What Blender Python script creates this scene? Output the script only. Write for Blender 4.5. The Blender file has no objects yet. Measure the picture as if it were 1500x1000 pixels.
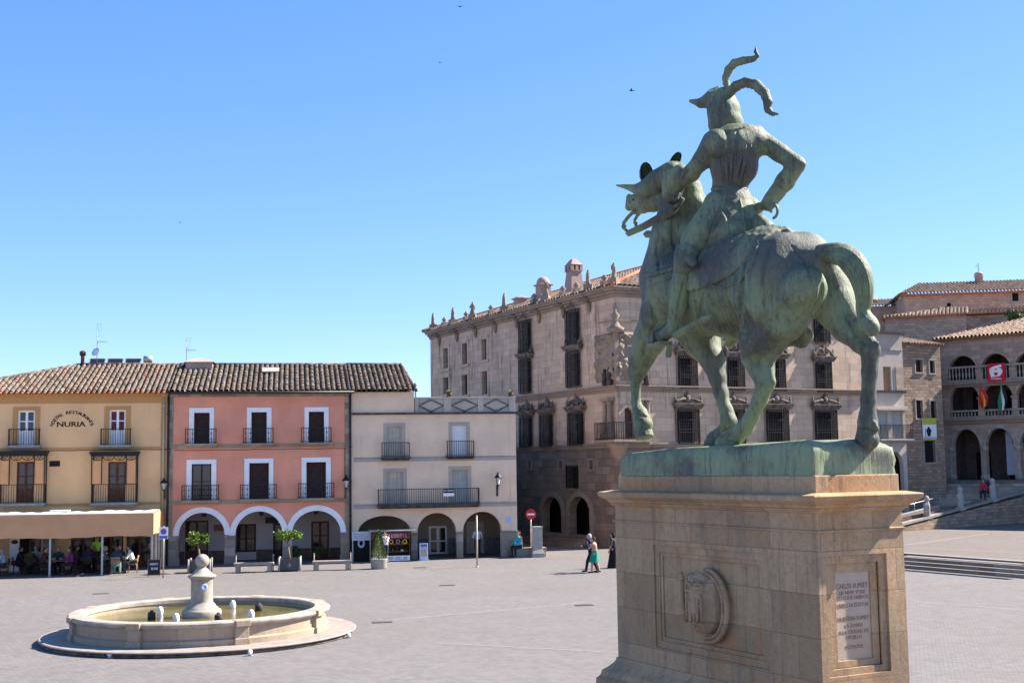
import bpy, bmesh, math, random
import numpy as np
from mathutils import Vector, Matrix
from mathutils.geometry import delaunay_2d_cdt
from mathutils.bvhtree import BVHTree

random.seed(11)
RNG = np.random.default_rng(5)
S = bpy.context.scene
COL = S.collection
PI = math.pi
rad = math.radians

# ------------------------------------------------------------------ survey helpers
FOC = 1850.0
ROLL = 0.015
PITCH = rad(5.7)
CAM = np.array([0.0, 0.0, 5.0])
_F = np.array([0, math.cos(PITCH), math.sin(PITCH)])
_U0 = np.array([0, -math.sin(PITCH), math.cos(PITCH)])
_R0 = np.array([1.0, 0, 0])
_R = math.cos(ROLL) * _R0 - math.sin(ROLL) * _U0
_U = math.sin(ROLL) * _R0 + math.cos(ROLL) * _U0

def ray(px, py):
    return _F * FOC + _R * (px - 750) - _U * (py - 500)

def ground(px, py, z=0.0):
    d = ray(px, py)
    return CAM + d * ((z - 5.0) / d[2])

def at_depth(px, py, Y):
    d = ray(px, py)
    return CAM + d * (Y / d[1])

class Frame:
    """A survey frame on the plaza: x along a facade, y inward, z up."""
    def __init__(s, O, deg):
        s.O = np.array([O[0], O[1], O[2]], float)
        t = rad(deg); s.a = t
        s.x = np.array([math.cos(t), math.sin(t), 0]); s.y = np.array([-math.sin(t), math.cos(t), 0])
    def loc(s, P):
        q = P - s.O
        return np.array([q @ s.x, q @ s.y, q[2]])
    def wld(s, x, y, z):
        return s.O + s.x * x + s.y * y + np.array([0, 0, z])
    def fx(s, px, py, y=0.0):
        d = ray(px, py); o = s.wld(0, y, 0)
        return s.loc(CAM + d * (((o - CAM) @ s.y) / (d @ s.y)))
    def fy(s, px, py, x=0.0):
        d = ray(px, py); o = s.wld(x, 0, 0)
        return s.loc(CAM + d * (((o - CAM) @ s.x) / (d @ s.x)))
    def rect(s, x0, y0, x1, y1, y=0.0):
        """bounds on the facade plane of a rectangle -> x0,x1,z0,z1"""
        ym, xm = (y0 + y1) / 2, (x0 + x1) / 2
        return (s.fx(x0, ym, y)[0], s.fx(x1, ym, y)[0], s.fx(xm, y1, y)[2], s.fx(xm, y0, y)[2])
    def recty(s, x0, y0, x1, y1, x=0.0):
        ym, xm = (y0 + y1) / 2, (x0 + x1) / 2
        return (s.fy(x1, ym, x)[1], s.fy(x0, ym, x)[1], s.fy(xm, y1, x)[2], s.fy(xm, y0, x)[2])

# ------------------------------------------------------------------ objects
OFF = {}
def tag(o, label=None, cat=None, group=None, kind=None):
    if label: o['label'] = label
    if cat: o['category'] = cat
    if group: o['group'] = group
    if kind: o['kind'] = kind
    return o

def thing(name, label, cat, frame=None, at=(0, 0, 0), rotz=None, group=None):
    o = bpy.data.objects.new(name, None)
    o.empty_display_size = 0.3
    COL.objects.link(o)
    if frame is not None:
        o.location = Vector(frame.wld(*at))
        o.rotation_euler = (0, 0, frame.a if rotz is None else rotz)
        OFF[o.name] = np.array(at, float)
    else:
        o.location = Vector(at)
        o.rotation_euler = (0, 0, rotz or 0)
    return tag(o, label, cat, group)

def root_of(o):
    while o.parent is not None: o = o.parent
    return o

def copy_tree(o, parent=None):
    c = o.copy(); COL.objects.link(c)
    if parent is not None: c.parent = parent
    for ch in [k for k in o.children]:
        copy_tree(ch, c)
    return c

class MB:
    """collects polygons and links them as one mesh object"""
    def __init__(s):
        s.v = []; s.f = []; s.m = []; s.sm = []
    def add(s, vs, fs, mi=0, smooth=False, M=None):
        b = len(s.v)
        for p in vs:
            if M is not None: p = M @ Vector(p)
            s.v.append((float(p[0]), float(p[1]), float(p[2])))
        for f in fs:
            s.f.append([b + i for i in f]); s.m.append(mi); s.sm.append(smooth)
    def box(s, x0, x1, y0, y1, z0, z1, mi=0, M=None):
        if x0 > x1: x0, x1 = x1, x0
        if y0 > y1: y0, y1 = y1, y0
        if z0 > z1: z0, z1 = z1, z0
        s.add([(x0,y0,z0),(x1,y0,z0),(x1,y1,z0),(x0,y1,z0),(x0,y0,z1),(x1,y0,z1),(x1,y1,z1),(x0,y1,z1)],
              [(0,3,2,1),(4,5,6,7),(0,1,5,4),(1,2,6,5),(2,3,7,6),(3,0,4,7)], mi, False, M)
    def frustum(s, b, t, mi=0):
        """b=(x0,x1,y0,y1,z) t=(x0,x1,y0,y1,z)"""
        x0,x1,y0,y1,z0 = b; X0,X1,Y0,Y1,z1 = t
        s.add([(x0,y0,z0),(x1,y0,z0),(x1,y1,z0),(x0,y1,z0),(X0,Y0,z1),(X1,Y0,z1),(X1,Y1,z1),(X0,Y1,z1)],
              [(0,3,2,1),(4,5,6,7),(0,1,5,4),(1,2,6,5),(2,3,7,6),(3,0,4,7)], mi)
    def rloft(s, x0, x1, y0, y1, prof, mi=0, cap=True):
        """rectangle swept up a moulding profile [(offset, z)...]"""
        n = len(prof); vs = []
        for o, z in prof:
            vs += [(x0-o,y0-o,z),(x1+o,y0-o,z),(x1+o,y1+o,z),(x0-o,y1+o,z)]
        fs = []
        for i in range(n-1):
            for k in range(4):
                fs.append((4*i+k, 4*i+(k+1)%4, 4*i+4+(k+1)%4, 4*i+4+k))
        if cap: fs += [(3,2,1,0), tuple(4*(n-1)+k for k in range(4))]
        s.add(vs, fs, mi)
    def bar(s, p, q, w, h=None, mi=0, up=(0,0,1)):
        h = h or w
        p = Vector(p); q = Vector(q); d = (q-p)
        if d.length < 1e-6: return
        d.normalize(); u = Vector(up)
        if abs(d.dot(u)) > 0.98: u = Vector((0,1,0))
        a = d.cross(u).normalized(); b = a.cross(d).normalized()
        vs = []
        for c in (p, q):
            for sa, sb in ((-1,-1),(1,-1),(1,1),(-1,1)):
                vs.append(c + a*(sa*w/2) + b*(sb*h/2))
        s.add(vs, [(0,1,2,3),(7,6,5,4),(0,4,5,1),(1,5,6,2),(2,6,7,3),(3,7,4,0)], mi)
    def tube(s, pts, r, n=8, mi=0, smooth=True, cap=True):
        pts = [Vector(p) for p in pts]; m = len(pts)
        rs = r if hasattr(r, '__len__') else [r]*m
        ref = None; vs = []
        for i in range(m):
            d = (pts[min(i+1,m-1)] - pts[max(i-1,0)])
            if d.length < 1e-9: d = Vector((0,0,1))
            d.normalize()
            if ref is None:
                ref = Vector((0,0,1)) if abs(d.z) < 0.9 else Vector((1,0,0))
            a = (ref - d*ref.dot(d))
            if a.length < 1e-6: a = d.orthogonal()
            a.normalize(); ref = a; b = d.cross(a)
            for k in range(n):
                t = 2*PI*k/n
                vs.append(pts[i] + (a*math.cos(t) + b*math.sin(t))*rs[i])
        fs = []
        for i in range(m-1):
            for k in range(n):
                fs.append((n*i+k, n*i+(k+1)%n, n*i+n+(k+1)%n, n*i+n+k))
        if cap: fs += [tuple(range(n-1,-1,-1)), tuple(n*(m-1)+k for k in range(n))]
        s.add(vs, fs, mi, smooth)
    def lathe(s, prof, c=(0,0,0), n=24, mi=0, smooth=True, sq=(1,1)):
        vs = []; fs = []; m = len(prof)
        for r, z in prof:
            for k in range(n):
                t = 2*PI*k/n
                vs.append((c[0]+r*math.cos(t)*sq[0], c[1]+r*math.sin(t)*sq[1], c[2]+z))
        for i in range(m-1):
            for k in range(n):
                fs.append((n*i+k, n*i+(k+1)%n, n*i+n+(k+1)%n, n*i+n+k))
        fs += [tuple(range(n-1,-1,-1)), tuple(n*(m-1)+k for k in range(n))]
        s.add(vs, fs, mi, smooth)
    def prism(s, poly, y0, y1, mi=0, M=None):
        """polygon in (x,z) extruded along y; wound either way"""
        area = sum(poly[i][0]*poly[(i+1)%len(poly)][1]-poly[(i+1)%len(poly)][0]*poly[i][1] for i in range(len(poly)))
        if area < 0: poly = poly[::-1]
        n = len(poly)
        vs = [(x,y0,z) for x,z in poly] + [(x,y1,z) for x,z in poly]
        fs = [tuple(range(n)), tuple(range(2*n-1,n-1,-1))]
        for i in range(n):
            j = (i+1)%n
            fs.append((j, i, n+i, n+j))
        s.add(vs, fs, mi, False, M)
    def ring(s, inner, outer, y0, y1, mi=0):
        """strip between two open polylines of equal length in (x,z)"""
        n = len(inner); vs = []
        for y in (y0, y1):
            vs += [(x,y,z) for x,z in inner] + [(x,y,z) for x,z in outer]
        fs = []
        for i in range(n-1):
            fs.append((i, i+1, n+i+1, n+i)); fs.append((2*n+i, 3*n+i, 3*n+i+1, 2*n+i+1))
            fs.append((n+i, n+i+1, 3*n+i+1, 3*n+i)); fs.append((i+1, i, 2*n+i, 2*n+i+1))
        fs.append((0, n, 3*n, 2*n)); fs.append((n-1, 3*n-1, 4*n-1, 2*n-1))
        s.add(vs, fs, mi)
    def panel(s, outer, holes, y0, y1, mi=0, M=None, zskip=None):
        """wall slab in the xz plane with openings cut through"""
        pts = []; edges = []
        for lp in [outer] + holes:
            b = len(pts); pts += [Vector((p[0], p[1])) for p in lp]
            edges += [(b+i, b+(i+1) % len(lp)) for i in range(len(lp))]
        V, E, Fc, *_ = delaunay_2d_cdt(pts, edges, [], 0, 1e-5)
        def inside(p, lp):
            c = False; j = len(lp)-1
            for i in range(len(lp)):
                if (lp[i][1] > p[1]) != (lp[j][1] > p[1]) and p[0] < (lp[j][0]-lp[i][0])*(p[1]-lp[i][1])/(lp[j][1]-lp[i][1])+lp[i][0]:
                    c = not c
                j = i
            return c
        fs = []
        for f in Fc:
            cx = sum(V[i][0] for i in f)/len(f); cz = sum(V[i][1] for i in f)/len(f)
            if inside((cx,cz), outer) and not any(inside((cx,cz), h) for h in holes):
                a = sum(V[f[i]][0]*V[f[(i+1)%len(f)]][1]-V[f[(i+1)%len(f)]][0]*V[f[i]][1] for i in range(len(f)))
                fs.append(tuple(f) if a > 0 else tuple(f[::-1]))
        n = len(V)
        vs = [(v[0],y0,v[1]) for v in V] + [(v[0],y1,v[1]) for v in V]
        FF = fs + [tuple(n+i for i in f[::-1]) for f in fs]
        cnt = {}
        for f in fs:
            for i in range(len(f)):
                cnt[(f[i], f[(i+1) % len(f)])] = 1
        for (a, b) in cnt:
            if (b, a) not in cnt:
                if zskip is not None and V[a][1] < zskip and V[b][1] < zskip: continue
                FF.append((b, a, n+a, n+b))
        s.add(vs, FF, mi, False, M)
    def build(s, name, mats, parent=None, bevel=0, off=None, auto=False):
        me = bpy.data.meshes.new(name)
        v = np.array(s.v, float).reshape(-1, 3)
        if parent is not None:
            o0 = OFF.get(root_of(parent).name)
            if o0 is not None and off is None: v = v - o0
        if off is not None: v = v - np.array(off)
        me.from_pydata(v.tolist(), [], s.f)
        if not isinstance(mats, (list, tuple)): mats = [mats]
        for m in mats: me.materials.append(m)
        me.polygons.foreach_set('material_index', s.m)
        me.polygons.foreach_set('use_smooth', s.sm)
        me.update()
        o = bpy.data.objects.new(name, me); COL.objects.link(o)
        if parent is not None: o.parent = parent
        if bevel:
            b = o.modifiers.new('bevel', 'BEVEL'); b.width = bevel; b.segments = 2
            b.limit_method = 'ANGLE'; b.angle_limit = rad(35)
        return o

def arch_poly(x0, x1, zb, zs, ztop=None, n=20):
    r = (x1-x0)/2; h = (ztop-zs) if ztop else r; c = (x0+x1)/2
    return [(x0, zb)] + [(c - r*math.cos(PI*i/n), zs + h*math.sin(PI*i/n)) for i in range(n+1)] + [(x1, zb)]

def rect_poly(x0, x1, z0, z1):
    return [(x0,z0),(x1,z0),(x1,z1),(x0,z1)]

def text_mesh(body, size, mat, name, parent, loc, rot, extrude=0.004, align='CENTER', sx=1.0):
    cu = bpy.data.curves.new('txt', 'FONT'); cu.body = body; cu.size = size
    cu.align_x = align; cu.align_y = 'CENTER'; cu.extrude = extrude; cu.resolution_u = 2
    t = bpy.data.objects.new('txt', cu); COL.objects.link(t)
    bpy.context.view_layer.update()
    me = bpy.data.meshes.new_from_object(t.evaluated_get(bpy.context.evaluated_depsgraph_get()))
    bpy.data.objects.remove(t)
    me.transform(Matrix.Diagonal((sx, 1, 1, 1)))
    me.transform(Matrix.Translation(Vector(loc)) @ rot.to_4x4())
    me.materials.clear(); me.materials.append(mat)
    return me

def join_meshes(name, mes, mat, parent=None):
    V = []; Fs = []
    for me in mes:
        b = len(V); V += [tuple(v.co) for v in me.vertices]
        Fs += [[b+i for i in p.vertices] for p in me.polygons]
    mb = MB(); mb.v = V; mb.f = Fs; mb.m = [0]*len(Fs); mb.sm = [False]*len(Fs)
    return mb.build(name, mat, parent, off=(0,0,0))

# ------------------------------------------------------------------ organic surfaces: smooth union of round cones -> surface nets
def sdf_field(prims, res, k, pad=0.12):
    lo = np.full(3, 1e9); hi = np.full(3, -1e9)
    for p in prims:
        if p[0] == 'c':
            a, b, ra, rb = p[1:5]; r = max(ra, rb)
            lo = np.minimum(lo, np.minimum(a, b)-r); hi = np.maximum(hi, np.maximum(a, b)+r)
        elif p[0] == 'e':
            r = max(p[2]); lo = np.minimum(lo, np.array(p[1])-r); hi = np.maximum(hi, np.array(p[1])+r)
    lo = lo-pad; hi = hi+pad
    n = np.ceil((hi-lo)/res).astype(int)+1
    ax = [lo[i]+res*np.arange(n[i]) for i in range(3)]
    Fd = np.full(n, 9.0, np.float32)
    for p in prims:
        kk = k; sub = False
        if p[0] in ('c', 's'):
            a, b, ra, rb = np.array(p[1], float), np.array(p[2], float), p[3], p[4]
            if len(p) > 5 and p[5] is not None: kk = p[5]
            r = max(ra, rb); l = np.minimum(a, b)-r; h = np.maximum(a, b)+r; sub = p[0] == 's'
        else:
            c = np.array(p[1], float); r = max(p[2]); l = c-r; h = c+r
            if len(p) > 4 and p[4] is not None: kk = p[4]
        m = kk+2*res
        i0 = np.maximum(np.floor((l-m-lo)/res).astype(int), 0); i1 = np.minimum(np.ceil((h+m-lo)/res).astype(int)+1, n)
        if (i1 <= i0).any(): continue
        X = ax[0][i0[0]:i1[0]][:,None,None]; Y = ax[1][i0[1]:i1[1]][None,:,None]; Z = ax[2][i0[2]:i1[2]][None,None,:]
        if p[0] in ('c', 's'):
            d = b-a; L2 = max(d@d, 1e-12)
            t = np.clip(((X-a[0])*d[0]+(Y-a[1])*d[1]+(Z-a[2])*d[2])/L2, 0, 1)
            D = np.sqrt((X-a[0]-t*d[0])**2+(Y-a[1]-t*d[1])**2+(Z-a[2]-t*d[2])**2)-(ra+(rb-ra)*t)
        else:
            Q = np.array(p[3], float) if len(p) > 3 and p[3] is not None else np.eye(3)
            rr = p[2]; q = [(X-c[0])*Q[i][0]+(Y-c[1])*Q[i][1]+(Z-c[2])*Q[i][2] for i in range(3)]
            k0 = np.sqrt(sum((q[i]/rr[i])**2 for i in range(3)))
            k1 = np.sqrt(sum((q[i]/rr[i]**2)**2 for i in range(3)))+1e-9
            D = k0*(k0-1)/k1
        sl = (slice(i0[0], i1[0]), slice(i0[1], i1[1]), slice(i0[2], i1[2]))
        A = Fd[sl]
        if sub:
            D = -D
            Fd[sl] = np.maximum(A, D)
        else:
            h_ = np.clip(0.5+0.5*(D-A)/kk, 0, 1)
            Fd[sl] = D+(A-D)*h_-kk*h_*(1-h_)
    return Fd, ax

def surface_nets(Fd, ax):
    lo = np.array([a[0] for a in ax]); res = ax[0][1]-ax[0][0]
    s = Fd < 0
    c = s[:-1,:-1,:-1].astype(np.int8)
    cnt = np.zeros(tuple(np.array(Fd.shape)-1), np.int8)
    for dx in (0,1):
        for dy in (0,1):
            for dz in (0,1):
                cnt += s[dx:s.shape[0]-1+dx, dy:s.shape[1]-1+dy, dz:s.shape[2]-1+dz]
    act = (cnt > 0) & (cnt < 8)
    idx = np.full(act.shape, -1, np.int64); I = np.argwhere(act); idx[act] = np.arange(len(I))
    P = np.zeros((len(I), 3)); W = np.zeros(len(I))
    corners = [(0,0,0),(1,0,0),(0,1,0),(1,1,0),(0,0,1),(1,0,1),(0,1,1),(1,1,1)]
    val = [Fd[I[:,0]+a, I[:,1]+b, I[:,2]+d] for a,b,d in corners]
    for i in range(8):
        for j in range(i+1, 8):
            ci, cj = np.array(corners[i]), np.array(corners[j])
            if abs(ci-cj).sum() != 1: continue
            m = (val[i] < 0) != (val[j] < 0)
            den = np.where(m, val[i]-val[j], 1.0); t = np.clip(val[i]/den, 0, 1)
            P += np.where(m[:,None], ci+(cj-ci)*t[:,None], 0); W += m
    P = lo+res*(I+P/W[:,None])
    quads = []
    for axn in range(3):
        sh = [slice(None)]*3; sh2 = [slice(None)]*3
        sh[axn] = slice(0,-1); sh2[axn] = slice(1,None)
        a = s[tuple(sh)]; b = s[tuple(sh2)]
        E = np.argwhere(a != b); fl = a[tuple(E.T)]
        u, v = [(1,2),(2,0),(0,1)][axn]
        ok = (E[:,u] > 0) & (E[:,v] > 0) & (E[:,u] < Fd.shape[u]-1) & (E[:,v] < Fd.shape[v]-1)
        E = E[ok]; fl = fl[ok]
        def g(du, dv):
            Q = E.copy(); Q[:,u] -= du; Q[:,v] -= dv
            return idx[tuple(Q.T)]
        q = np.stack([g(1,1), g(0,1), g(0,0), g(1,0)], 1)
        q[~fl] = q[~fl][:, ::-1]
        quads.append(q)
    return P, np.concatenate(quads)

def blob(prims, res, k, name, mat, parent=None, post=None, loc=None):
    Fd, ax = sdf_field(prims, res, k)
    if post is not None: Fd = post(Fd, ax)
    P, Q = surface_nets(Fd, ax)
    me = bpy.data.meshes.new(name)
    me.vertices.add(len(P)); me.vertices.foreach_set('co', P.astype(np.float32).ravel())
    me.loops.add(4*len(Q)); me.loops.foreach_set('vertex_index', Q.astype(np.int32).ravel())
    me.polygons.add(len(Q)); me.polygons.foreach_set('loop_start', np.arange(0, 4*len(Q), 4, dtype=np.int32))
    me.polygons.foreach_set('use_smooth', np.ones(len(Q), bool))
    me.update(); me.validate()
    me.materials.append(mat)
    o = bpy.data.objects.new(name, me); COL.objects.link(o)
    if parent is not None: o.parent = parent
    return o
# ------------------------------------------------------------------ materials
class NT:
    def __init__(s, name):
        s.mat = bpy.data.materials.new(name); s.mat.use_nodes = True
        s.t = s.mat.node_tree; s.n = s.t.nodes; s.b = s.n['Principled BSDF']; s.tc = None
    def coord(s, kind='Object'):
        if s.tc is None: s.tc = s.n.new('ShaderNodeTexCoord')
        return s.tc.outputs[kind]
    def L(s, a, b): s.t.links.new(a, b)
    def mapped(s, scale, kind='Object', rot=(0,0,0)):
        m = s.n.new('ShaderNodeMapping'); m.inputs['Scale'].default_value = scale
        m.inputs['Rotation'].default_value = rot
        s.L(s.coord(kind), m.inputs[0]); return m.outputs[0]
    def noise(s, scale, detail=4, rough=0.6, stretch=(1,1,1), dist=0.0):
        x = s.n.new('ShaderNodeTexNoise'); x.inputs['Scale'].default_value = scale
        x.inputs['Detail'].default_value = detail; x.inputs['Roughness'].default_value = rough
        x.inputs['Distortion'].default_value = dist
        s.L(s.mapped(stretch), x.inputs['Vector']); return x.outputs['Fac']
    def voronoi(s, scale, stretch=(1,1,1), feature='F1', out='Distance'):
        x = s.n.new('ShaderNodeTexVoronoi'); x.feature = feature; x.inputs['Scale'].default_value = scale
        s.L(s.mapped(stretch), x.inputs['Vector']); return x.outputs[out]
    def ramp(s, fac, lo, hi):
        r = s.n.new('ShaderNodeMapRange'); r.inputs['From Min'].default_value = lo; r.inputs['From Max'].default_value = hi
        r.interpolation_type = 'SMOOTHSTEP'
        s.L(fac, r.inputs['Value']); return r.outputs[0]
    def math(s, op, a, b=None):
        m = s.n.new('ShaderNodeMath'); m.operation = op
        for i, v in enumerate((a, b)):
            if v is None: continue
            if isinstance(v, (int, float)): m.inputs[i].default_value = v
            else: s.L(v, m.inputs[i])
        return m.outputs[0]
    def mix(s, fac, a, b, mode='MIX'):
        m = s.n.new('ShaderNodeMix'); m.data_type = 'RGBA'; m.blend_type = mode
        for i, v in ((0, fac), (6, a), (7, b)):
            if isinstance(v, (int, float)): m.inputs[i].default_value = v
            elif isinstance(v, tuple): m.inputs[i].default_value = (*v, 1) if len(v) == 3 else v
            else: s.L(v, m.inputs[i])
        return m.outputs[2]
    def bump(s, h, strength, dist=0.02, prev=None):
        b = s.n.new('ShaderNodeBump'); b.inputs['Strength'].default_value = strength; b.inputs['Distance'].default_value = dist
        s.L(h, b.inputs['Height'])
        if prev is not None: s.L(prev, b.inputs['Normal'])
        return b.outputs[0]
    def xyz(s, v=None):
        x = s.n.new('ShaderNodeSeparateXYZ'); s.L(v if v is not None else s.coord(), x.inputs[0]); return x.outputs
    def comb(s, x, y, z=0.0):
        c = s.n.new('ShaderNodeCombineXYZ')
        for i, v in enumerate((x, y, z)):
            if isinstance(v, (int, float)): c.inputs[i].default_value = v
            else: s.L(v, c.inputs[i])
        return c.outputs[0]
    def done(s, color, rough=0.8, normal=None, metal=0.0, spec=0.3):
        if isinstance(color, tuple): s.b.inputs['Base Color'].default_value = (*color, 1)
        else: s.L(color, s.b.inputs['Base Color'])
        if isinstance(rough, (int, float)): s.b.inputs['Roughness'].default_value = rough
        else: s.L(rough, s.b.inputs['Roughness'])
        s.b.inputs['Metallic'].default_value = metal
        s.b.inputs['Specular IOR Level'].default_value = spec
        if normal is not None: s.L(normal, s.b.inputs['Normal'])
        return s.mat

def tint(c, k): return tuple(min(1.0, v*k) for v in c)

def plain(name, c, rough=0.6, var=0.18, scale=6.0, metal=0.0, spec=0.3, bump=0.0):
    t = NT(name)
    col = t.mix(t.ramp(t.noise(scale, 5), 0.3, 0.7), tint(c, 1-var), tint(c, 1+var))
    nb = t.bump(t.noise(scale*6, 4), bump, 0.01) if bump else None
    return t.done(col, rough, nb, metal, spec)

def plaster(name, c, dirt=(0.22,0.18,0.15), amount=0.35, patch=0.12):
    t = NT(name)
    col = t.mix(t.ramp(t.noise(0.5, 5, 0.6), 0.3, 0.7), tint(c, 1-patch), tint(c, 1+patch*0.6))
    col = t.mix(t.math('MULTIPLY', t.ramp(t.noise(3.0, 6, 0.7), 0.45, 0.8), 0.25), col, tint(c, 0.75))
    st = t.noise(1.6, 6, 0.7, (2.4, 2.4, 0.16))
    col = t.mix(t.math('MULTIPLY', t.ramp(st, 0.56, 0.82), amount), col, dirt)
    n = t.bump(t.noise(28, 5, 0.7), 0.25, 0.01, t.bump(t.noise(1.8, 3), 0.3, 0.03))
    return t.done(col, 0.9, n, 0, 0.15)

def ashlar(name, c, bw, bh, mortar=0.012, var=0.35, stain=(0.06,0.05,0.045), amount=0.5, warm=(0.34,0.22,0.12), offset=0.5, jointcol=None, bumps=0.5, grit=1.0, green=0.0, st=(0.55, 0.8)):
    """coursed stone: x+y across, z up, so the joints run round corners"""
    t = NT(name)
    x, y, z = t.xyz()
    wob = t.math('MULTIPLY', t.math('SUBTRACT', t.noise(0.9, 2), 0.5), 0.05)
    v = t.comb(t.math('ADD', t.math('ADD', x, y), wob), t.math('ADD', z, wob))
    br = t.n.new('ShaderNodeTexBrick'); br.offset = offset
    br.inputs['Scale'].default_value = 1.0; br.inputs['Brick Width'].default_value = bw; br.inputs['Row Height'].default_value = bh
    br.inputs['Mortar Size'].default_value = mortar; br.inputs['Mortar Smooth'].default_value = 0.4; br.inputs['Bias'].default_value = 0.0
    br.inputs['Color1'].default_value = (*tint(c, 1-var), 1); br.inputs['Color2'].default_value = (*tint(c, 1+var*0.6), 1)
    br.inputs['Mortar'].default_value = (*(jointcol or tint(c, 0.55)), 1)
    t.L(v, br.inputs['Vector'])
    col = t.mix(t.math('MULTIPLY', t.ramp(t.noise(0.7, 4), 0.4, 0.75), 0.45), br.outputs['Color'], warm)
    col = t.mix(t.math('MULTIPLY', t.ramp(t.noise(7, 6, 0.7), 0.4, 0.75), 0.35), col, tint(c, 0.6))
    sn = t.noise(1.3, 6, 0.7, (1.8, 1.8, 0.2))
    col = t.mix(t.math('MULTIPLY', t.ramp(sn, *st), amount), col, stain)
    if green: col = t.mix(t.math('MULTIPLY', t.ramp(t.noise(0.8, 6, 0.75, (1.3, 1.3, 0.35)), 0.52, 0.75), green), col, (0.26,0.30,0.19))
    n = t.bump(br.outputs['Fac'], bumps, -0.02)
    n = t.bump(t.noise(5, 5, 0.7), 0.35*grit, 0.03, n)
    n = t.bump(t.noise(40, 4, 0.7), 0.35*grit, 0.008, n)
    return t.done(col, 0.9, n, 0, 0.2)

def roof_mat(name, cols, pitch=0.27, row=0.38, moss=(0.035,0.033,0.025), mossy=0.4):
    t = NT(name)
    x, y, z = t.xyz()
    cell = t.comb(t.math('FLOOR', t.math('DIVIDE', x, pitch)), t.math('FLOOR', t.math('DIVIDE', y, row)))
    wn = t.n.new('ShaderNodeTexWhiteNoise'); wn.noise_dimensions = '3D'; t.L(cell, wn.inputs['Vector'])
    cr = t.n.new('ShaderNodeValToRGB'); e = cr.color_ramp.elements
    while len(e) < len(cols): e.new(0.5)
    for i, c in enumerate(cols):
        e[i].position = i/(len(cols)-1); e[i].color = (*c, 1)
    t.L(wn.outputs['Value'], cr.inputs[0])
    col = t.mix(t.math('MULTIPLY', t.ramp(t.noise(2.2, 6, 0.75), 0.45, 0.7), mossy), cr.outputs[0], moss)
    col = t.mix(t.math('MULTIPLY', t.ramp(t.noise(16, 5, 0.7), 0.5, 0.75), 0.35), col, (0.5,0.45,0.36))
    n = t.bump(t.noise(25, 5, 0.7), 0.5, 0.012)
    return t.done(col, 0.92, n, 0, 0.15)

def bronze_mat(name, k=1.0, streak=1.0, spots=()):
    t = NT(name)
    green = tint((0.225, 0.255, 0.15), k); dark = tint((0.062, 0.053, 0.055), k); pale = tint((0.36, 0.42, 0.33), k)
    col = t.mix(t.math('MULTIPLY', t.ramp(t.noise(0.9, 7, 0.68), 0.42, 0.62), 0.85), green, dark)
    st = t.noise(3.0, 7, 0.72, (2.6, 2.6, 0.3))
    col = t.mix(t.math('MULTIPLY', t.ramp(st, 0.5, 0.7), 0.6), col, tint((0.22, 0.225, 0.09), k))
    col = t.mix(t.math('MULTIPLY', t.ramp(t.noise(6.0, 7, 0.75, (2.4, 2.4, 0.13)), 0.5, 0.66), 0.7), col, tint(dark, 1.1))
    col = t.mix(t.math('MULTIPLY', t.ramp(t.noise(5, 7, 0.75, (1.5, 1.5, 0.5)), 0.56, 0.72), 0.5), col, pale)
    for c, r in spots:            # darker, purplish areas of the patina
        v = t.n.new('ShaderNodeVectorMath'); v.operation = 'DISTANCE'; t.L(t.coord(), v.inputs[0]); v.inputs[1].default_value = tuple(c)
        d = t.math('ADD', t.math('DIVIDE', v.outputs['Value'], r), t.math('MULTIPLY', t.math('SUBTRACT', t.noise(2.6, 7, 0.75), 0.5), 1.6))
        col = t.mix(t.math('MULTIPLY', t.ramp(d, 1.1, 0.5), 0.75), col, tint((0.10, 0.082, 0.085), k))
    col = t.mix(t.math('MULTIPLY', t.ramp(t.noise(45, 4, 0.7), 0.5, 0.72), 0.3), col, pale)
    col = t.mix(1.0, col, (0.90, 0.95, 0.91), 'MULTIPLY')
    n = t.bump(t.noise(7, 6, 0.7, (2.4, 2.4, 0.22)), 0.75*streak, 0.03)
    n = t.bump(t.noise(22, 4, 0.6, (2.4, 2.4, 0.12)), 0.7*streak, 0.014, n)
    n = t.bump(t.noise(60, 4, 0.7), 0.35, 0.006, n)
    return t.done(col, 0.55, n, 0.0, 0.25)

def paving(name, c, w=0.22, h=0.11, rot=0.3, var=0.16):
    t = NT(name)
    m = t.mapped((1,1,1), 'Object', (0,0,rot))
    br = t.n.new('ShaderNodeTexBrick'); br.offset = 0.5
    br.inputs['Scale'].default_value = 1.0; br.inputs['Brick Width'].default_value = w; br.inputs['Row Height'].default_value = h
    br.inputs['Mortar Size'].default_value = 0.008; br.inputs['Mortar Smooth'].default_value = 0.3
    br.inputs['Color1'].default_value = (*tint(c, 1-var), 1); br.inputs['Color2'].default_value = (*tint(c, 1+var), 1)
    br.inputs['Mortar'].default_value = (*tint(c, 0.66), 1)
    t.L(m, br.inputs['Vector'])
    col = t.mix(t.math('MULTIPLY', t.ramp(t.noise(0.09, 6, 0.65), 0.35, 0.7), 0.4), br.outputs['Color'], tint((c[0]*1.04, c[1]*0.97, c[2]*0.93), 0.78))
    col = t.mix(t.math('MULTIPLY', t.ramp(t.noise(0.5, 6, 0.7), 0.45, 0.75), 0.3), col, tint(c, 1.25))
    col = t.mix(t.math('MULTIPLY', t.ramp(t.noise(1.6, 6, 0.75), 0.56, 0.78), 0.45), col, tint(c, 0.55))
    col = t.mix(t.math('MULTIPLY', t.ramp(t.noise(9, 5, 0.75), 0.4, 0.75), 0.4), col, tint(c, 0.72))
    n = t.bump(br.outputs['Fac'], 0.5, -0.012)
    n = t.bump(t.noise(14, 5, 0.7), 0.4, 0.012, n)
    return t.done(col, 0.85, n, 0, 0.2)

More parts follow.
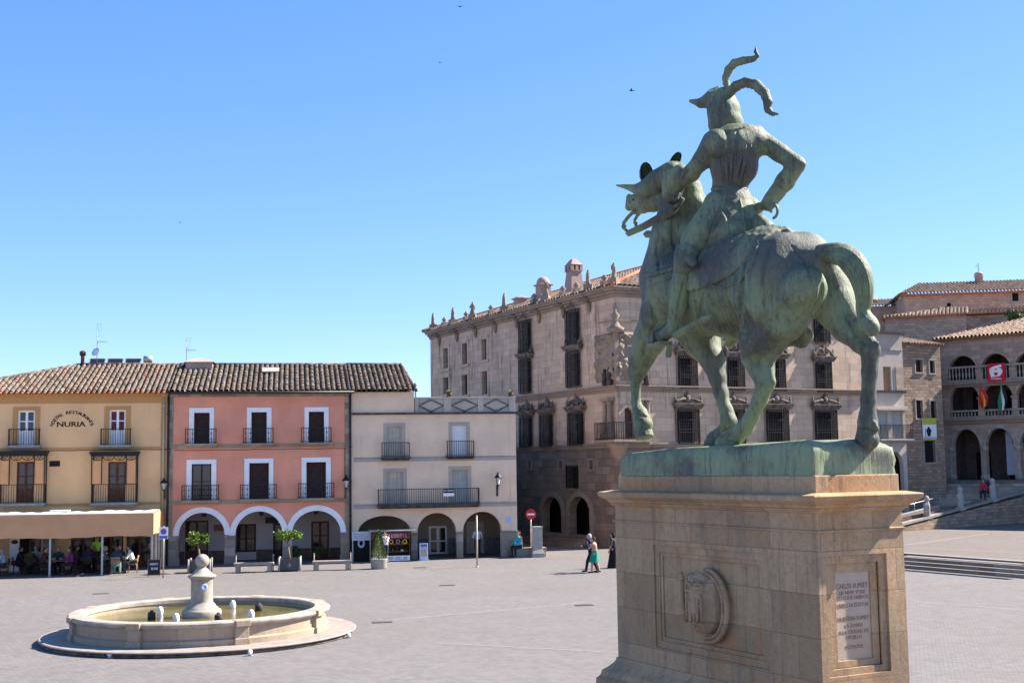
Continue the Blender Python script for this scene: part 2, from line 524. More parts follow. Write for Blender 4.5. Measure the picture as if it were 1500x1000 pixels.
def leaf_mat(name, a, b):
    t = NT(name)
    col = t.mix(t.ramp(t.noise(9, 4), 0.35, 0.65), a, b)
    m = t.done(col, 0.55, None, 0, 0.3)
    t.b.inputs['Subsurface Weight'].default_value = 0.0
    return m

TILES = [(0.10,0.07,0.05),(0.22,0.13,0.09),(0.30,0.22,0.16),(0.36,0.17,0.10),(0.40,0.33,0.27),(0.20,0.16,0.13),(0.33,0.20,0.13)]
TILES_GREY = [(0.08,0.065,0.05),(0.17,0.13,0.10),(0.26,0.21,0.165),(0.24,0.14,0.09),(0.33,0.285,0.24),(0.14,0.115,0.09)]
TILES_FAR = [(0.30,0.17,0.11),(0.40,0.27,0.19),(0.46,0.36,0.28),(0.33,0.22,0.16)]
m = {}
m['ground'] = paving('plaza_setts', (0.187,0.170,0.163))
m['drain'] = plain('rusty_iron', (0.10,0.08,0.07), 0.7, 0.2, 9)
m['platform'] = paving('platform_paving', (0.175,0.15,0.135), 0.4, 0.2, 0.49, 0.1)
m['band'] = plain('pale_paving_band', (0.202,0.184,0.176), 0.85, 0.12, 3, bump=0.3)
m['kerb'] = plain('pale_granite', (0.29,0.25,0.22), 0.8, 0.15, 4, bump=0.3)
m['yellow'] = plaster('yellow_plaster', (0.80,0.50,0.255), amount=0.3, patch=0.1)
m['tan'] = plaster('tan_plaster', (0.52,0.285,0.11), amount=0.1, patch=0.06)
m['pink'] = plaster('pink_plaster', (0.80,0.335,0.215), amount=0.35, patch=0.12)
m['cream'] = plaster('cream_plaster', (0.82,0.60,0.42), amount=0.4, patch=0.12)
m['greyplaster'] = plaster('weathered_parapet_plaster', (0.50,0.43,0.36), amount=0.7, patch=0.2)
m['ochre'] = plaster('shaded_ochre_plaster', (0.30,0.235,0.165), amount=0.4)  # arcade shade put into a darker plaster colour
m['white'] = plain('white_trim', (0.86,0.86,0.87), 0.8, 0.05, 2, bump=0.1)
m['whitewash'] = plaster('whitewash', (0.50,0.48,0.46), amount=0.3, patch=0.1)
m['paleplaster'] = plaster('pale_plaster', (0.45,0.38,0.32), amount=0.4, patch=0.1)
m['wainscot'] = plain('brown_wainscot', (0.16,0.11,0.08), 0.8, 0.2, 2)
m['quoin'] = ashlar('quoin_stone', (0.36,0.29,0.21), 0.6, 0.35, amount=0.3)
m['pier'] = ashlar('pier_stone', (0.36,0.31,0.26), 0.9, 0.45, amount=0.35, bumps=0.3)
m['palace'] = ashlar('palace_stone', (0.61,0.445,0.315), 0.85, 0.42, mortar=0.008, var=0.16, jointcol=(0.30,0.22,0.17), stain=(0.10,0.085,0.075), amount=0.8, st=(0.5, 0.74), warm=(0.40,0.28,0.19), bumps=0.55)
m['palaceshade'] = ashlar('shaded_rusticated_stone', (0.225,0.178,0.148), 0.9, 0.5, var=0.3, stain=(0.06,0.05,0.045), amount=0.6, bumps=1.0)  # street shade on the lower palace put into the stone colour
m['palacetrim'] = ashlar('carved_stone', (0.30,0.235,0.18), 1.2, 0.9, var=0.15, stain=(0.035,0.03,0.028), amount=0.85, bumps=0.2, grit=2.0)
m['weathered'] = plain('weathered_shaded_stone', (0.15,0.12,0.095), 0.95, 0.55, 3, bump=0.9)  # weathered hoods; also the shade painted on fountain riser and parapet bars
m['sooty'] = plain('blackened_stone', (0.075,0.062,0.054), 0.95, 0.5, 3, bump=0.8)
m['rubble'] = ashlar('rubble_stone', (0.36,0.255,0.185), 0.45, 0.22, mortar=0.02, var=0.35, stain=(0.1,0.08,0.065), amount=0.35, bumps=0.8)
m['hillstone'] = ashlar('hill_stone', (0.53,0.375,0.27), 0.5, 0.25, mortar=0.02, var=0.22, stain=(0.16,0.12,0.09), amount=0.3, bumps=0.5)
m['arcstone'] = ashlar('arcade_stone', (0.43,0.32,0.25), 0.7, 0.35, var=0.25, amount=0.4)
def pedestal_mat():
    t = NT('pedestal_granite'); x, y, z = t.xyz()
    v = t.comb(t.math('ADD', x, y), z)
    br = t.n.new('ShaderNodeTexBrick'); br.offset = 0.43; br.inputs['Scale'].default_value = 1.0; br.inputs['Brick Width'].default_value = 1.02; br.inputs['Row Height'].default_value = 0.62
    br.inputs['Mortar Size'].default_value = 0.006; br.inputs['Mortar Smooth'].default_value = 0.3
    br.inputs['Color1'].default_value = (0.35,0.25,0.165,1); br.inputs['Color2'].default_value = (0.52,0.38,0.25,1); br.inputs['Mortar'].default_value = (0.23,0.165,0.11,1)
    t.L(v, br.inputs['Vector'])
    col = t.mix(t.math('MULTIPLY', t.ramp(t.noise(0.9, 6, 0.7), 0.48, 0.68), 0.65), br.outputs['Color'], (0.40,0.205,0.085))
    col = t.mix(t.math('MULTIPLY', t.ramp(t.noise(0.75, 7, 0.75, (1.4,1.4,0.6)), 0.47, 0.7), 0.7), col, (0.20,0.165,0.145))
    col = t.mix(t.math('MULTIPLY', t.ramp(t.noise(1.6, 7, 0.75, (2.0,2.0,0.14)), 0.53, 0.72), 0.7), col, (0.12,0.09,0.065))
    col = t.mix(t.math('MULTIPLY', t.ramp(t.noise(0.8, 6, 0.75, (1.2,1.2,0.4)), 0.55, 0.75), 0.65), col, (0.25,0.29,0.19))
    col = t.mix(t.math('MULTIPLY', t.ramp(t.noise(11, 6, 0.75), 0.45, 0.7), 0.4), col, (0.17,0.125,0.09))
    col = t.mix(t.math('MULTIPLY', t.ramp(t.noise(70, 3, 0.6), 0.5, 0.68), 0.45), col, (0.55,0.45,0.34))
    col = t.mix(t.math('MULTIPLY', t.ramp(t.noise(95, 3, 0.6), 0.52, 0.68), 0.4), col, (0.10,0.075,0.055))
    col = t.mix(1.0, col, (1.05, 0.95, 0.82), 'MULTIPLY')
    n = t.bump(br.outputs['Fac'], 0.5, -0.015); n = t.bump(t.noise(6, 6, 0.75), 0.5, 0.025, n); n = t.bump(t.noise(55, 4, 0.7), 0.6, 0.008, n)
    return t.done(col, 0.88, n, 0, 0.2)
m['pedestal'] = pedestal_mat()
m['tablet'] = ashlar('tablet_stone', (0.55,0.43,0.32), 3, 3, mortar=0.001, var=0.05, amount=0.25, bumps=0.1, grit=0.6)
m['fountain'] = ashlar('fountain_stone', (0.385,0.295,0.215), 0.9, 5.0, mortar=0.006, var=0.14, stain=(0.10,0.085,0.07), amount=0.55, warm=(0.5,0.37,0.24), bumps=0.2)
m['column'] = plain('dressed_limestone', (0.34,0.295,0.245), 0.85, 0.22, 2.5, bump=0.3)
m['tiles'] = roof_mat('clay_tiles', [tint(c, 0.52) for c in [(0.12,0.08,0.06),(0.27,0.17,0.12),(0.34,0.27,0.21),(0.40,0.22,0.14),(0.42,0.36,0.30),(0.33,0.26,0.21),(0.38,0.29,0.23),(0.18,0.14,0.11)]], mossy=0.35)
m['tiles_grey'] = roof_mat('weathered_clay_tiles', [tint(c, 0.68) for c in TILES_GREY], mossy=0.5)
m['tiles_far'] = roof_mat('far_clay_tiles', [tint(c, 0.72) for c in TILES_FAR], 0.3, 0.45, mossy=0.12)  # lighter tile mix with little moss
m['eavetile'] = plain('new_terracotta', (0.50,0.18,0.09), 0.85, 0.25, 6)
m['hallroom'] = plain('shade_dark_plaster', (0.13,0.10,0.085), 0.9, 0.25, 2)  # loggia shade put into the inner wall colour
m['iron'] = plain('black_iron', (0.016,0.015,0.015), 0.55, 0.3, 8)
m['pipe'] = plain('beige_pipe', (0.50,0.42,0.32), 0.5, 0.1, 3)
m['darkpipe'] = plain('dark_pipe', (0.035,0.03,0.028), 0.5, 0.2, 3)
m['brown'] = plain('dark_brown_wood', (0.045,0.02,0.014), 0.6, 0.3, 5, bump=0.2)
m['redbrown'] = plain('red_brown_wood', (0.12,0.04,0.02), 0.6, 0.3, 5, bump=0.2)
m['shutter'] = plain('pale_shutter', (0.50,0.44,0.35), 0.6, 0.12, 3)
m['greyshutter'] = plain('grey_green_shutter', (0.42,0.41,0.36), 0.6, 0.1, 3)
m['glass'] = plain('window_glass', (0.014,0.014,0.016), 0.08, 0.2, 1.5, spec=0.6)
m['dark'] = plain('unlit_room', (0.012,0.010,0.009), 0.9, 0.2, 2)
m['curtain'] = plain('maroon_curtain', (0.12,0.035,0.03), 0.8, 0.3, 6)
m['blind'] = plain('white_louvre', (0.74,0.74,0.76), 0.6, 0.06, 3)
m['letter'] = plain('black_lettering', (0.02,0.014,0.01), 0.6, 0.1, 4)
m['carve'] = plain('red_brown_lettering', (0.27,0.13,0.085), 0.8, 0.3, 30)
m['canvas'] = plain('beige_canvas', (0.63,0.33,0.165), 0.85, 0.06, 1.5)
m['canvastop'] = plain('pale_canvas', (0.56,0.49,0.39), 0.85, 0.06, 1.5)
m['steel'] = plain('galvanised_steel', (0.42,0.41,0.40), 0.4, 0.12, 4, metal=0.5)
m['wood'] = plain('varnished_wood', (0.22,0.11,0.05), 0.5, 0.25, 6)
m['chair'] = plain('dark_rattan', (0.04,0.028,0.022), 0.6, 0.3, 12)
m['lightchair'] = plain('tan_rattan', (0.34,0.21,0.11), 0.6, 0.2, 12)
m['bench'] = plain('granite_bench', (0.36,0.29,0.22), 0.85, 0.18, 6, bump=0.3)
m['planter'] = plain('slate_grey_planter', (0.085,0.08,0.078), 0.7, 0.2, 5, bump=0.2)
m['concrete'] = plain('grey_concrete', (0.33,0.31,0.28), 0.85, 0.15, 4, bump=0.3)
m['soil'] = plain('soil', (0.05,0.035,0.025), 0.95, 0.3, 9)
m['leaf'] = leaf_mat('orange_tree_leaf', (0.055,0.12,0.015), (0.18,0.26,0.03))
m['conifer'] = leaf_mat('conifer_leaf', (0.04,0.075,0.02), (0.10,0.14,0.03))
m['bush'] = leaf_mat('bush_leaf', (0.05,0.10,0.03), (0.12,0.17,0.05))
m['bark'] = plain('bark', (0.24,0.17,0.11), 0.9, 0.3, 9, bump=0.5)
m['red'] = plain('sign_red', (0.55,0.02,0.02), 0.45, 0.05, 3)
m['bannerred'] = plain('banner_red', (0.55,0.015,0.03), 0.7, 0.1, 3)
m['signwhite'] = plain('sign_white', (0.80,0.80,0.80), 0.5, 0.03, 3)
m['blue'] = plain('sign_blue', (0.05,0.14,0.55), 0.5, 0.05, 3)
m['paleblue'] = plain('pale_blue', (0.42,0.50,0.78), 0.6, 0.05, 3)
m['greyblue'] = plain('grey_blue_board', (0.45,0.50,0.58), 0.6, 0.06, 3)
m['slate'] = plain('chalkboard', (0.02,0.022,0.028), 0.7, 0.2, 5)
m['yellowflag'] = plain('flag_yellow', (0.75,0.42,0.02), 0.7, 0.06, 4)
m['yellowsign'] = plain('sign_yellow', (0.52,0.46,0.05), 0.7, 0.08, 4)
m['green'] = plain('flag_green', (0.02,0.22,0.10), 0.7, 0.06, 4)
m['black'] = plain('flag_black', (0.012,0.012,0.014), 0.7, 0.2, 4)
m['skin'] = plain('skin', (0.48,0.27,0.18), 0.6, 0.06, 6)
m['lampglass'] = plain('frosted_lamp_glass', (0.62,0.62,0.58), 0.25, 0.05, 4, spec=0.5)
m['solar'] = plain('solar_panel', (0.012,0.016,0.035), 0.12, 0.2, 3, spec=0.6)
m['pinkplaster'] = plaster('chimney_plaster', (0.42,0.30,0.255), amount=0.5, patch=0.15)
m['nozzle'] = plain('white_nozzle', (0.76,0.76,0.76), 0.5, 0.05, 9)
m['darknozzle'] = plain('dark_nozzle', (0.05,0.04,0.032), 0.7, 0.2, 9)

def cloth(c, name='cloth'):
    return plain('%s_%02d%02d%02d' % (name, int(c[0]*99), int(c[1]*99), int(c[2]*99)), c, 0.85, 0.12, 8)

def water_mat():
    t = NT('green_pool_water')
    col = t.mix(t.ramp(t.noise(0.6, 4), 0.35, 0.7), (0.085,0.085,0.022), (0.17,0.135,0.035))
    n = t.bump(t.noise(7, 4, 0.65, (1,1.6,1), 0.6), 0.16, 0.03)
    return t.done(col, 0.06, n, 0, 0.5)
m['water'] = water_mat()
# ------------------------------------------------------------------ camera, light, world
cam = bpy.data.cameras.new('camera'); camo = bpy.data.objects.new('camera', cam); COL.objects.link(camo)
cam.sensor_width = 36.0; cam.lens = FOC/1500*36.0; cam.clip_start = 0.1; cam.clip_end = 3000
Rm = Matrix(((_R[0], _U[0], -_F[0]), (_R[1], _U[1], -_F[1]), (_R[2], _U[2], -_F[2])))
camo.matrix_world = Matrix.Translation(Vector(CAM)) @ Rm.to_4x4()
S.camera = camo

SUN_AZ, SUN_EL = rad(70.8), rad(40)
sun = bpy.data.lights.new('sun', 'SUN'); suno = bpy.data.objects.new('sun', sun); COL.objects.link(suno)
sun.energy = 4.9; sun.angle = rad(0.53); sun.color = (1.0, 0.93, 0.84)
sv = Vector((math.sin(SUN_AZ)*math.cos(SUN_EL), math.cos(SUN_AZ)*math.cos(SUN_EL), math.sin(SUN_EL)))
suno.rotation_euler = sv.to_track_quat('Z', 'Y').to_euler(); suno.location = (60, 20, 60)
W = bpy.data.worlds.new('World'); S.world = W; W.use_nodes = True
wt = W.node_tree; sky = wt.nodes.new('ShaderNodeTexSky'); sky.sky_type = 'NISHITA'; sky.sun_disc = False
sky.sun_elevation = SUN_EL; sky.sun_rotation = SUN_AZ; sky.altitude = 600; sky.air_density = 0.65; sky.dust_density = 0.0; sky.ozone_density = 3.0
sp_r = wt.nodes.new('ShaderNodeSeparateColor'); cb_r = wt.nodes.new('ShaderNodeCombineColor'); wt.links.new(sky.outputs[0], sp_r.inputs[0])
for ch_, (pw_, k_) in enumerate(((0.98, 0.77), (0.75, 1.10), (0.72, 1.5))):      # clear dry summer air: a little deeper blue than the sky model
    a_ = wt.nodes.new('ShaderNodeMath'); a_.operation = 'POWER'; a_.inputs[1].default_value = pw_; wt.links.new(sp_r.outputs[ch_], a_.inputs[0])
    b_ = wt.nodes.new('ShaderNodeMath'); b_.operation = 'MULTIPLY'; b_.inputs[1].default_value = k_; wt.links.new(a_.outputs[0], b_.inputs[0]); wt.links.new(b_.outputs[0], cb_r.inputs[ch_])
wt.links.new(cb_r.outputs[0], wt.nodes['Background'].inputs[0]); wt.nodes['Background'].inputs[1].default_value = 0.095
S.view_settings.view_transform = 'Standard'; S.view_settings.look = 'None'
S.view_settings.exposure = 1.6; S.view_settings.gamma = 1.0

# ------------------------------------------------------------------ the plaza floor
g = MB(); g.add([(-400,-150,0),(400,-150,0),(400,700,0),(-400,700,0)], [(0,1,2,3)])
tag(g.build('plaza', m['ground']), kind='structure')
def band(p, q, w=0.35, z=0.004):
    a, b = ground(*p), ground(*q); d = (b-a); d /= np.linalg.norm(d); n = np.array([-d[1], d[0], 0])*w/2
    mb = MB(); mb.add([(*(a-n)[:2], z), (*(b-n)[:2], z), (*(b+n)[:2], z), (*(a+n)[:2], z)], [(0,1,2,3)])
    tag(mb.build('paving_band', m['band']), kind='structure')
band((575, 907), (860, 882), 0.28); band((640, 941), (905, 955), 0.2); band((1340, 880), (1500, 893), 0.2)
for k, (px, py) in enumerate([(148, 869), (655, 857), (560, 911), (856, 886), (615, 831)]):
    c = ground(px, py); mb = MB(); w = 0.33
    mb.box(-w, w, -0.2, 0.2, 0.004, 0.012)
    for i in range(7): mb.box(-w+0.03+i*0.09, -w+0.08+i*0.09, -0.17, 0.17, 0.012, 0.02)
    o = mb.build('drain_cover', m['drain'])
    o.location = Vector(c); o.rotation_euler = (0, 0, 0.17)
    tag(o, ['flat iron drain cover in paving behind the fountain on the left', 'flat iron drain cover in open paving in front of the cream house',
            'flat iron drain cover right beside the fountain step', 'flat iron drain cover near the stone pedestal',
            'flat iron drain cover close to the conifer planter'][k], 'drain cover', 'drain covers in the plaza')

# ------------------------------------------------------------------ roofs of half-round tiles
def tile_roof(name, mat, parent, O, xdir, sdir, width, slen, xl=None, xr=None, pitch=0.27, row=0.38, amp=0.10):
    """O corner at the eave (frame coords of the parent), xdir along the eave, sdir up the slope"""
    nper = 8
    nx = int(math.ceil(width/pitch))*nper; ns = int(math.ceil(slen/row))
    nrm = Vector(xdir).cross(Vector(sdir)).normalized()
    vs = []; fs = []; idx = {}
    rows = []
    for j in range(ns):
        rows += [(j*row, 0.035, j), (min((j+1)*row-0.012, slen), 0.0, j)]
    rr = random.Random(hash(name+str(width)) & 0xffff)
    jit = [[(rr.uniform(-0.014, 0.014), rr.uniform(-0.02, 0.02)) for _ in range(nx//nper+2)] for _ in range(ns)]
    for r, (s, lift, j) in enumerate(rows):
        a = xl(s) if xl else 0.0; b = xr(s) if xr else width
        for i in range(nx+1):
            x = i*pitch/nper; t = (i % nper)/nper; c = i//nper
            u = (t-0.5)*2
            h = amp*math.sqrt(max(0, 1-(u/0.72)**2)) if abs(u) < 0.72 else -amp*0.75*math.sqrt(max(0, 1-((1-abs(u))/0.3)**2))
            jz, jx = jit[j][c]
            xx = min(max(x+jx*0.6, a), b)
            vs.append((xx, s, h+lift*(0.3+0.7*(abs(u) < 0.72))+jz))
    n1 = nx+1
    for r in range(len(rows)-1):
        for i in range(nx):
            q = (r*n1+i, r*n1+i+1, (r+1)*n1+i+1, (r+1)*n1+i)
            xs = [vs[k][0] for k in q]
            if max(xs)-min(xs) < 1e-5: continue
            fs.append(q)
    mb = MB(); mb.add(vs, fs)
    o = mb.build(name, mat, parent, off=(0,0,0))
    X = Vector(xdir).normalized(); Y = Vector(sdir).normalized()
    o0 = OFF.get(root_of(parent).name, np.zeros(3))
    o.matrix_local = Matrix.Translation(Vector(O)-Vector(o0)) @ Matrix((X, Y, nrm)).transposed().to_4x4()
    return o

# ------------------------------------------------------------------ facade parts
def railing(parent, x0, x1, depth, z0, z1, y=0.0, n=None, mat=None, scroll=False, name='railing'):
    mat = mat or m['iron']; mb = MB(); w = x1-x0; n = n or max(4, int(w/0.12)); r = 0.011
    yf = y-depth
    for zz, t in ((z1, 0.035), (z0+0.08, 0.025)):
        mb.box(x0, x1, yf-t/2, yf+t/2, zz-t, zz)
        mb.box(x0, x0+t, yf+t/2, y, zz-t, zz); mb.box(x1-t, x1, yf+t/2, y, zz-t, zz)
    for i in range(n+1):
        x = x0+0.012+(w-0.024)*i/n; k = r*(1.7 if i in (0, n) else 1)
        mb.box(x-k, x+k, yf-k, yf+k, z0, z1-0.035)
        if scroll and i % 2 and 0 < i < n:
            for zz in (z0+0.3*(z1-z0), z0+0.68*(z1-z0)):
                mb.box(x-0.035, x+0.035, yf-0.008, yf+0.008, zz-0.035, zz+0.035)
    for i in range(1, max(2, int(depth/0.13))):
        yy = yf+depth*i/max(2, int(depth/0.13))
        for x in (x0+0.012, x1-0.012): mb.box(x-r, x+r, yy-r, yy+r, z0, z1-0.035)
    return mb.build(name, mat, parent)

def balcony(root, x0, x1, z0, z1, depth=0.45, slab=0.09, smat=None, y=0.0, scroll=False, rust=False):
    mb = MB(); mb.box(x0-0.06, x1+0.06, y-depth-0.06, y+0.02, z0-slab, z0)
    mb.box(x0+0.02, x1-0.02, y-depth+0.05, y+0.02, z0-slab-0.07, z0-slab-0.002)
    b = mb.build('balcony', smat or m['concrete'], root, bevel=0.012)
    railing(b, x0, x1, depth, z0, z1, y, scroll=scroll)
    return b

def french_door(root, x0, x1, z0, z1, y=0.18, fmat=None, pmat=None, low=0.3, lowmat=None, name='window', t=0.06, mull=True, rails=1):
    fmat = fmat or m['brown']
    mb = MB()
    mb.box(x0, x0+t, y, y+0.06, z0, z1); mb.box(x1-t, x1, y, y+0.06, z0, z1)
    mb.box(x0+t, x1-t, y, y+0.06, z1-t, z1); mb.box(x0+t, x1-t, y, y+0.06, z0, z0+t)
    xm = (x0+x1)/2
    if mull: mb.box(xm-t*0.7, xm+t*0.7, y-0.004, y+0.056, z0+t, z1-t)
    zl = z0+(z1-z0)*low
    segs = ([(x0+t, xm-t*0.7), (xm+t*0.7, x1-t)] if mull else [(x0+t, x1-t)])
    for k in range(1, rails+1):
        zz = zl+(z1-t-zl)*k/(rails+1)
        for a, b in segs: mb.box(a, b, y+0.004, y+0.05, zz-t*0.3, zz+t*0.3)
    f = mb.build(name, fmat, root)
    pb = MB()
    for a, b in segs: pb.box(a, b, y+0.02, y+0.035, zl, z1-t)
    pb.build('pane', pmat or m['glass'], f)
    if low > 0.02:
        lb = MB()
        for a, b in segs:
            lb.box(a, b, y+0.01, y+0.045, z0+t, zl)
            lb.box(a+0.05, b-0.05, y-0.004, y+0.01, z0+t+0.06, zl-0.06)
        lb.build('door_panel', lowmat or fmat, f)
    return f

def louvre(root, x0, x1, z0, z1, y=0.14, mat=None, folds=1, name='shutter', pitch=0.09):
    mb = MB(); mb.box(x0, x1, y+0.03, y+0.06, z0, z1)
    n = int((z1-z0)/pitch); w = (x1-x0)/folds
    for k in range(folds):
        a, b = x0+k*w, x0+(k+1)*w
        mb.box(a, a+0.04, y-0.005, y+0.03, z0, z1); mb.box(b-0.04, b, y-0.005, y+0.03, z0, z1)
        for i in range(n):
            z = z0+(z1-z0)*i/n
            mb.add([(a+0.04,y+0.005,z),(b-0.04,y+0.005,z),(b-0.04,y+0.03,z+(z1-z0)/n*0.95),(a+0.04,y+0.03,z+(z1-z0)/n*0.95)], [(0,1,2,3)])
    return mb.build(name, mat or m['brown'], root)

def surround(root, ox0, ox1, oz0, oz1, ix0, ix1, iz0, iz1, mat, y0=-0.03, y1=0.02, name='window_surround'):
    mb = MB()
    mb.box(ox0, ix0, y0, y1, oz0, oz1); mb.box(ix1, ox1, y0, y1, oz0, oz1); mb.box(ix0, ix1, y0, y1, iz1, oz1)
    if iz0 > oz0+0.01: mb.box(ix0, ix1, y0, y1, oz0, iz0)
    return mb.build(name, mat, root, bevel=0.008)

def pipe(root, x, z0, z1, mat, y=-0.07, r=0.05, hop=True):
    mb = MB(); mb.tube([(x,y,z0),(x,y,z1)], r, 8)
    z = z0+0.5
    while z < z1-0.3:
        mb.box(x-r*1.5, x+r*1.5, y-r*1.2, 0.0, z, z+0.05); z += 1.9
    if hop: mb.lathe([(r,0),(r*2,0.14),(r*2,0.26)], (x,y,z1-0.1), 8)
    return mb.build('drainpipe', mat, root)

def band_part(root, x0, x1, z0, z1, mat, d=0.03, name='string_course', y=0.0):
    mb = MB(); mb.box(x0, x1, y-d, y+0.02, z0, z1); return mb.build(name, mat, root, bevel=0.01)

row = Frame(np.array([*ground(245, 829)[:2], 0]), 10)
FR = row
EAVE = 9.33
RIDGE_Y, RIDGE_Z = 5.6, 11.32
SL = math.hypot(RIDGE_Y+0.4, RIDGE_Z-EAVE)
DEPTH = 11.0

def shell(root, x0, x1, h, mat, y0=0.0, skip_front=True):
    """side and back walls, closed under the roof"""
    mb = MB(); t = 0.3
    mb.box(x0, x0+t, y0+0.4, DEPTH, 0, h); mb.box(x1-t, x1, y0+0.4, DEPTH, 0, h)
    mb.box(x0+t, x1-t, DEPTH-t, DEPTH, 0, h)
    return mb.build('wall', mat, root)

def strokes(name, parent, x0, x1, z0, z1, y, mat, n, seed, M=None):
    """a line of lettering too small to read: upright and slanted strokes in letter sized groups"""
    rr = random.Random(seed); mb = MB(); w = (x1-x0)/n; h = z1-z0
    for k in range(n):
        a = x0+w*k+w*0.12; b = x0+w*(k+1)-w*0.12; t = w*0.2
        mb.box(a, a+t, y-0.003, y, z0, z1, 0, M)
        if rr.random() < 0.7: mb.box(b-t, b, y-0.003, y, z0 if rr.random() < 0.6 else z0+h*0.45, z1, 0, M)
        for u in (0.0, 0.42, 0.82):
            if rr.random() < 0.55: mb.box(a+t, b-t*0.4, y-0.003, y, z0+h*u, z0+h*(u+0.18), 0, M)
    return mb.build(name, mat, parent)
# ================================================================== yellow hostel
YX0 = -12.2
yb = thing('yellow_hotel', 'ochre yellow hostel with brown tiled hip roof, curved black lettering and iron miradors', 'building', row, (-6.1, 0, 0))
R = lambda *a: FR.rect(*a)
holes = []
up = [R(26, 601, 51, 653), R(160, 600, 184, 652.5)]
up = [(a, b, c+0.05, d) for a, b, c, d in up]
dx = up[1][0]-up[0][0]
up.append((up[0][0]-dx, up[0][1]-dx, up[0][2], up[0][3]))
lo = [R(24, 676, 50, 736), R(158, 676, 184, 735)]
lo.append((lo[0][0]-dx, lo[0][1]-dx, lo[0][2], lo[0][3]))
vent = R(72, 674.5, 88, 683)
for a, b, c, d in up+lo+[vent]: holes.append(rect_poly(a, b, c, d))
gdoors = [(-11.8,-10.0,0,2.7), (-9.6,-8.75,0,2.6), (-7.65,-6.5,0.0,2.75), (-5.0,-3.75,0,2.75), (-3.6,-2.3,0,2.75), (-2.15,-0.75,0.0,2.75)]
for a, b, c, d in gdoors: holes.append(rect_poly(a, b, -0.001, d))
mb = MB(); mb.panel(rect_poly(YX0, 0, -0.001, EAVE), holes, 0, 0.4, zskip=0.01); mb.build('wall', m['yellow'], yb)
shell(yb, YX0, 0, EAVE, m['yellow'])
mb = MB(); mb.box(YX0, -0.3, 0.45, DEPTH-0.35, EAVE-0.2, EAVE-0.05); mb.box(YX0+0.3, -0.3, 0.45, DEPTH-0.35, 3.4, 3.5); mb.build('ceiling', m['whitewash'], yb)
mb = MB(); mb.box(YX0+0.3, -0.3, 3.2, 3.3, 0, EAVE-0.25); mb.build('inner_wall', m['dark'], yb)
zt = [FR.fx(120, 592)[2], FR.fx(120, 577.5)[2]]
q = MB(); q.tube([(YX0+0.3+k*0.62, -0.05, 6.28-0.03*abs(math.sin(k*1.3))) for k in range(20)], 0.014, 5); q.build('cable', m['darkpipe'], yb)
band_part(yb, YX0, -0.02, zt[0]+0.05, zt[1]-0.1, m['tan'], 0.05, 'cornice')
band_part(yb, YX0, -0.02, zt[1]-0.1, zt[1]+0.02, m['tan'], 0.16, 'cornice')
for yy in (656.5, 738): 
    z = FR.fx(120, yy)[2]; band_part(yb, YX0, -0.32, z-0.1, z+0.05, m['tan'], 0.035)
mb = MB(); mb.box(-0.42, -0.16, -0.03, 0.02, 0, zt[0]+0.05); mb.build('pilaster', m['tan'], yb)
for i, (a, b, c, d) in enumerate(up):
    w = (b-a)
    surround(yb, a-0.26, b+0.26, c, d+0.18, a, b, c, d, m['tan'])
    french_door(yb, a, b, c, d, 0.1, m['white'], m['curtain'] if i == 1 else m['glass'], 0.42, m['blind'], t=0.09)
    balcony(yb, a-0.38, b+0.30, c-0.02, c+0.86, 0.42, 0.12)
for i, (a, b, c, d) in enumerate(lo):
    french_door(yb, a, b, c, d, 0.14, m['redbrown'], m['glass'], 0.34, m['redbrown'], t=0.1)
    # iron mirador: roofed balcony cage
    x0, x1 = a-0.76, b+0.62; zt_ = d+0.42
    mi = balcony(yb, x0, x1, c-0.02, c+0.98, 0.62, 0.12)
    q = MB()
    q.box(x0-0.12, x1+0.12, -0.74, 0.0, zt_, zt_+0.12); q.box(x0-0.06, x1+0.06, -0.68, 0.0, zt_-0.12, zt_-0.002)
    n = 4; wv = (x1-x0)/n
    for k in range(n):
        cx = x0+wv*(k+0.5)
        pts = [(cx+wv/2*math.cos(PI*t/8), -0.62, zt_-0.14-0.2*math.sin(PI*t/8)) for t in range(9)]
        q.tube(pts, 0.022, 5); q.tube([(cx-0.1,-0.62,zt_-0.14),(cx,-0.62,zt_-0.3),(cx+0.1,-0.62,zt_-0.14)], 0.02, 5)
    for x in (x0, x0+0.52, x1-0.52, x1):
        q.box(x-0.025, x+0.025, -0.645, -0.595, c+0.96, zt_-0.1)
    for x in (x0, x1): q.box(x-0.025, x+0.025, -0.06, -0.01, c, zt_-0.1)
    q.build('canopy', m['iron'], mi)
    for xa, xb in ((x0+0.04, x0+0.48), (x1-0.48, x1-0.04)):
        sc = MB(); sc.box(xa, xb, -0.60, -0.585, c+1.0, zt_-0.34); sc.build('roller_screen', m['canvas'], mi)
a, b, c, d = vent
mb = MB()
for k in range(4): mb.box(a, b, 0.05, 0.12, c+(d-c)*k/4, c+(d-c)*(k/4+0.1))
mb.box(a, b, 0.2, 0.22, c, d); mb.build('vent_grille', m['darkpipe'], yb)
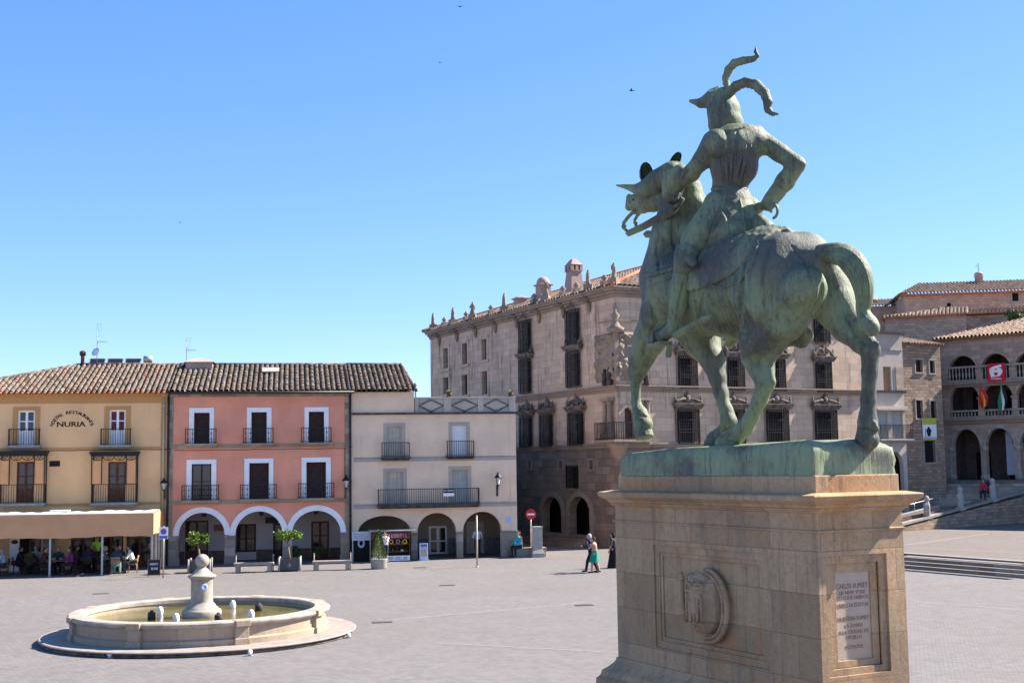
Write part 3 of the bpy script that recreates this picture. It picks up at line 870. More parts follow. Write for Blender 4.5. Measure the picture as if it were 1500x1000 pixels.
# lettering
rotx = Matrix.Rotation(PI/2, 3, 'X')
o0 = OFF[yb.name]
def let(body, px, py, hpx, mat, root, fr=FR, y=-0.012, ang=0.0, sx=1.0, bold=False):
    p = fr.fx(px, py); dd = at_depth(px, py, 68)
    size = hpx*68/FOC*1.42
    return text_mesh(body, size, mat, 'x', root, Vector((p[0], y, p[2]))-Vector(OFF[root.name]), Matrix.Rotation(-ang, 3, 'Y') @ rotx, 0.006, sx=sx)
mes = []
for ddx in (-0.25, 0, 0.25):
    mes.append(let('NURIA', 104+ddx, 621.5, 7.6, m['letter'], yb, sx=1.25))
cx, cy, rx, ry = 105.5, 630, 30.5, 27
word = 'HOSTAL RESTAURANTE'
for i, ch in enumerate(word):
    if ch == ' ': continue
    t = PI*(0.90-0.80*i/(len(word)-1))
    px, py = cx+rx*math.cos(t), cy-ry*math.sin(t)*0.97
    for ddx in (-0.2, 0.2): mes.append(let(ch, px+ddx, py, 4.6, m['letter'], yb, ang=(t-PI/2)*0.75, sx=1.15))
join_meshes('lettering', mes, m['letter'], yb)
# ground floor joinery behind the awning
for i, (a, b, c, d) in enumerate(gdoors):
    french_door(yb, a, b, 0.02, d, 0.15, m['redbrown'], m['glass'], 0.12 if i % 2 else 0.3, m['redbrown'], name='door', t=0.09)
mb = MB(); mb.box(-6.4, -5.8, -0.06, 0.01, 0, 2.9); mb.build('pilaster', m['pier'], yb)
pipe(yb, FR.fx(239.5, 650)[0], 2.4, EAVE-0.1, m['pipe'])
# hip roof
hipx = FR.fx(119, 531, RIDGE_Y)[0]
WR = 0.25-YX0
tile_roof('roof', m['tiles'], yb, (YX0-0.25, -0.4, EAVE+0.02), (1,0,0), (0, RIDGE_Y+0.4, RIDGE_Z-EAVE-0.02), WR+0.05, SL,
          xl=lambda s: (hipx-YX0+0.25)*s/SL, pitch=0.28)
tile_roof('roof', m['tiles_grey'], yb, (0.05, DEPTH+0.4, EAVE+0.02), (-1,0,0), (0, -(DEPTH+0.4-RIDGE_Y), RIDGE_Z-EAVE-0.02), WR, math.hypot(DEPTH+0.4-RIDGE_Y, RIDGE_Z-EAVE), 
          xr=lambda s: WR-(hipx-YX0+0.25)*s/SL, pitch=0.28)
tile_roof('roof', m['tiles'], yb, (YX0-0.25, DEPTH+0.4, EAVE+0.02), (0,-1,0), (hipx-YX0+0.25, 0, RIDGE_Z-EAVE-0.02), DEPTH+0.8, math.hypot(hipx-YX0+0.25, RIDGE_Z-EAVE),
          xl=lambda s: (DEPTH+0.4-RIDGE_Y)*s/math.hypot(hipx-YX0+0.25, RIDGE_Z-EAVE), xr=lambda s: DEPTH+0.8-(RIDGE_Y+0.4)*s/math.hypot(hipx-YX0+0.25, RIDGE_Z-EAVE), pitch=0.28)
mb = MB(); n = int((WR)/0.28)
for k in range(n):
    x = YX0-0.25+0.14+k*0.28
    mb.tube([(x,-0.47,EAVE+0.0),(x,-0.12,EAVE+0.12)], [0.085,0.075], 8)
mb.build('eave_tile', m['eavetile'], yb)
mb = MB(); mb.tube([(hipx, RIDGE_Y, RIDGE_Z+0.02), (0.05, RIDGE_Y, RIDGE_Z+0.02)], 0.11, 8); mb.tube([(YX0-0.25,-0.4,EAVE+0.05),(hipx,RIDGE_Y,RIDGE_Z+0.03)], 0.1, 8); mb.build('ridge', m['tiles'], yb)
mb = MB(); mb.box(YX0-0.1, 0.0, -0.2, DEPTH+0.2, EAVE-0.05, EAVE+0.0); mb.build('soffit', m['tan'], yb)
# on the roof: flue, solar panels, aerial, dish
def rp(px, py, y=RIDGE_Y): return FR.fx(px, py, y)
p = rp(121, 531); mb = MB(); h = rp(121, 517)[2]
mb.tube([(p[0],RIDGE_Y,RIDGE_Z-0.2),(p[0],RIDGE_Y,h)], 0.11, 10); mb.lathe([(0.17,-0.1),(0.19,0.0),(0.17,0.14),(0.05,0.2)], (p[0],RIDGE_Y,h-0.05), 10)
tag(mb.build('flue_pipe', m['redbrown'], None), 'dark capped flue pipe on the roof ridge of the yellow hostel', 'chimney pipe')
bpy.data.objects['flue_pipe'].matrix_world = Matrix.Translation(Vector(row.O)) @ Matrix.Rotation(row.a, 4, 'Z')
sp = thing('solar_array', 'row of dark tilted solar panels along the yellow hostel ridge', 'solar panels', row, (rp(168, 530)[0], RIDGE_Y+0.5, RIDGE_Z-0.1))
xa, xb = rp(127, 525)[0], rp(206, 525)[0]
for k in range(3):
    a = xa+(xb-xa)*(k+0.06)/3; b = xa+(xb-xa)*(k+0.88)/3
    mb = MB(); M4 = Matrix.Translation((0, RIDGE_Y+0.5, RIDGE_Z-0.08)) @ Matrix.Rotation(rad(42), 4, 'X')
    mb.box(a, b, 0, 0.75, 0, 0.04, M=M4); fr_ = mb.build('panel', m['solar'], sp)
    q = MB()
    for aa, bb, y0, y1 in ((a-0.06,a,0,0.75),(b,b+0.06,0,0.75),(a,b,-0.05,0),(a,b,0.75,0.8)): q.box(aa, bb, y0, y1, -0.01, 0.06, M=M4)
    q.build('frame', m['steel'], fr_)
mb = MB(); mb.tube([(xb+0.05,RIDGE_Y+1.1,RIDGE_Z+0.42),(xb+0.55,RIDGE_Y+1.1,RIDGE_Z+0.42)], 0.22, 12); mb.build('tank', m['steel'], sp)
def aerial(name, label, px, pytop, pybot, dish=None, y=RIDGE_Y):
    p = rp(px, pybot, y); zt_ = rp(px, pytop, y)[2]; zb = RIDGE_Z-0.15
    t = thing(name, label, 'aerial', row, (p[0], y, zb))
    q = MB(); q.tube([(p[0],y,zb),(p[0],y,zt_)], 0.022, 6); q.build('mast', m['steel'], t)
    q = MB()
    for k in range(6):
        z = zt_-0.05-k*0.14; q.bar((p[0]-0.02,y,z),(p[0]+0.28-0.02*k,y,z), 0.014)
    z = zt_-(zt_-zb)*0.42
    q.bar((p[0]+0.02,y,z),(p[0]+0.55,y,z), 0.02)
    for k in range(7): q.bar((p[0]+0.05+k*0.08,y-0.12,z),(p[0]+0.05+k*0.08,y+0.12,z), 0.012); q.bar((p[0]+0.05+k*0.08,y,z-0.1+0.01*k),(p[0]+0.05+k*0.08,y,z+0.1-0.01*k), 0.012)
    q.build('aerial_rods', m['steel'], t)
    if dish:
        q = MB(); zz = rp(*dish, y)[2]
        prof = [(0.02,-0.1),(0.14,-0.08),(0.26,0.0),(0.27,0.015),(0.14,-0.06),(0.02,-0.08)]
        q.lathe(prof, (0,0,0), 16)
        o = q.build('dish', m['signwhite'], t, off=(0,0,0))
        o.matrix_local = Matrix.Translation(Vector((rp(*dish, y)[0], y-0.1, zz))-Vector(OFF[t.name])) @ Matrix.Rotation(rad(62), 4, 'X') @ Matrix.Rotation(rad(-30), 4, 'Y')
    return t
aerial('roof_aerial', 'tall television mast with a white dish above the yellow hostel roof', 142, 473, 528, (140.5, 515.5))
aerial('roof_aerial', 'thin short television aerial beside the boxy pale roof chimney', 273, 494, 531, y=RIDGE_Y+0.3)

# ================================================================== pink house
PX1 = 9.8
pk = thing('pink_house', 'salmon pink three storey house with white framed windows and three white arches', 'building', row, (4.9, 0, 0))
holes = []
U_o = [R(277, 597, 313.3, 651), R(361.6, 596.5, 397.7, 650), R(446, 596, 481.3, 649)]
U_i = [R(284.2, 604.2, 307, 651), R(368.2, 603.4, 390.7, 650), R(452.3, 602.7, 474.7, 649)]
L_o = [R(273, 672.6, 316.8, 733.6), R(357.8, 671, 400.4, 731), R(441.7, 669.5, 484.5, 730)]
L_i = [R(280.7, 679.2, 309.5, 733.6), R(365.1, 677.8, 393.8, 731), R(448.8, 676.5, 477.5, 730)]
for q in U_i+L_i: holes.append(rect_poly(*q))
A_in = [(261.5, 329), (344.5, 413.8), (427.8, 498.8)]
arcs = []
for (pa, pb), ytop, ysp in zip(A_in, (750.5, 748.5, 747.5), (783.5, 782.8, 780)):
    x0, x1 = FR.fx(pa, 790)[0], FR.fx(pb, 790)[0]; zs = FR.fx((pa+pb)/2, ysp)[2]; ztp = FR.fx((pa+pb)/2, ytop)[2]
    arcs.append((x0, x1, zs, ztp)); holes.append(arch_poly(x0, x1, -0.001, zs, ztp))
xq0, xq1 = FR.fx(253, 700)[0], FR.fx(505, 700)[0]
zsp = arcs[0][2]
mb = MB(); mb.panel(rect_poly(0.02, PX1, -0.001, EAVE), holes, 0, 0.5, zskip=0.01); mb.build('wall', m['pink'], pk)
shell(pk, 0.02, PX1, EAVE, m['pink'])
mb = MB(); mb.box(0.03, xq0, -0.03, 0.01, arcs[0][2], EAVE-0.02); mb.build('quoin', m['quoin'], pk)
mb = MB(); mb.box(xq1, PX1-0.01, -0.03, 0.01, arcs[2][2], EAVE-0.02); mb.build('quoin', m['quoin'], pk)
for a, b, c, d in zip(U_o, U_i, L_o, L_i):
    surround(pk, *a, *b, m['white'], -0.045); surround(pk, *c, *d, m['white'], -0.045)
for k, q in enumerate(U_i): louvre(pk, *q, mat=m['brown'])
louvre(pk, L_i[1][0], L_i[1][1], L_i[1][2], L_i[1][3], mat=m['brown']); louvre(pk, *L_i[2], mat=m['brown'])
french_door(pk, *L_i[0], 0.14, m['brown'], m['glass'], 0.08, t=0.07)
for q in [R(272, 628, 317.3, 650.5), R(356.7, 627, 400.5, 650), R(441.4, 626, 485, 648.8)]: balcony(pk, q[0], q[1], q[2]+0.03, q[3], 0.36, 0.1, m['quoin'], scroll=True)
for q in [R(267, 710, 321, 733), R(352.2, 709, 405.4, 731), R(437, 707, 489, 729.5)]: balcony(pk, q[0], q[1], q[2]+0.03, q[3], 0.42, 0.12, m['quoin'], scroll=True)
for ya, in ((651.5,), (733,)):
    z = FR.fx(380, ya)[2]; band_part(pk, 0.05, PX1-0.05, z-0.13, z+0.05, m['quoin'], 0.06)
band_part(pk, 0.03, PX1-0.02, EAVE-0.22, EAVE-0.02, m['quoin'], 0.1, 'cornice')
q = MB(); q.tube([(0.3+k*0.62, -0.08, 6.22-0.03*abs(math.sin(k*0.9))) for k in range(16)], 0.014, 5); q.build('cable', m['darkpipe'], pk)
q = MB(); q.tube([(PX1-0.32,-0.05,3.4),(PX1-0.32,-0.06,6.2)], 0.014, 5); q.build('cable', m['darkpipe'], pk)
# white archivolts
for (x0, x1, zs, ztp), wdt in zip(arcs, (0.31, 0.31, 0.31)):
    inner = arch_poly(x0, x1, zs, zs, ztp, 28)[1:-1]; cx = (x0+x1)/2
    outer = [(cx+(px-cx)*(1+wdt/((x1-x0)/2)), zs+(pz-zs)*(1+wdt/(ztp-zs))) for px, pz in inner]
    mb = MB(); mb.ring(inner, outer, -0.05, 0.02); mb.build('arch_surround', m['white'], pk)
# stone piers
px_ = [0.04]+[v for a in arcs for v in (a[0], a[1])]+[PX1-0.02]
for k in range(4):
    a, b = px_[2*k], px_[2*k+1]; zs = arcs[min(k, 2)][2]
    mb = MB(); mb.box(a, b, -0.04, 0.52, 0, zs-0.12); mb.box(a-0.04, b+0.04, -0.09, 0.55, zs-0.12, zs-0.002); mb.box(a-0.03, b+0.03, -0.07, 0.54, 0.001, 0.35)
    mb.build('pier', m['pier'], pk, bevel=0.015)
# arcade behind
BW = 3.6
mb = MB(); dh = []
Rb = lambda *a: FR.rect(*a, BW)
D1 = Rb(271, 762, 305, 824); D2 = Rb(346, 767, 375, 808); D3 = Rb(400, 766, 414, 820); D4 = Rb(456, 763, 482, 817)
for q in (D1, D2, D3, D4): dh.append(rect_poly(q[0], q[1], -0.001 if q in (D1, D3, D4) else q[2], q[3]))
mb.panel(rect_poly(0.32, PX1-0.3, -0.001, 3.45), dh, BW, BW+0.3, zskip=0.01); mb.build('arcade_wall', m['whitewash'], pk)
mb = MB(); mb.box(0.32, PX1-0.3, 0.5, BW+0.3, 3.46, 3.6); mb.build('ceiling', m['whitewash'], pk)
zz = FR.fx(430, 803, BW)[2]; wx = 0.33
mb = MB()
for q in sorted((D1, D2, D3, D4))+[(PX1-0.31, 0, 0, 0)]:
    if q[0]-wx > 0.05: mb.box(wx, q[0]-0.02, BW-0.025, BW+0.01, 0, zz)
    wx = q[1]+0.02
mb.build('wainscot', m['wainscot'], pk)
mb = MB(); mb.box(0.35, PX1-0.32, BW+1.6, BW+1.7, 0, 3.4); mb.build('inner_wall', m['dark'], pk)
for q, f in ((D1, 'redbrown'), (D4, 'redbrown'), (D3, 'brown')): french_door(pk, q[0], q[1], 0.02, q[3], BW+0.1, m[f], m['glass'], 0.25, m[f], name='door', t=0.1, mull=q is not D3)
french_door(pk, *D2, BW+0.08, m['brown'], m['glass'], 0.0, name='shop_window', t=0.1)
mb = MB(); q = Rb(313, 768, 328, 777); mb.box(q[0], q[1], BW-0.03, BW-0.005, q[2], q[3]); mb.build('notice', m['wood'], pk)
mb = MB(); q = Rb(389, 757, 408, 768); mb.box(q[0], q[1], BW-0.5, BW-0.45, q[2]+0.1, q[3]); mb.build('hanging_sign', m['brown'], pk)
PW = PX1+3.52
tile_roof('roof', m['tiles_grey'], pk, (0.06, -0.42, EAVE+0.03), (1,0,0), (0, RIDGE_Y+0.42, RIDGE_Z-EAVE-0.03), PX1-0.06, SL, pitch=0.29)
tile_roof('roof', m['tiles_grey'], pk, (PX1, DEPTH+0.4, EAVE+0.03), (-1,0,0), (0, -(DEPTH+0.4-RIDGE_Y), RIDGE_Z-EAVE-0.03), PX1-0.06, math.hypot(DEPTH+0.4-RIDGE_Y, RIDGE_Z-EAVE), pitch=0.29)
mb = MB(); mb.tube([(0.06,RIDGE_Y,RIDGE_Z+0.02),(PX1,RIDGE_Y,RIDGE_Z+0.02)], 0.11, 8); mb.build('ridge', m['tiles_grey'], pk)
mb = MB(); mb.box(0.05, PX1, -0.3, DEPTH+0.2, EAVE-0.02, EAVE+0.01); mb.build('soffit', m['wood'], pk)
mb = MB(); mb.tube([(0.1,-0.46,EAVE-0.02),(PX1+0.2,-0.46,EAVE-0.02)], 0.075, 8); mb.build('gutter', m['darkpipe'], pk)
pipe(pk, FR.fx(245.8, 700)[0], 0.05, EAVE-0.05, m['darkpipe'], -0.1, 0.06)
# chimney box and skylight on the roof
cxa, cxb = FR.fx(272, 537, 4.4)[0], FR.fx(311, 537, 4.4)[0]
zc0 = RIDGE_Z-(RIDGE_Y-4.0)*0.355-0.2; zc1 = FR.fx(290, 530, 4.4)[2]
mb = MB(); mb.box(cxa, cxb, 4.4, 6.0, zc0-0.4, zc1); ch = mb.build('chimney', m['pinkplaster'], pk)
mb = MB(); mb.frustum((cxa-0.12,cxb+0.12,4.28,6.12,zc1),(cxa+0.5,cxb-0.5,5.0,5.4,zc1+0.28)); mb.build('chimney_cap', m['pinkplaster'], ch)
mb = MB(); sxa = FR.fx(384, 543, 4.0)[0]; sxb = FR.fx(409, 543, 4.0)[0]
M4 = Matrix.Translation((0, 3.3, EAVE+0.12+3.72*0.333)) @ Matrix.Rotation(math.atan2(RIDGE_Z-EAVE, RIDGE_Y+0.4), 4, 'X')
mb.box(sxa, sxb, 0, 0.95, 0, 0.08, M=M4); mb.build('skylight', m['concrete'], pk)

# ================================================================== cream house
CX0, CX1 = 9.82, FR.fx(756.5, 700)[0]
cr = thing('cream_house', 'cream plastered house with long balcony, diamond parapet and three round arches', 'building', row, ((CX0+CX1)/2, 0, 0))
xm = FR.fx(606.5, 590)[0]; zpar0 = FR.fx(680, 605)[2]; zpar1 = FR.fx(680, 581)[2]
holes = []
CU = [R(567, 624.6, 588.4, 669.5), R(662.5, 623, 683.2, 666.5)]
CL = [R(567, 691, 590.8, 740), R(662.5, 687.7, 685.5, 737.5)]
for q in CU+CL: holes.append(rect_poly(*q))
carc = []
for pa, pb, yt, ys in ((524.5, 602, 755, 779), (611.5, 668.5, 750.8, 778), (678.5, 735, 749, 776)):
    x0, x1 = FR.fx(pa, 790)[0], FR.fx(pb, 790)[0]
    carc.append((x0, x1, FR.fx((pa+pb)/2, ys)[2], FR.fx((pa+pb)/2, yt)[2]))
    holes.append(arch_poly(x0, x1, -0.001, carc[-1][2], carc[-1][3]))
mb = MB(); mb.panel([(CX0,-0.001),(CX1,-0.001),(CX1,zpar0),(xm,zpar0),(xm,EAVE),(CX0,EAVE)], holes, 0, 0.5, zskip=0.01); mb.build('wall', m['cream'], cr)
mb = MB(); t = 0.3
mb.box(CX0, CX0+t, 0.5, DEPTH, 0, EAVE); mb.box(CX1-t, CX1, 0.5, DEPTH, 0, zpar0); mb.box(CX0+t, CX1-t, DEPTH-t, DEPTH, 0, zpar0); mb.box(xm-t, xm, 0.5, DEPTH, zpar0-0.2, EAVE)
mb.build('wall', m['cream'], cr)
mb = MB(); mb.box(CX0+1, CX1-0.25, DEPTH+0.002, DEPTH+14, 0, zpar0-0.6); mb.build('added_shade_block', m['greyplaster'], cr)  # unseen block, added to darken the street and lower palace wall
mb = MB(); mb.box(xm, CX1-t, 0.5, DEPTH-t, zpar0-0.25, zpar0-0.1); mb.build('terrace', m['concrete'], cr)
# diamond parapet
mb = MB(); mb.box(xm+0.02, CX1, 0.06, 0.26, zpar0+0.06, zpar1-0.1); mb.box(xm+0.02, CX1+0.03, -0.02, 0.3, zpar1-0.1, zpar1)
xs = [FR.fx(p, 590)[0] for p in (608, 613, 650, 661, 700, 708, 745.5, 754.5)]
for a, b in ((xs[0], xs[1]), (xs[2], xs[3]), (xs[4], xs[5]), (xs[6], xs[7])): mb.box(a, b, -0.03, 0.06, zpar0+0.06, zpar1-0.1)
par = mb.build('parapet', m['greyplaster'], cr, bevel=0.01)
mb = MB()
for a, b in ((xs[1], xs[2]), (xs[3], xs[4]), (xs[5], xs[6])):
    cx, cz = (a+b)/2, (zpar0+zpar1-0.05)/2; hw, hh = (b-a)/2-0.03, (zpar1-zpar0)/2-0.12
    P4 = [(cx-hw,cz),(cx,cz+hh),(cx+hw,cz),(cx,cz-hh)]
    mb.prism([(cx-hw*0.86,cz),(cx,cz+hh*0.8),(cx+hw*0.86,cz),(cx,cz-hh*0.8)], 0.01, 0.06)
    for k in range(4):
        p, q = P4[k], P4[(k+1) % 4]; mb.bar((p[0],0.03,p[1]),(q[0],0.03,q[1]), 0.035, 0.075, 1)  # dark bars paint in the weathered shadow round each diamond
mb.build('diamond_relief', [m['greyplaster'], m['weathered']], par)
mb = MB(); mb.box(CX0+0.1, CX1+0.08, -0.14, 0.02, zpar0-0.05, zpar0+0.06); mb.build('string_course', m['sooty'], cr)
for yy in (669.5, 737.5):
    z = FR.fx(650, yy)[2]; band_part(cr, CX0+0.15, CX1-0.01, z-0.03, z+0.05, m['concrete'], 0.035); band_part(cr, CX0+0.15, CX1-0.01, z-0.2, z-0.032, m['paleplaster'], 0.02)
mb = MB(); mb.box(CX0+0.02, FR.fx(520, 650)[0], -0.018, 0.01, 0, zpar0-0.06); mb.build('pilaster', m['cream'], cr)
mb = MB(); mb.box(FR.fx(747, 650)[0], CX1-0.005, -0.018, 0.01, 1.5, zpar0-0.06); mb.build('pilaster', m['cream'], cr)
for q in CU+CL: surround(cr, q[0]-0.2, q[1]+0.2, q[2], q[3]+0.2, *q, m['paleplaster'], -0.022)
louvre(cr, *CU[0], mat=m['shutter'], folds=4, pitch=0.12); louvre(cr, *CU[1], mat=m['signwhite'], folds=2, pitch=0.12)
louvre(cr, *CL[0], mat=m['shutter'], folds=4, pitch=0.12); louvre(cr, *CL[1], mat=m['greyshutter'], folds=2, pitch=0.12)
for q in (R(558.7, 647.7, 599, 669.5), R(654, 645.5, 693, 667.5)): balcony(cr, q[0], q[1], q[2], q[3], 0.38, 0.1, m['sooty'])
q = R(553.5, 715, 700, 738.5); lb = balcony(cr, q[0], q[1], q[2]+0.03, q[3], 0.55, 0.14, m['sooty'])
s = R(647.5, 714.6, 663, 726); mb = MB(); mb.box(s[0], s[1], -0.6, -0.575, s[2], s[3]); sg = mb.build('sale_sign', m['signwhite'], lb)
mb = MB(); zmid = s[2]+(s[3]-s[2])*0.4; mb.box(s[0], s[1], -0.606, -0.601, zmid, s[3]); mb.build('sign_panel', m['letter'], sg)
me = text_mesh('SE VENDE', 0.13, m['signwhite'], 'x', cr, Vector(((s[0]+s[1])/2, -0.61, (zmid+s[3])/2))-Vector(OFF[cr.name]), rotx, 0.002)
join_meshes('lettering', [me], m['signwhite'], sg)
# piers with plinth stone, shop wall, doors behind the arches
for a, b in ((CX0+0.02, carc[0][0]), (carc[0][1], carc[1][0]), (carc[1][1], carc[2][0]), (carc[2][1], CX1)):
    zs = FR.fx(690, 778)[2]
    mb = MB(); mb.box(a, b-0.003, -0.03, 0.52, 0, zs-0.1); mb.box(a-0.03, b+0.03, -0.07, 0.55, zs-0.1, zs+0.0)
    mb.build('pier', m['pier'], cr, bevel=0.015)
D1 = Rb(628.5, 770, 655.5, 815); D2 = Rb(683, 763, 709, 806)
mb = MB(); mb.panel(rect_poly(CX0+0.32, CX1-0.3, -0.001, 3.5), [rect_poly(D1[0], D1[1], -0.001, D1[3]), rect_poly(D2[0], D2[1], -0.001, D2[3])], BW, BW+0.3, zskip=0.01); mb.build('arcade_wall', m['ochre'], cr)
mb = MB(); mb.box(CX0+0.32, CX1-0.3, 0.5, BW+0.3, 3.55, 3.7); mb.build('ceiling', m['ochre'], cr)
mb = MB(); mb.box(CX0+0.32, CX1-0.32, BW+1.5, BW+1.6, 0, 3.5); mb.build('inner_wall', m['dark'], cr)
zz = FR.fx(720, 786, BW)[2]
tw = plain('blue_grey_tiling', (0.12,0.12,0.15), 0.5, 0.35, 7)
for a, b in ((CX0+0.33, D1[0]-0.05), (D1[1]+0.05, D2[0]-0.05), (D2[1]+0.05, CX1-0.31)):
    mb = MB(); mb.box(a, b, BW-0.03, BW+0.01, 0, zz); mb.build('tile_wainscot', tw, cr)
french_door(cr, D1[0], D1[1], 0.02, D1[3], BW+0.1, m['steel'], m['glass'], 0.0, name='door', t=0.12, rails=1)
louvre(cr, D2[0], D2[1], 0.02, D2[3], BW+0.1, m['shutter'], 2, 'door', 0.14)
# roof strip over the left bay
RW = xm-CX0+0.12
tile_roof('roof', m['tiles_grey'], cr, (CX0, -0.42, EAVE+0.03), (1,0,0), (0, RIDGE_Y+0.42, RIDGE_Z-EAVE-0.03), RW+0.1, SL, xr=lambda s: RW-0.35*s/SL, pitch=0.29)
tile_roof('roof', m['tiles_grey'], cr, (CX0+RW-0.35, DEPTH+0.4, EAVE+0.03), (-1,0,0), (0, -(DEPTH+0.4-RIDGE_Y), RIDGE_Z-EAVE-0.03), RW-0.35, math.hypot(DEPTH+0.4-RIDGE_Y, RIDGE_Z-EAVE), pitch=0.29)
mb = MB(); mb.tube([(CX0,RIDGE_Y,RIDGE_Z+0.02),(xm-0.2,RIDGE_Y,RIDGE_Z+0.02)], 0.11, 8)
mb.tube([(xm+0.08,-0.42,EAVE+0.06),(xm-0.24,RIDGE_Y,RIDGE_Z+0.04)], 0.1, 8); mb.build('ridge', m['tiles_grey'], cr)
mb = MB(); mb.prism([(0.3,EAVE-0.3),(DEPTH,EAVE-0.3),(DEPTH,EAVE),(RIDGE_Y,RIDGE_Z-0.08),(0.3,EAVE+0.15)], 0, 0.3)
o = mb.build('gable', m['cream'], cr, off=(0,0,0)); o.matrix_local = Matrix.Translation(Vector((xm-0.36,0,0))-Vector(OFF[cr.name])) @ Matrix(((0,1,0,0),(1,0,0,0),(0,0,1,0),(0,0,0,1)))
pipe(cr, FR.fx(513.2, 700)[0], 0.05, EAVE-0.05, m['darkpipe'], -0.1, 0.06)
mb = MB(); pz = FR.fx(608, 565)[2]; mb.tube([(xm+0.1,0.1,zpar1),(xm+0.1,0.1,pz)], 0.05, 6); mb.lathe([(0.08,0),(0.1,0.1),(0.0,0.25)], (xm+0.1,0.1,pz), 8); mb.build('vent_pipe', m['concrete'], cr)
mb = MB()
for px, c in ((658, 0), (748, 1)):
    p = FR.fx(px, 579, 0.15); q = MB()
    q.lathe([(0.12,0),(0.18,0.22),(0.15,0.24),(0.05,0.22)], (0,0,0), 10)
    o = q.build('flower_pot', m['redbrown'], None); o.location = Vector(row.wld(p[0], 0.15, zpar1+0.001))
    tag(o, ['clay flower pot standing on the middle of the diamond parapet', 'clay flower pot standing on the right end of the diamond parapet'][c], 'flower pot')
    q = MB(); rr = random.Random(c)
    for k in range(70):
        a = rr.uniform(0, 2*PI); e = rr.uniform(0.1, 1.2); L = rr.uniform(0.1, 0.28)
        d = Vector((math.cos(a)*math.cos(e), math.sin(a)*math.cos(e), math.sin(e))); sd = d.orthogonal().normalized()*0.03
        b0 = Vector((0,0,0.2)); q.add([b0, b0+d*L*0.6+sd, b0+d*L, b0+d*L*0.6-sd], [(0,1,2,3)])
    o2 = q.build('potted_plant', m['bush'], None); o2.location = o.location
    tag(o2, ['small green plant in the clay pot mid parapet', 'small green plant in the clay pot at parapet end'][c], 'plant')
# ------------------------------------------------------------------ people
def lerp(a, b, t): return np.array(a)+(np.array(b)-np.array(a))*t

def skeleton(pose, lean=0.0, stride=0.0, h=1.7, arms='down', head_turn=0.0):
    """joints of a figure facing +y, feet on z=0"""
    k = h/1.7; J = {}
    if pose == 'sit':
        hip = 0.46; J['pelvis'] = (0, 0, hip+0.09)
        J['chest'] = (0, lean*0.8, hip+0.46); J['neck'] = (0, lean, hip+0.66); J['head'] = (0, lean+0.03, hip+0.79)
        for s, n in ((-1,'l'), (1,'r')):
            J['hip'+n] = (s*0.10, 0.02, hip+0.06); J['knee'+n] = (s*0.13, 0.44, hip+0.05); J['ank'+n] = (s*0.13, 0.40+stride*s, 0.07); J['toe'+n] = (s*0.14, 0.58+stride*s, 0.04)
            J['sh'+n] = (s*0.19, lean*0.9, hip+0.55)
    else:
        J['pelvis'] = (0, 0, 0.93); J['chest'] = (0, lean*0.6, 1.27); J['neck'] = (0, lean, 1.46); J['head'] = (0, lean+0.03, 1.58)
        for s, n in ((-1,'l'), (1,'r')):
            f = stride*s
            J['hip'+n] = (s*0.09, 0, 0.90); J['knee'+n] = (s*0.10, f*0.55+0.03, 0.49); J['ank'+n] = (s*0.10, f-0.02, 0.08+max(0,-f)*0.12); J['toe'+n] = (s*0.11, f+0.15, 0.035)
            J['sh'+n] = (s*0.19, lean*0.9, 1.39)
    for s, n in ((-1,'l'), (1,'r')):
        sh = np.array(J['sh'+n])
        if arms == 'down': e = sh+(s*0.06, -0.03-stride*s*0.25, -0.29); w = e+(s*0.0, 0.07-stride*s*0.3, -0.25)
        elif arms == 'table': e = sh+(s*0.07, 0.14, -0.25); w = e+(-s*0.08, 0.23, 0.04)
        elif arms == 'lap': e = sh+(s*0.07, 0.06, -0.27); w = e+(-s*0.09, 0.24, -0.06)
        elif arms == 'hug': e = sh+((0.05, 0.1, -0.26) if s < 0 else (0.12, 0.08, -0.22)); w = e+((0.05, 0.2, 0.02) if s < 0 else (0.18, -0.03, -0.05))
        elif arms == 'face': e = sh+(s*0.06, 0.16, -0.22); w = e+(-s*0.1, 0.1, 0.2)
        J['elb'+n] = e; J['wri'+n] = w
        d = w-e; d = d/np.linalg.norm(d); J['hnd'+n] = w+d*0.09
    return {a: np.array(b, float)*k for a, b in J.items()}, k

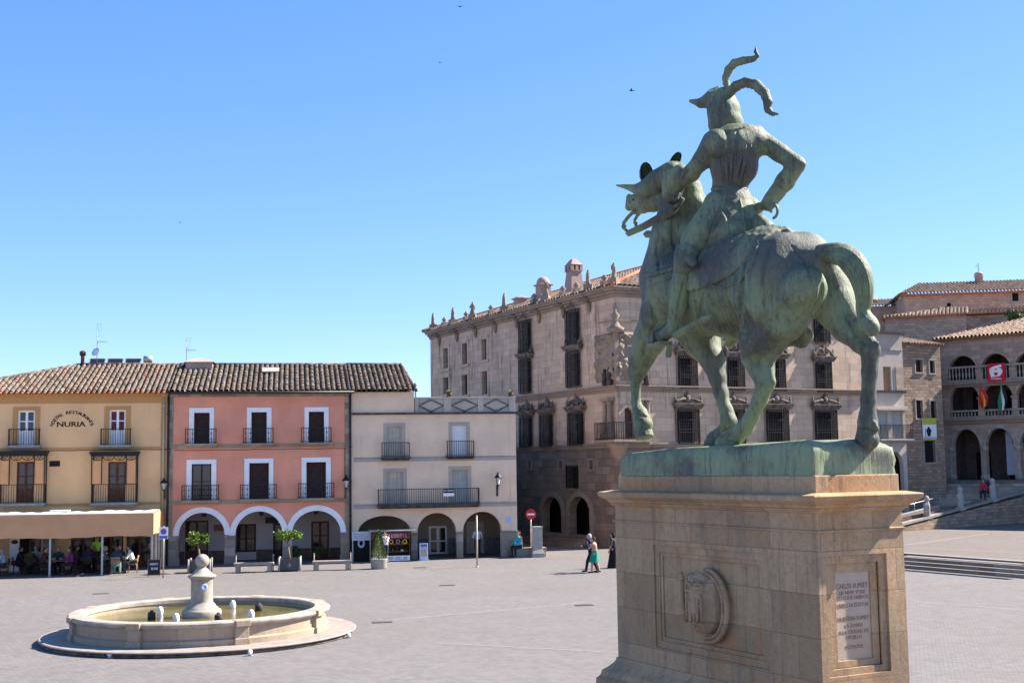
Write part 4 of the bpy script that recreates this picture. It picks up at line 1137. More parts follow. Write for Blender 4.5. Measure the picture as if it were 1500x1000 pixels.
def person(label, loc, rotz, pose='stand', top=(0.1,0.1,0.1), bottom=(0.05,0.05,0.06), hair=(0.04,0.025,0.015), h=1.7, lean=0.02, stride=0.0,
           arms='down', skirt=None, dress=False, longhair=False, bare=False, shorts=False, group=None, shoes=(0.03,0.025,0.02), res=0.017, bag=None):
    J, k = skeleton(pose, lean, stride, h, arms)
    t = thing('person', label, 'person', None, loc, rotz, group)
    def C(a, b, ra, rb, kk=None): return ('c', np.array(a, float), np.array(b, float), ra*k, rb*k, kk)
    P = []
    P += [C(J['pelvis'], J['chest'], 0.125, 0.13), C(lerp(J['chest'],J['neck'],0.35)+(-0.09*k,0,0), lerp(J['chest'],J['neck'],0.35)+(0.09*k,0,0), 0.095, 0.095),
          C(J['neck']-(0,0,0.06*k), J['head'], 0.055, 0.055)]
    hd = J['head']
    P += [('e', hd+np.array((0,0.01,0.02))*k, (0.073*k,0.092*k,0.108*k), None, 0.03), ('e', hd+np.array((0,0.055,-0.055))*k, (0.045*k,0.045*k,0.045*k), None, 0.04),
          C(hd+np.array((0,0.092,0.03))*k, hd+np.array((0,0.112,-0.005))*k, 0.011, 0.016, 0.015),
          ('e', hd+np.array((0.076,0.0,0.005))*k, (0.012*k,0.025*k,0.034*k), None, 0.01), ('e', hd+np.array((-0.076,0.0,0.005))*k, (0.012*k,0.025*k,0.034*k), None, 0.01),
          ('s', hd+np.array((0.03,0.112,0.035))*k, hd+np.array((0.03,0.113,0.035))*k, 0.017*k, 0.017*k), ('s', hd+np.array((-0.03,0.112,0.035))*k, hd+np.array((-0.03,0.113,0.035))*k, 0.017*k, 0.017*k),
          ('s', hd+np.array((-0.02,0.105,-0.052))*k, hd+np.array((0.02,0.105,-0.052))*k, 0.008*k, 0.008*k)]
    for n, s in (('l',-1), ('r',1)):
        P += [C(J['hip'+n], J['knee'+n], 0.085, 0.055), C(J['knee'+n], lerp(J['knee'+n],J['ank'+n],0.35), 0.055, 0.056), C(lerp(J['knee'+n],J['ank'+n],0.35), J['ank'+n], 0.056, 0.036), C(J['ank'+n]-(0,0.02*k,0.02*k), J['toe'+n], 0.038, 0.028)]
        P += [C(J['sh'+n], J['elb'+n], 0.05, 0.038), C(J['elb'+n], J['wri'+n], 0.038, 0.026)]
        w, hn = J['wri'+n], J['hnd'+n]; d = (hn-w)/np.linalg.norm(hn-w)
        sd = np.cross(d, (1.0,0,0)); sd = sd/max(np.linalg.norm(sd), 1e-6); nn = np.cross(d, sd)
        P.append(C(w, hn-d*0.02*k, 0.024, 0.030, 0.012))
        for q in range(4):
            b0 = hn+sd*(q-1.5)*0.019*k-d*0.012*k; L = (0.062, 0.074, 0.07, 0.054)[q]*k
            mid = b0+d*L*0.55+nn*-0.008*k*s; P += [C(b0, mid, 0.0098, 0.0088, 0.004), C(mid, mid+d*L*0.42-nn*0.022*k*s, 0.0088, 0.0072, 0.004)]
        P.append(C(w+d*0.03*k+sd*0.022*k, w+d*0.075*k+sd*0.052*k, 0.0115, 0.009, 0.006))
    blob(P, min(res, 0.014), 0.035, 'body', m['skin'], t)
    T = []
    g = 0.014
    if not bare:
        T += [C(J['pelvis']+(0,0,0.03*k), J['chest'], 0.125+g, 0.13+g), C(lerp(J['chest'],J['neck'],0.35)+(-0.09*k,0,0), lerp(J['chest'],J['neck'],0.35)+(0.09*k,0,0), 0.095+g, 0.095+g), C(J['neck']-(0,0,0.08*k), J['neck']-(0,0,0.02*k), 0.062+g, 0.058+g)]
        for n in 'lr':
            T.append(C(J['sh'+n], J['elb'+n], 0.05+g, 0.042+g))
            if not dress and not shorts: T.append(C(J['elb'+n], lerp(J['elb'+n],J['wri'+n],0.92), 0.042+g, 0.032+g))
        blob(T, res, 0.03, 'dress' if dress else 'shirt', cloth(top), t)
    B = []
    if skirt:
        z0 = skirt; mb = MB(); p = J['pelvis']; prof = []
        zt_ = (1.04 if pose != 'sit' else 0.5)*k
        for i in range(9):
            u = i/8; r = 0.135+(0.17+0.12*(1-z0) -0.135)*u**0.8
            prof.append((r*k, zt_+(z0*k-zt_)*u))
        vs = []; fs = []; n = 28
        for i, (r, z) in enumerate(prof):
            for q in range(n):
                a = 2*PI*q/n; rr_ = r*(1+0.09*math.sin(a*5+i*0.2)*i/8)
                vs.append((rr_*math.cos(a), rr_*math.sin(a)*(1+0.35*i/8*abs(stride))+0.05*i/8, z))
        for i in range(8):
            for q in range(n): fs.append((n*i+q, n*i+(q+1) % n, n*i+n+(q+1) % n, n*i+n+q))
        mb.add(vs, fs, 0, True); mb.build('skirt', cloth(bottom), t)
    else:
        end = 0.15 if shorts else 0.93
        B.append(C(J['pelvis']+(0,0,0.05*k), J['pelvis']-(0,0,0.05*k), 0.128+g, 0.12+g))
        for n in 'lr':
            B += [C(J['hip'+n], J['knee'+n], 0.088+g, 0.06+g)]
            B += [C(J['knee'+n], lerp(J['knee'+n],J['ank'+n],end), 0.06+g, 0.046+g)]
        blob(B, res, 0.03, 'trousers', cloth(bottom), t)
    if hair is not None:
        Hh = [('e', hd+np.array((0,-0.012,0.045))*k, (0.083*k,0.096*k,0.09*k), None, 0.02), ('e', hd+np.array((0,-0.04,-0.01))*k, (0.08*k,0.075*k,0.09*k), None, 0.02)]
        if longhair: Hh += [C(hd+np.array((0,-0.06,0))*k, hd+np.array((0,-0.09,-0.26))*k, 0.08, 0.06)]
        Hh.append(('s', hd+np.array((0,0.12,-0.03))*k, hd+np.array((0,0.13,0.0))*k, 0.085*k, 0.085*k))
        blob(Hh, 0.012, 0.02, 'hair', cloth(hair, 'hair'), t)
    Sx = []
    for n in 'lr': Sx += [C(J['ank'+n]-(0,0.035*k,0.03*k), J['toe'+n]-(0,0,0.003), 0.042, 0.034)]
    blob(Sx, 0.012, 0.01, 'shoes', cloth(shoes, 'shoes'), t)
    return t

def gp(px, py, z=0.0):
    p = ground(px, py, z); return (p[0], p[1], z)

# the couple, the woman in black and the others on foot
person('man in navy jacket walking with his arm around the woman in green', gp(866.5, 837.5), rad(78), 'stand', (0.02,0.025,0.09), (0.012,0.012,0.018), (0.5,0.47,0.44), 1.8, 0.05, 0.28, 'hug', shoes=(0.01,0.01,0.01), group='people walking in the plaza')
person('woman in green skirt with bare back walking beside the man in navy', gp(872, 838.5), rad(70), 'stand', (0.4,0.25,0.2), (0.01,0.25,0.16), (0.09,0.035,0.02), 1.68, 0.04, -0.16, 'face', skirt=0.5, bare=True, group='people walking in the plaza')
person('woman in long black dress with dark hair beside the pedestal edge', gp(899.5, 831.5), rad(60), 'stand', (0.05,0.05,0.045), (0.008,0.008,0.009), (0.012,0.009,0.008), 1.74, 0.02, 0.1, 'down', skirt=0.02, dress=True, longhair=True, group='people walking in the plaza')
person('shopper in white top standing behind the conifer planter', (*row.wld(FR.fx(565, 820, -1.6)[0], -1.6, 0)[:2], 0), rad(150), 'stand', (0.75,0.72,0.70), (0.03,0.03,0.04), h=1.62, shorts=True, arms='face')
person('passer by in pale shirt standing under the right arch of the cream house', (*row.wld(FR.fx(700, 815, 0.9)[0], 0.9, 0)[:2], 0), rad(20), 'stand', (0.55,0.55,0.56), (0.02,0.02,0.03), h=1.68, arms='lap')
def gl(px, py, zseat):
    return gp(px, py)
# ------------------------------------------------------------------ street furniture in front of the row
def seat_at(x, y): return row.wld(x, y, 0)

# stone benches
def bench():
    t = thing('bench', 'x', 'bench', None, (0,0,0), 0, 'granite benches in front of the pink house')
    mb = MB(); mb.box(-0.98, 0.98, -0.22, 0.22, 0.36, 0.48); mb.build('seat', m['bench'], t, bevel=0.02)
    for sx in (-1, 1):
        mb = MB(); mb.box(sx*0.78-0.11, sx*0.78+0.11, -0.19, 0.19, 0, 0.36); mb.build('leg', m['bench'], t, bevel=0.015)
    for sx in (-1, 1):
        mb = MB(); mb.tube([(sx*0.92,0.3,0),(sx*0.92,0.3,0.78)], 0.028, 8); mb.lathe([(0.03,0),(0.045,0.03),(0.0,0.07)], (sx*0.92,0.3,0.78), 8); mb.build('back_post', m['concrete'], t)
    mb = MB(); mb.box(-0.92, 0.92, 0.28, 0.32, 0.40, 0.46); mb.build('back_rail', m['concrete'], t)
    return t
b0 = bench()
for i, (px, py, lab) in enumerate([(372, 837.5, 'granite bench between the two orange tree planters'), (486.5, 834.5, 'granite bench at the right hand arch of the pink house')]):
    o = b0 if i == 0 else copy_tree(b0)
    o.location = Vector(gp(px, py)); o.rotation_euler = (0, 0, rad(6)); o['label'] = lab

# planters and trees
def foliage(mb, c, r, n, leaf=0.09, sq=(1,1,1), seed=0, hollow=0.35, clumps=9):
    rr = random.Random(seed); C = []
    for i in range(clumps):
        d = Vector((rr.gauss(0,1), rr.gauss(0,1), rr.gauss(0,1))).normalized()*rr.uniform(0.35, 0.8)
        C.append((d, rr.uniform(0.25, 0.5)))
    for i in range(n):
        cc, cr = C[rr.randrange(clumps)]
        d = Vector((rr.gauss(0,1), rr.gauss(0,1), rr.gauss(0,1))).normalized()*cr*rr.uniform(hollow, 1.0)**0.6
        p = cc+d; p = Vector((p.x*sq[0]*r, p.y*sq[1]*r, p.z*sq[2]*r))+Vector(c)
        a = Vector((rr.gauss(0,1), rr.gauss(0,1), rr.gauss(0,0.6)-0.2)).normalized(); b = a.orthogonal().normalized()
        b.rotate(Matrix.Rotation(rr.uniform(0, 6.28), 3, a)); L = leaf*rr.uniform(0.7, 1.3)
        mb.add([p, p+a*L*0.5+b*L*0.28, p+a*L, p+a*L*0.5-b*L*0.28], [(0,1,2,3)])
def box_planter(label, loc, rot):
    t = thing('planter', label, 'planter', None, loc, rot, 'square slate planters before the pink house')
    mb = MB(); w, h = 0.5, 0.62; tk = 0.06
    mb.box(-w, w, -w, -w+tk, 0.06, h); mb.box(-w, w, w-tk, w, 0.06, h); mb.box(-w, -w+tk, -w+tk, w-tk, 0.06, h); mb.box(w-tk, w, -w+tk, w-tk, 0.06, h); mb.box(-w+tk, w-tk, -w+tk, w-tk, 0.06, 0.12)
    mb.build('box', m['planter'], t)
    for sx in (-1, 1):
        for sy in (-1, 1):
            mb = MB(); mb.tube([(sx*(w+0.02),sy*(w+0.02),0),(sx*(w+0.02),sy*(w+0.02),0.7)], 0.05, 8); mb.build('corner_post', m['concrete'], t)
    mb = MB(); mb.box(-0.1,0.1,-w-0.012,-w-0.002,0.3,0.33); mb.box(-0.015,0.015,-w-0.012,-w-0.002,0.2,0.45); mb.build('emblem', m['steel'], t)
    mb = MB(); mb.box(-w+tk, w-tk, -w+tk, w-tk, h-0.12, h-0.07); mb.build('soil', m['soil'], t)
    return t
def orange_tree(label, loc, h, seed, bend, wide):
    t = thing('orange_tree', label, 'tree', None, (loc[0], loc[1], loc[2]+0.5), 0, 'small orange trees in planters')
    mb = MB(); pts = [(0,0,0),(bend*0.4,0,h*0.3),(bend,0.02,h*0.62)]
    mb.tube(pts, [0.055,0.05,0.04], 8)
    rr = random.Random(seed)
    for k in range(6):
        a = rr.uniform(0, 6.28); q = Vector(pts[-1])
        mb.tube([q, q+Vector((math.cos(a)*0.22,math.sin(a)*0.2,0.25)), q+Vector((math.cos(a)*0.45,math.sin(a)*0.4,0.45))], [0.03,0.02,0.01], 6)
    mb.build('trunk', m['bark'], t)
    mb = MB(); foliage(mb, (bend, 0, h*0.62+0.32), wide, 1500, 0.12, (1.0,0.95,0.62), seed, 0.3, 12)
    mb.build('crown', m['leaf'], t)
    return t
pl = gp(293, 838); box_planter('slate planter partly hidden behind the fountain ball', pl, rad(8)); orange_tree('orange tree rising behind the stone ball of the fountain', pl, 1.45, 3, -0.12, 0.66)
pl = gp(424.5, 835.5); box_planter('slate planter between the two granite benches', pl, rad(8)); orange_tree('orange tree in front of the middle arch between benches', pl, 1.5, 8, -0.12, 0.76)
# bushes in pots inside the arcade
for px, y, r, lab in ((431, 1.2, 0.42, 'low dark bush under the middle arch of the pink house'), (465, 1.6, 0.36, 'low dark bush by the glass door under the right pink arch'), (670, 2.2, 0.32, 'potted shrub beside the glass doors of the cream house')):
    p = row.wld(FR.fx(px, 815, y)[0], y, 0); t = thing('potted_shrub', lab, 'plant', None, tuple(p), 0)
    mb = MB(); mb.lathe([(0.16,0),(0.22,0.35),(0.18,0.35),(0.15,0.3)], (0,0,0), 12); mb.build('pot', m['redbrown'], t)
    mb = MB(); foliage(mb, (0,0,0.6), r, 500, 0.11, (1,1,0.8), int(px)); mb.build('leaves', m['bush'], t)
# round planter with a conifer
pc = gp(555, 832.5)
t = thing('round_planter', 'grey round concrete planter holding the conifer by the kiosk', 'planter', None, pc, 0)
mb = MB(); mb.lathe([(0.36,0),(0.40,0.05),(0.42,0.46),(0.44,0.5),(0.38,0.5),(0.36,0.42)], (0,0,0), 24); mb.build('tub', m['concrete'], t)
mb = MB(); mb.lathe([(0.35,0.40),(0.35,0.43)], (0,0,0), 18); mb.build('soil', m['soil'], t)
t = thing('conifer', 'narrow cone shaped conifer in round grey planter', 'tree', None, (pc[0], pc[1], 0.42), 0)
mb = MB(); mb.tube([(0,0,0),(0,0,1.0)], [0.05,0.02], 8); mb.build('trunk', m['bark'], t)
mb = MB(); rr = random.Random(4)
for i in range(2200):
    u = rr.random()**0.8; z = 0.06+1.38*u; r = (0.34*(1-u)**0.7+0.03)*rr.uniform(0.55, 1.08); a = rr.uniform(0, 6.283)
    p = Vector((r*math.cos(a), r*math.sin(a), z)); d = Vector((math.cos(a)*0.5, math.sin(a)*0.5, 1+rr.gauss(0,0.3))).normalized(); s = d.orthogonal().normalized()*0.02
    L = rr.uniform(0.06, 0.13); mb.add([p, p+d*L*0.5+s, p+d*L, p+d*L*0.5-s], [(0,1,2,3)])
mb.build('crown', m['conifer'], t)

# wall lanterns
def wall_lantern(label, px, pytop, pybot, y=0.0):
    x = FR.fx(px, (pytop+pybot)/2, y-0.45)[0]; z1 = FR.fx(px, pytop, y-0.45)[2]; z0 = FR.fx(px, pybot, y-0.45)[2]
    t = thing('wall_lantern', label, 'lantern', row, (x, y, (z0+z1)/2), None, 'black wall lanterns on the row of houses')
    yc = y-0.45; H = z1-z0; zb = z0+H*0.42; zt_ = z0+H*0.72
    mb = MB(); mb.tube([(x,y,z0+0.02),(x,y-0.12,z0+0.1),(x,y-0.3,z0+H*0.25),(x,yc,z0+H*0.38),(x,yc,zb)], 0.022, 6); mb.box(x-0.05, x+0.05, y-0.03, y, z0-0.1, z0+H*0.42)
    mb.tube([(x,y-0.02,z0+H*0.36),(x,y-0.2,z0+H*0.34),(x,yc+0.06,z0+H*0.3)], 0.014, 6); mb.build('bracket', m['iron'], t)
    mb = MB(); r0, r1 = 0.09, 0.2
    for k in range(4):
        a = PI/4+k*PI/2; mb.bar((x+r0*math.cos(a),yc+r0*math.sin(a),zb),(x+r1*math.cos(a),yc+r1*math.sin(a),zt_), 0.022)
    mb.lathe([(r1*1.15,0),(r1*1.12,0.03),(r1*0.55,H*0.14),(0.06,H*0.18),(0.07,H*0.21),(0.03,H*0.25),(0.0,H*0.28)], (x,yc,zt_), 8); mb.lathe([(0.02,-0.06),(0.09,-0.02),(0.09,0.015)], (x,yc,zb), 8)
    mb.build('lantern_frame', m['iron'], t)
    mb = MB(); mb.lathe([(r0*0.85,0.0),(r1*0.88,zt_-zb)], (x,yc,zb), 4, smooth=False); mb.build('lamp_glass', m['lampglass'], t)
wall_lantern('black wall lantern on the corner between yellow and pink houses', 240, 699, 730)
wall_lantern('black wall lantern between the pink and cream houses', 507, 694, 729)
wall_lantern('black wall lantern at the right end of the cream house', 730, 690, 724)

# hanging lanterns under the pink arches
for px, lab in ((299, 'left'), (383, 'middle'), (463, 'right')):
    x = FR.fx(px, 757, 1.4)[0]
    t = thing('hanging_lantern', 'dark hanging lantern inside the %s pink arch' % lab, 'lantern', row, (x, 1.4, 3.46), None, 'lanterns hanging in the pink arcade')
    mb = MB(); mb.tube([(x,1.4,3.46),(x,1.4,3.05)], 0.012, 5); mb.build('chain', m['iron'], t)
    mb = MB(); mb.lathe([(0.02,3.05),(0.17,2.96),(0.17,2.93),(0.02,2.93)], (x,1.4,0), 6, smooth=False)
    for k in range(6):
        a = k*PI/3; mb.bar((x+0.15*math.cos(a),1.4+0.15*math.sin(a),2.93),(x+0.1*math.cos(a),1.4+0.1*math.sin(a),2.6), 0.018)
    mb.lathe([(0.11,2.56),(0.11,2.6)], (x,1.4,0), 6, smooth=False); mb.build('lantern_frame', m['iron'], t)
    mb = MB(); mb.lathe([(0.09,2.6),(0.13,2.93)], (x,1.4,0), 6, smooth=False); mb.build('lamp_glass', m['darkpipe'], t)

# ------------------------------------------------------------------ awning of the hostel terrace
AX1 = FR.fx(225.5, 760, -5.0)[0]; AX0 = -12.6; AYF = -5.1
aw = thing('awning', 'beige canvas terrace awning with deep front valance and pleated pale top', 'awning', row, ((AX0+AX1)/2, -2.6, 0))
ztop = 3.02; zfr = 2.98; zval = FR.fx(110, 787, AYF)[2]
mb = MB(); nx = 60; ny = 22; vs = []; fs = []
for j in range(ny+1):
    for i in range(nx+1):
        x = AX0+(AX1-AX0)*i/nx; y = AYF+(-0.1-AYF)*j/ny
        vs.append((x, y, ztop+0.10*abs(math.sin(PI*j*4/ny))-0.05*math.sin(PI*((i*5/nx) % 1))-0.02*math.sin(i*1.7)))
for j in range(ny):
    for i in range(nx): fs.append((j*(nx+1)+i, j*(nx+1)+i+1, (j+1)*(nx+1)+i+1, (j+1)*(nx+1)+i))
mb.add(vs, fs, 0, True); mb.build('canopy', m['canvastop'], aw)
def valance(p, q, zt_, zb, n, mat, name='valance'):
    mb = MB(); vs = []; fs = []
    d = Vector(q)-Vector(p); L = d.length; d.normalize(); nn = Vector((-d.y, d.x, 0))
    rr = random.Random(n)
    for j in range(5):
        for i in range(n+1):
            u = i/n; w = 0.02*math.sin(u*L*2.1)*j/4+0.012*math.sin(u*L*5.3+1)*j/4
            P = Vector(p)+d*L*u+nn*w; z = zt_+(zb-zt_)*j/4
            if j == 4: z += 0.025*math.sin(u*L*1.3+0.6)+0.012*math.sin(u*L*6)
            vs.append((P.x, P.y, z))
    for j in range(4):
        for i in range(n): fs.append((j*(n+1)+i, j*(n+1)+i+1, (j+1)*(n+1)+i+1, (j+1)*(n+1)+i))
    mb.add(vs, fs, 0, True); return mb.build(name, mat, aw)
valance((AX0,AYF,0), (AX1,AYF,0), 3.03, zval, 90, m['canvas']); valance((AX1,AYF,0), (AX1,-0.15,0), 3.03, zval+0.05, 40, m['canvas'])
mb = MB()
mb.tube([(AX0,AYF+0.02,3.04),(AX1,AYF+0.02,3.04)], 0.045, 8); mb.build('front_rail', m['canvastop'], aw)
for px in (-60, 73, 149.5, 222):
    x = FR.fx(px, 820, AYF+0.06)[0]
    mb = MB(); mb.box(x-0.045, x+0.045, AYF+0.03, AYF+0.12, 0, 3.0); mb.box(x-0.09, x+0.09, AYF-0.01, AYF+0.16, 0, 0.012); mb.build('post', m['steel'], aw)
for y in (-3.4, -1.7, -0.25):
    mb = MB(); mb.box(AX1-0.1, AX1-0.02, y-0.04, y+0.04, 0, 2.98); mb.build('post', m['steel'], aw)
for k in range(5):
    y = AYF+0.1+k*1.2; mb = MB(); mb.tube([(AX0,y,2.93),(AX1,y,2.93)], 0.025, 6); mb.build('cross_rail', m['steel'], aw)
mb = MB(); bx0, bx1 = FR.fx(75, 745, -3)[0], FR.fx(103, 745, -3)[0]; mb.box(bx0, bx1, -3.4, -2.9, 3.08, 3.2); mb.build('rolled_canvas', m['signwhite'], aw)

# ------------------------------------------------------------------ cafe tables, chairs and guests
def cafe_table():
    t = thing('cafe_table', 'x', 'table', None, (0,0,0), 0, 'cafe tables under the awning')
    mb = MB(); mb.box(-0.4, 0.4, -0.4, 0.4, 0.71, 0.74); mb.build('tabletop', m['wood'], t, bevel=0.008)
    mb = MB(); mb.tube([(0,0,0.03),(0,0,0.71)], 0.035, 8); mb.build('pedestal', m['iron'], t)
    mb = MB()
    for k in range(4):
        a = PI/4+k*PI/2; mb.bar((0,0,0.04),(0.36*math.cos(a),0.36*math.sin(a),0.02), 0.045, 0.03)
    mb.build('base', m['iron'], t); return t
def cafe_chair(mat):
    t = thing('cafe_chair', 'x', 'chair', None, (0,0,0), 0, 'cafe chairs under the awning')
    mb = MB(); mb.box(-0.22, 0.22, -0.21, 0.21, 0.43, 0.46); mb.build('seat', mat, t, bevel=0.01)
    mb = MB()
    mb.tube([(-0.21,-0.21,0.46),(-0.21,-0.27,0.86),(0.21,-0.27,0.86),(0.21,-0.21,0.46)], 0.018, 6)
    for k in range(4): mb.box(-0.2, 0.2, -0.27+0.012*(3-k), -0.25+0.012*(3-k), 0.55+0.08*k, 0.60+0.08*k)
    mb.build('backrest', mat, t)
    for sx in (-1, 1):
        for sy in (-1, 1):
            mb = MB(); mb.tube([(sx*0.2,sy*0.19,0.43),(sx*0.22,sy*0.22,0)], 0.016, 6); mb.build('leg', mat, t)
    for sx in (-1, 1):
        mb = MB(); mb.tube([(sx*0.23,-0.24,0.66),(sx*0.24,0.14,0.66),(sx*0.22,0.19,0.46)], 0.016, 6); mb.build('armrest', mat, t)
    return t
tab0 = cafe_table(); ch0 = cafe_chair(m['chair']); chl = cafe_chair(m['lightchair'])
tabs = [(-11.0,-3.6,0.1),(-8.3,-3.7,0.0),(-6.4,-2.6,0.2),(-5.0,-4.0,-0.1),(-3.6,-2.7,0.1),(-2.05,-3.95,0.0)]
names = ['first', 'second', 'third', 'fourth', 'fifth', 'last']
used = {'t': 0, 'c': 0, 'l': 0}
sides = [('left', -0.72, 0.0, -PI/2), ('right', 0.72, 0.0, PI/2), ('far', 0.0, 0.72, PI), ('near', 0.0, -0.72, 0.0)]
SEATS = {}
for i, (x, y, r) in enumerate(tabs):
    o = tab0 if i == 0 else copy_tree(tab0)
    o.location = Vector(row.wld(x, y, 0)); o.rotation_euler = (0, 0, row.a+r); o['label'] = 'square wooden cafe table, %s from the left under the beige awning' % names[i]
    for nm, ddx, ddy, fa in sides:
        if nm == 'near' and i in (1, 3): continue
        light = i == 5 and nm in ('right', 'near')
        key = 'l' if light else 'c'; src = chl if light else ch0
        c = src if used[key] == 0 else copy_tree(src); used[key] += 1
        p = row.wld(x+ddx, y+ddy, 0); c.location = Vector(p); c.rotation_euler = (0, 0, row.a+fa+r*0.5)
        c['label'] = '%s chair, %s side of the %s cafe table from the left' % ('tan rattan' if light else 'dark rattan', nm, names[i]) if i < 5 else '%s chair, %s side of the cafe table beside the chalkboard' % ('tan rattan' if light else 'dark rattan', nm)
        SEATS[(i, nm)] = (p, row.a+fa+r*0.5)
def sitter(key, label, top, bottom, hair, **kw):
    p, a = SEATS[key]
    person(label, (p[0], p[1], 0.0), a, 'sit', top, bottom, hair, lean=kw.pop('lean', 0.08), arms=kw.pop('arms', 'table'), group='guests seated under the awning', **kw)
sitter((5,'right'), 'seated guest in white shirt on tan chair nearest the chalkboard', (0.7,0.68,0.66), (0.05,0.05,0.06), (0.05,0.03,0.02), lean=0.16)
sitter((5,'near'), 'seated guest in dark top and turquoise trousers at the table by the chalkboard', (0.05,0.05,0.09), (0.08,0.35,0.36), (0.13,0.08,0.05))
sitter((5,'left'), 'seated grey haired guest in grey top left at the table by the chalkboard', (0.13,0.12,0.12), (0.03,0.03,0.03), (0.35,0.33,0.31))
sitter((5,'far'), 'seated guest in bottle green behind the table by the chalkboard', (0.02,0.07,0.05), (0.03,0.03,0.04), (0.18,0.11,0.06))
sitter((4,'right'), 'seated guest in brown behind the purple dressed guest', (0.12,0.06,0.04), (0.02,0.02,0.03), (0.06,0.03,0.02))
sitter((4,'far'), 'seated guest in dark red at the far side of the fifth table', (0.14,0.03,0.03), (0.02,0.02,0.03), (0.03,0.02,0.015))
sitter((3,'right'), 'seated guest in purple blouse beside the awning post', (0.22,0.03,0.16), (0.03,0.02,0.03), (0.07,0.04,0.02))
sitter((2,'far'), 'seated guest in pale blue shirt near the middle of the terrace', (0.30,0.38,0.5), (0.03,0.03,0.05), (0.04,0.03,0.02), lean=0.18)
sitter((1,'right'), 'seated guest in light blue shirt left of the second post', (0.36,0.42,0.52), (0.04,0.04,0.06), (0.3,0.28,0.26))
sitter((1,'far'), 'seated guest in dark green top at the second table', (0.03,0.07,0.05), (0.02,0.02,0.02), (0.05,0.03,0.02))
sitter((1,'left'), 'seated guest in black top beside the tall menu banner', (0.02,0.02,0.02), (0.02,0.02,0.03), (0.03,0.02,0.02))
for key_, lab_, c_ in (((4,'left'), 'seated guest in charcoal on the left of the fifth table', (0.06,0.06,0.07)), ((4,'near'), 'seated guest in dark blue with back to the plaza at the fifth table', (0.02,0.03,0.08)),
                       ((3,'left'), 'seated guest in maroon facing the purple dressed guest', (0.10,0.02,0.03)), ((3,'far'), 'seated guest in dark teal behind the fourth table', (0.02,0.06,0.07)),
                       ((2,'left'), 'seated guest in black on the left of the third table', (0.02,0.02,0.02)), ((2,'near'), 'seated guest in olive with back to the plaza at the third table', (0.06,0.06,0.02)), ((0,'far'), 'seated guest in dark grey at the first table', (0.05,0.05,0.055))):
    sitter(key_, lab_, c_, (0.02,0.02,0.025), (0.05,0.03,0.02), lean=0.05+0.02*(len(lab_) % 5))
p = row.wld(FR.fx(142, 820, -1.9)[0], -1.9, 0)
person('waiter in bright yellow green vest standing under the awning', tuple(p), row.a+PI+0.3, 'stand', (0.30,0.85,0.06), (0.02,0.02,0.02), (0.03,0.02,0.015), 1.76, shorts=True, arms='lap')

# chalkboard, roll-up menu, parking sign
p = gp(226, 844)
t = thing('chalkboard', 'black folding chalkboard menu at the right end of the awning', 'menu board', None, p, rad(8))
for sy, rr_ in ((-1, 12), (1, -12)):
    M4 = Matrix.Rotation(rad(rr_), 4, 'X'); mb = MB()
    y0 = sy*0.16
    mb.box(-0.27, 0.27, y0-0.015, y0+0.015, 0.08, 0.78, 0, Matrix.Translation((0,0,0)) @ Matrix.Rotation(rad(-rr_*0.6), 4, 'X'))
    bd = mb.build('board', m['slate'], t)
    if sy < 0:
        q = MB(); Mx = Matrix.Rotation(rad(-rr_*0.6), 4, 'X')
        for a, b, c, d in ((-0.30,-0.27,0,0.82),(0.27,0.30,0,0.82),(-0.27,0.27,0.78,0.82),(-0.27,0.27,0.05,0.08)): q.box(a, b, y0-0.022, y0+0.02, c, d, 0, Mx)
        q.build('frame', m['wood'], t)
        strokes('lettering', bd, -0.2, 0.2, 0.54, 0.64, y0-0.018, m['signwhite'], 5, 7, Mx); strokes('lettering', bd, -0.15, 0.18, 0.32, 0.43, y0-0.018, m['signwhite'], 4, 9, Mx)
p = row.wld(FR.fx(21, 815, -1.2)[0], -1.2, 0)
t = thing('roll_up_banner', 'tall white roll up menu banner under the awning at far left', 'banner', None, tuple(p), row.a)
mb = MB(); mb.box(-0.24, 0.24, -0.012, 0.012, 0.08, 2.0); mb.build('banner_panel', m['signwhite'], t)
mb = MB(); mb.box(-0.26, 0.26, -0.1, 0.1, 0, 0.08); mb.tube([(0,0.03,0.05),(0,0.03,2.0)], 0.012, 6); mb.build('stand', m['steel'], t)
mb = MB(); mb.lathe([(0.0,-0.002),(0.16,0.0),(0.0,0.002)], (0,0,0), 16)
o = mb.build('picture', m['redbrown'], t); o.matrix_local = Matrix.Translation((0.0,-0.018,1.55)) @ Matrix.Rotation(PI/2, 4, 'X') @ Matrix.Diagonal((1.1,0.7,1,1))
mb = MB(); mb.box(-0.15, 0.15, -0.016, -0.0125, 1.78, 1.86); mb.box(-0.17, 0.17, -0.016, -0.0125, 0.35, 0.6); mb.build('picture', m['red'], t)
p = gp(239, 846)
t = thing('parking_sign', 'white and blue parking sign on a pole beside the chalkboard', 'sign', None, p, rad(4))
mb = MB(); mb.tube([(0,0,0),(0,0,2.45)], 0.035, 8); mb.build('pole', m['steel'], t)
mb = MB(); mb.box(-0.21, 0.21, -0.05, -0.035, 1.85, 2.42); pn = mb.build('sign_plate', m['signwhite'], t)
def disc(parent, name, mat, x, y, z, r, r0=0.0, th=0.006, M=None):
    mb = MB(); n = 28
    inner = [(x+r0*math.cos(2*PI*i/n), z+r0*math.sin(2*PI*i/n)) for i in range(n+1)]; outer = [(x+r*math.cos(2*PI*i/n), z+r*math.sin(2*PI*i/n)) for i in range(n+1)]
    if r0 == 0: mb.prism(outer[:-1], y-th, y)
    else: mb.ring(inner, outer, y-th, y)
    return mb.build(name, mat, parent)
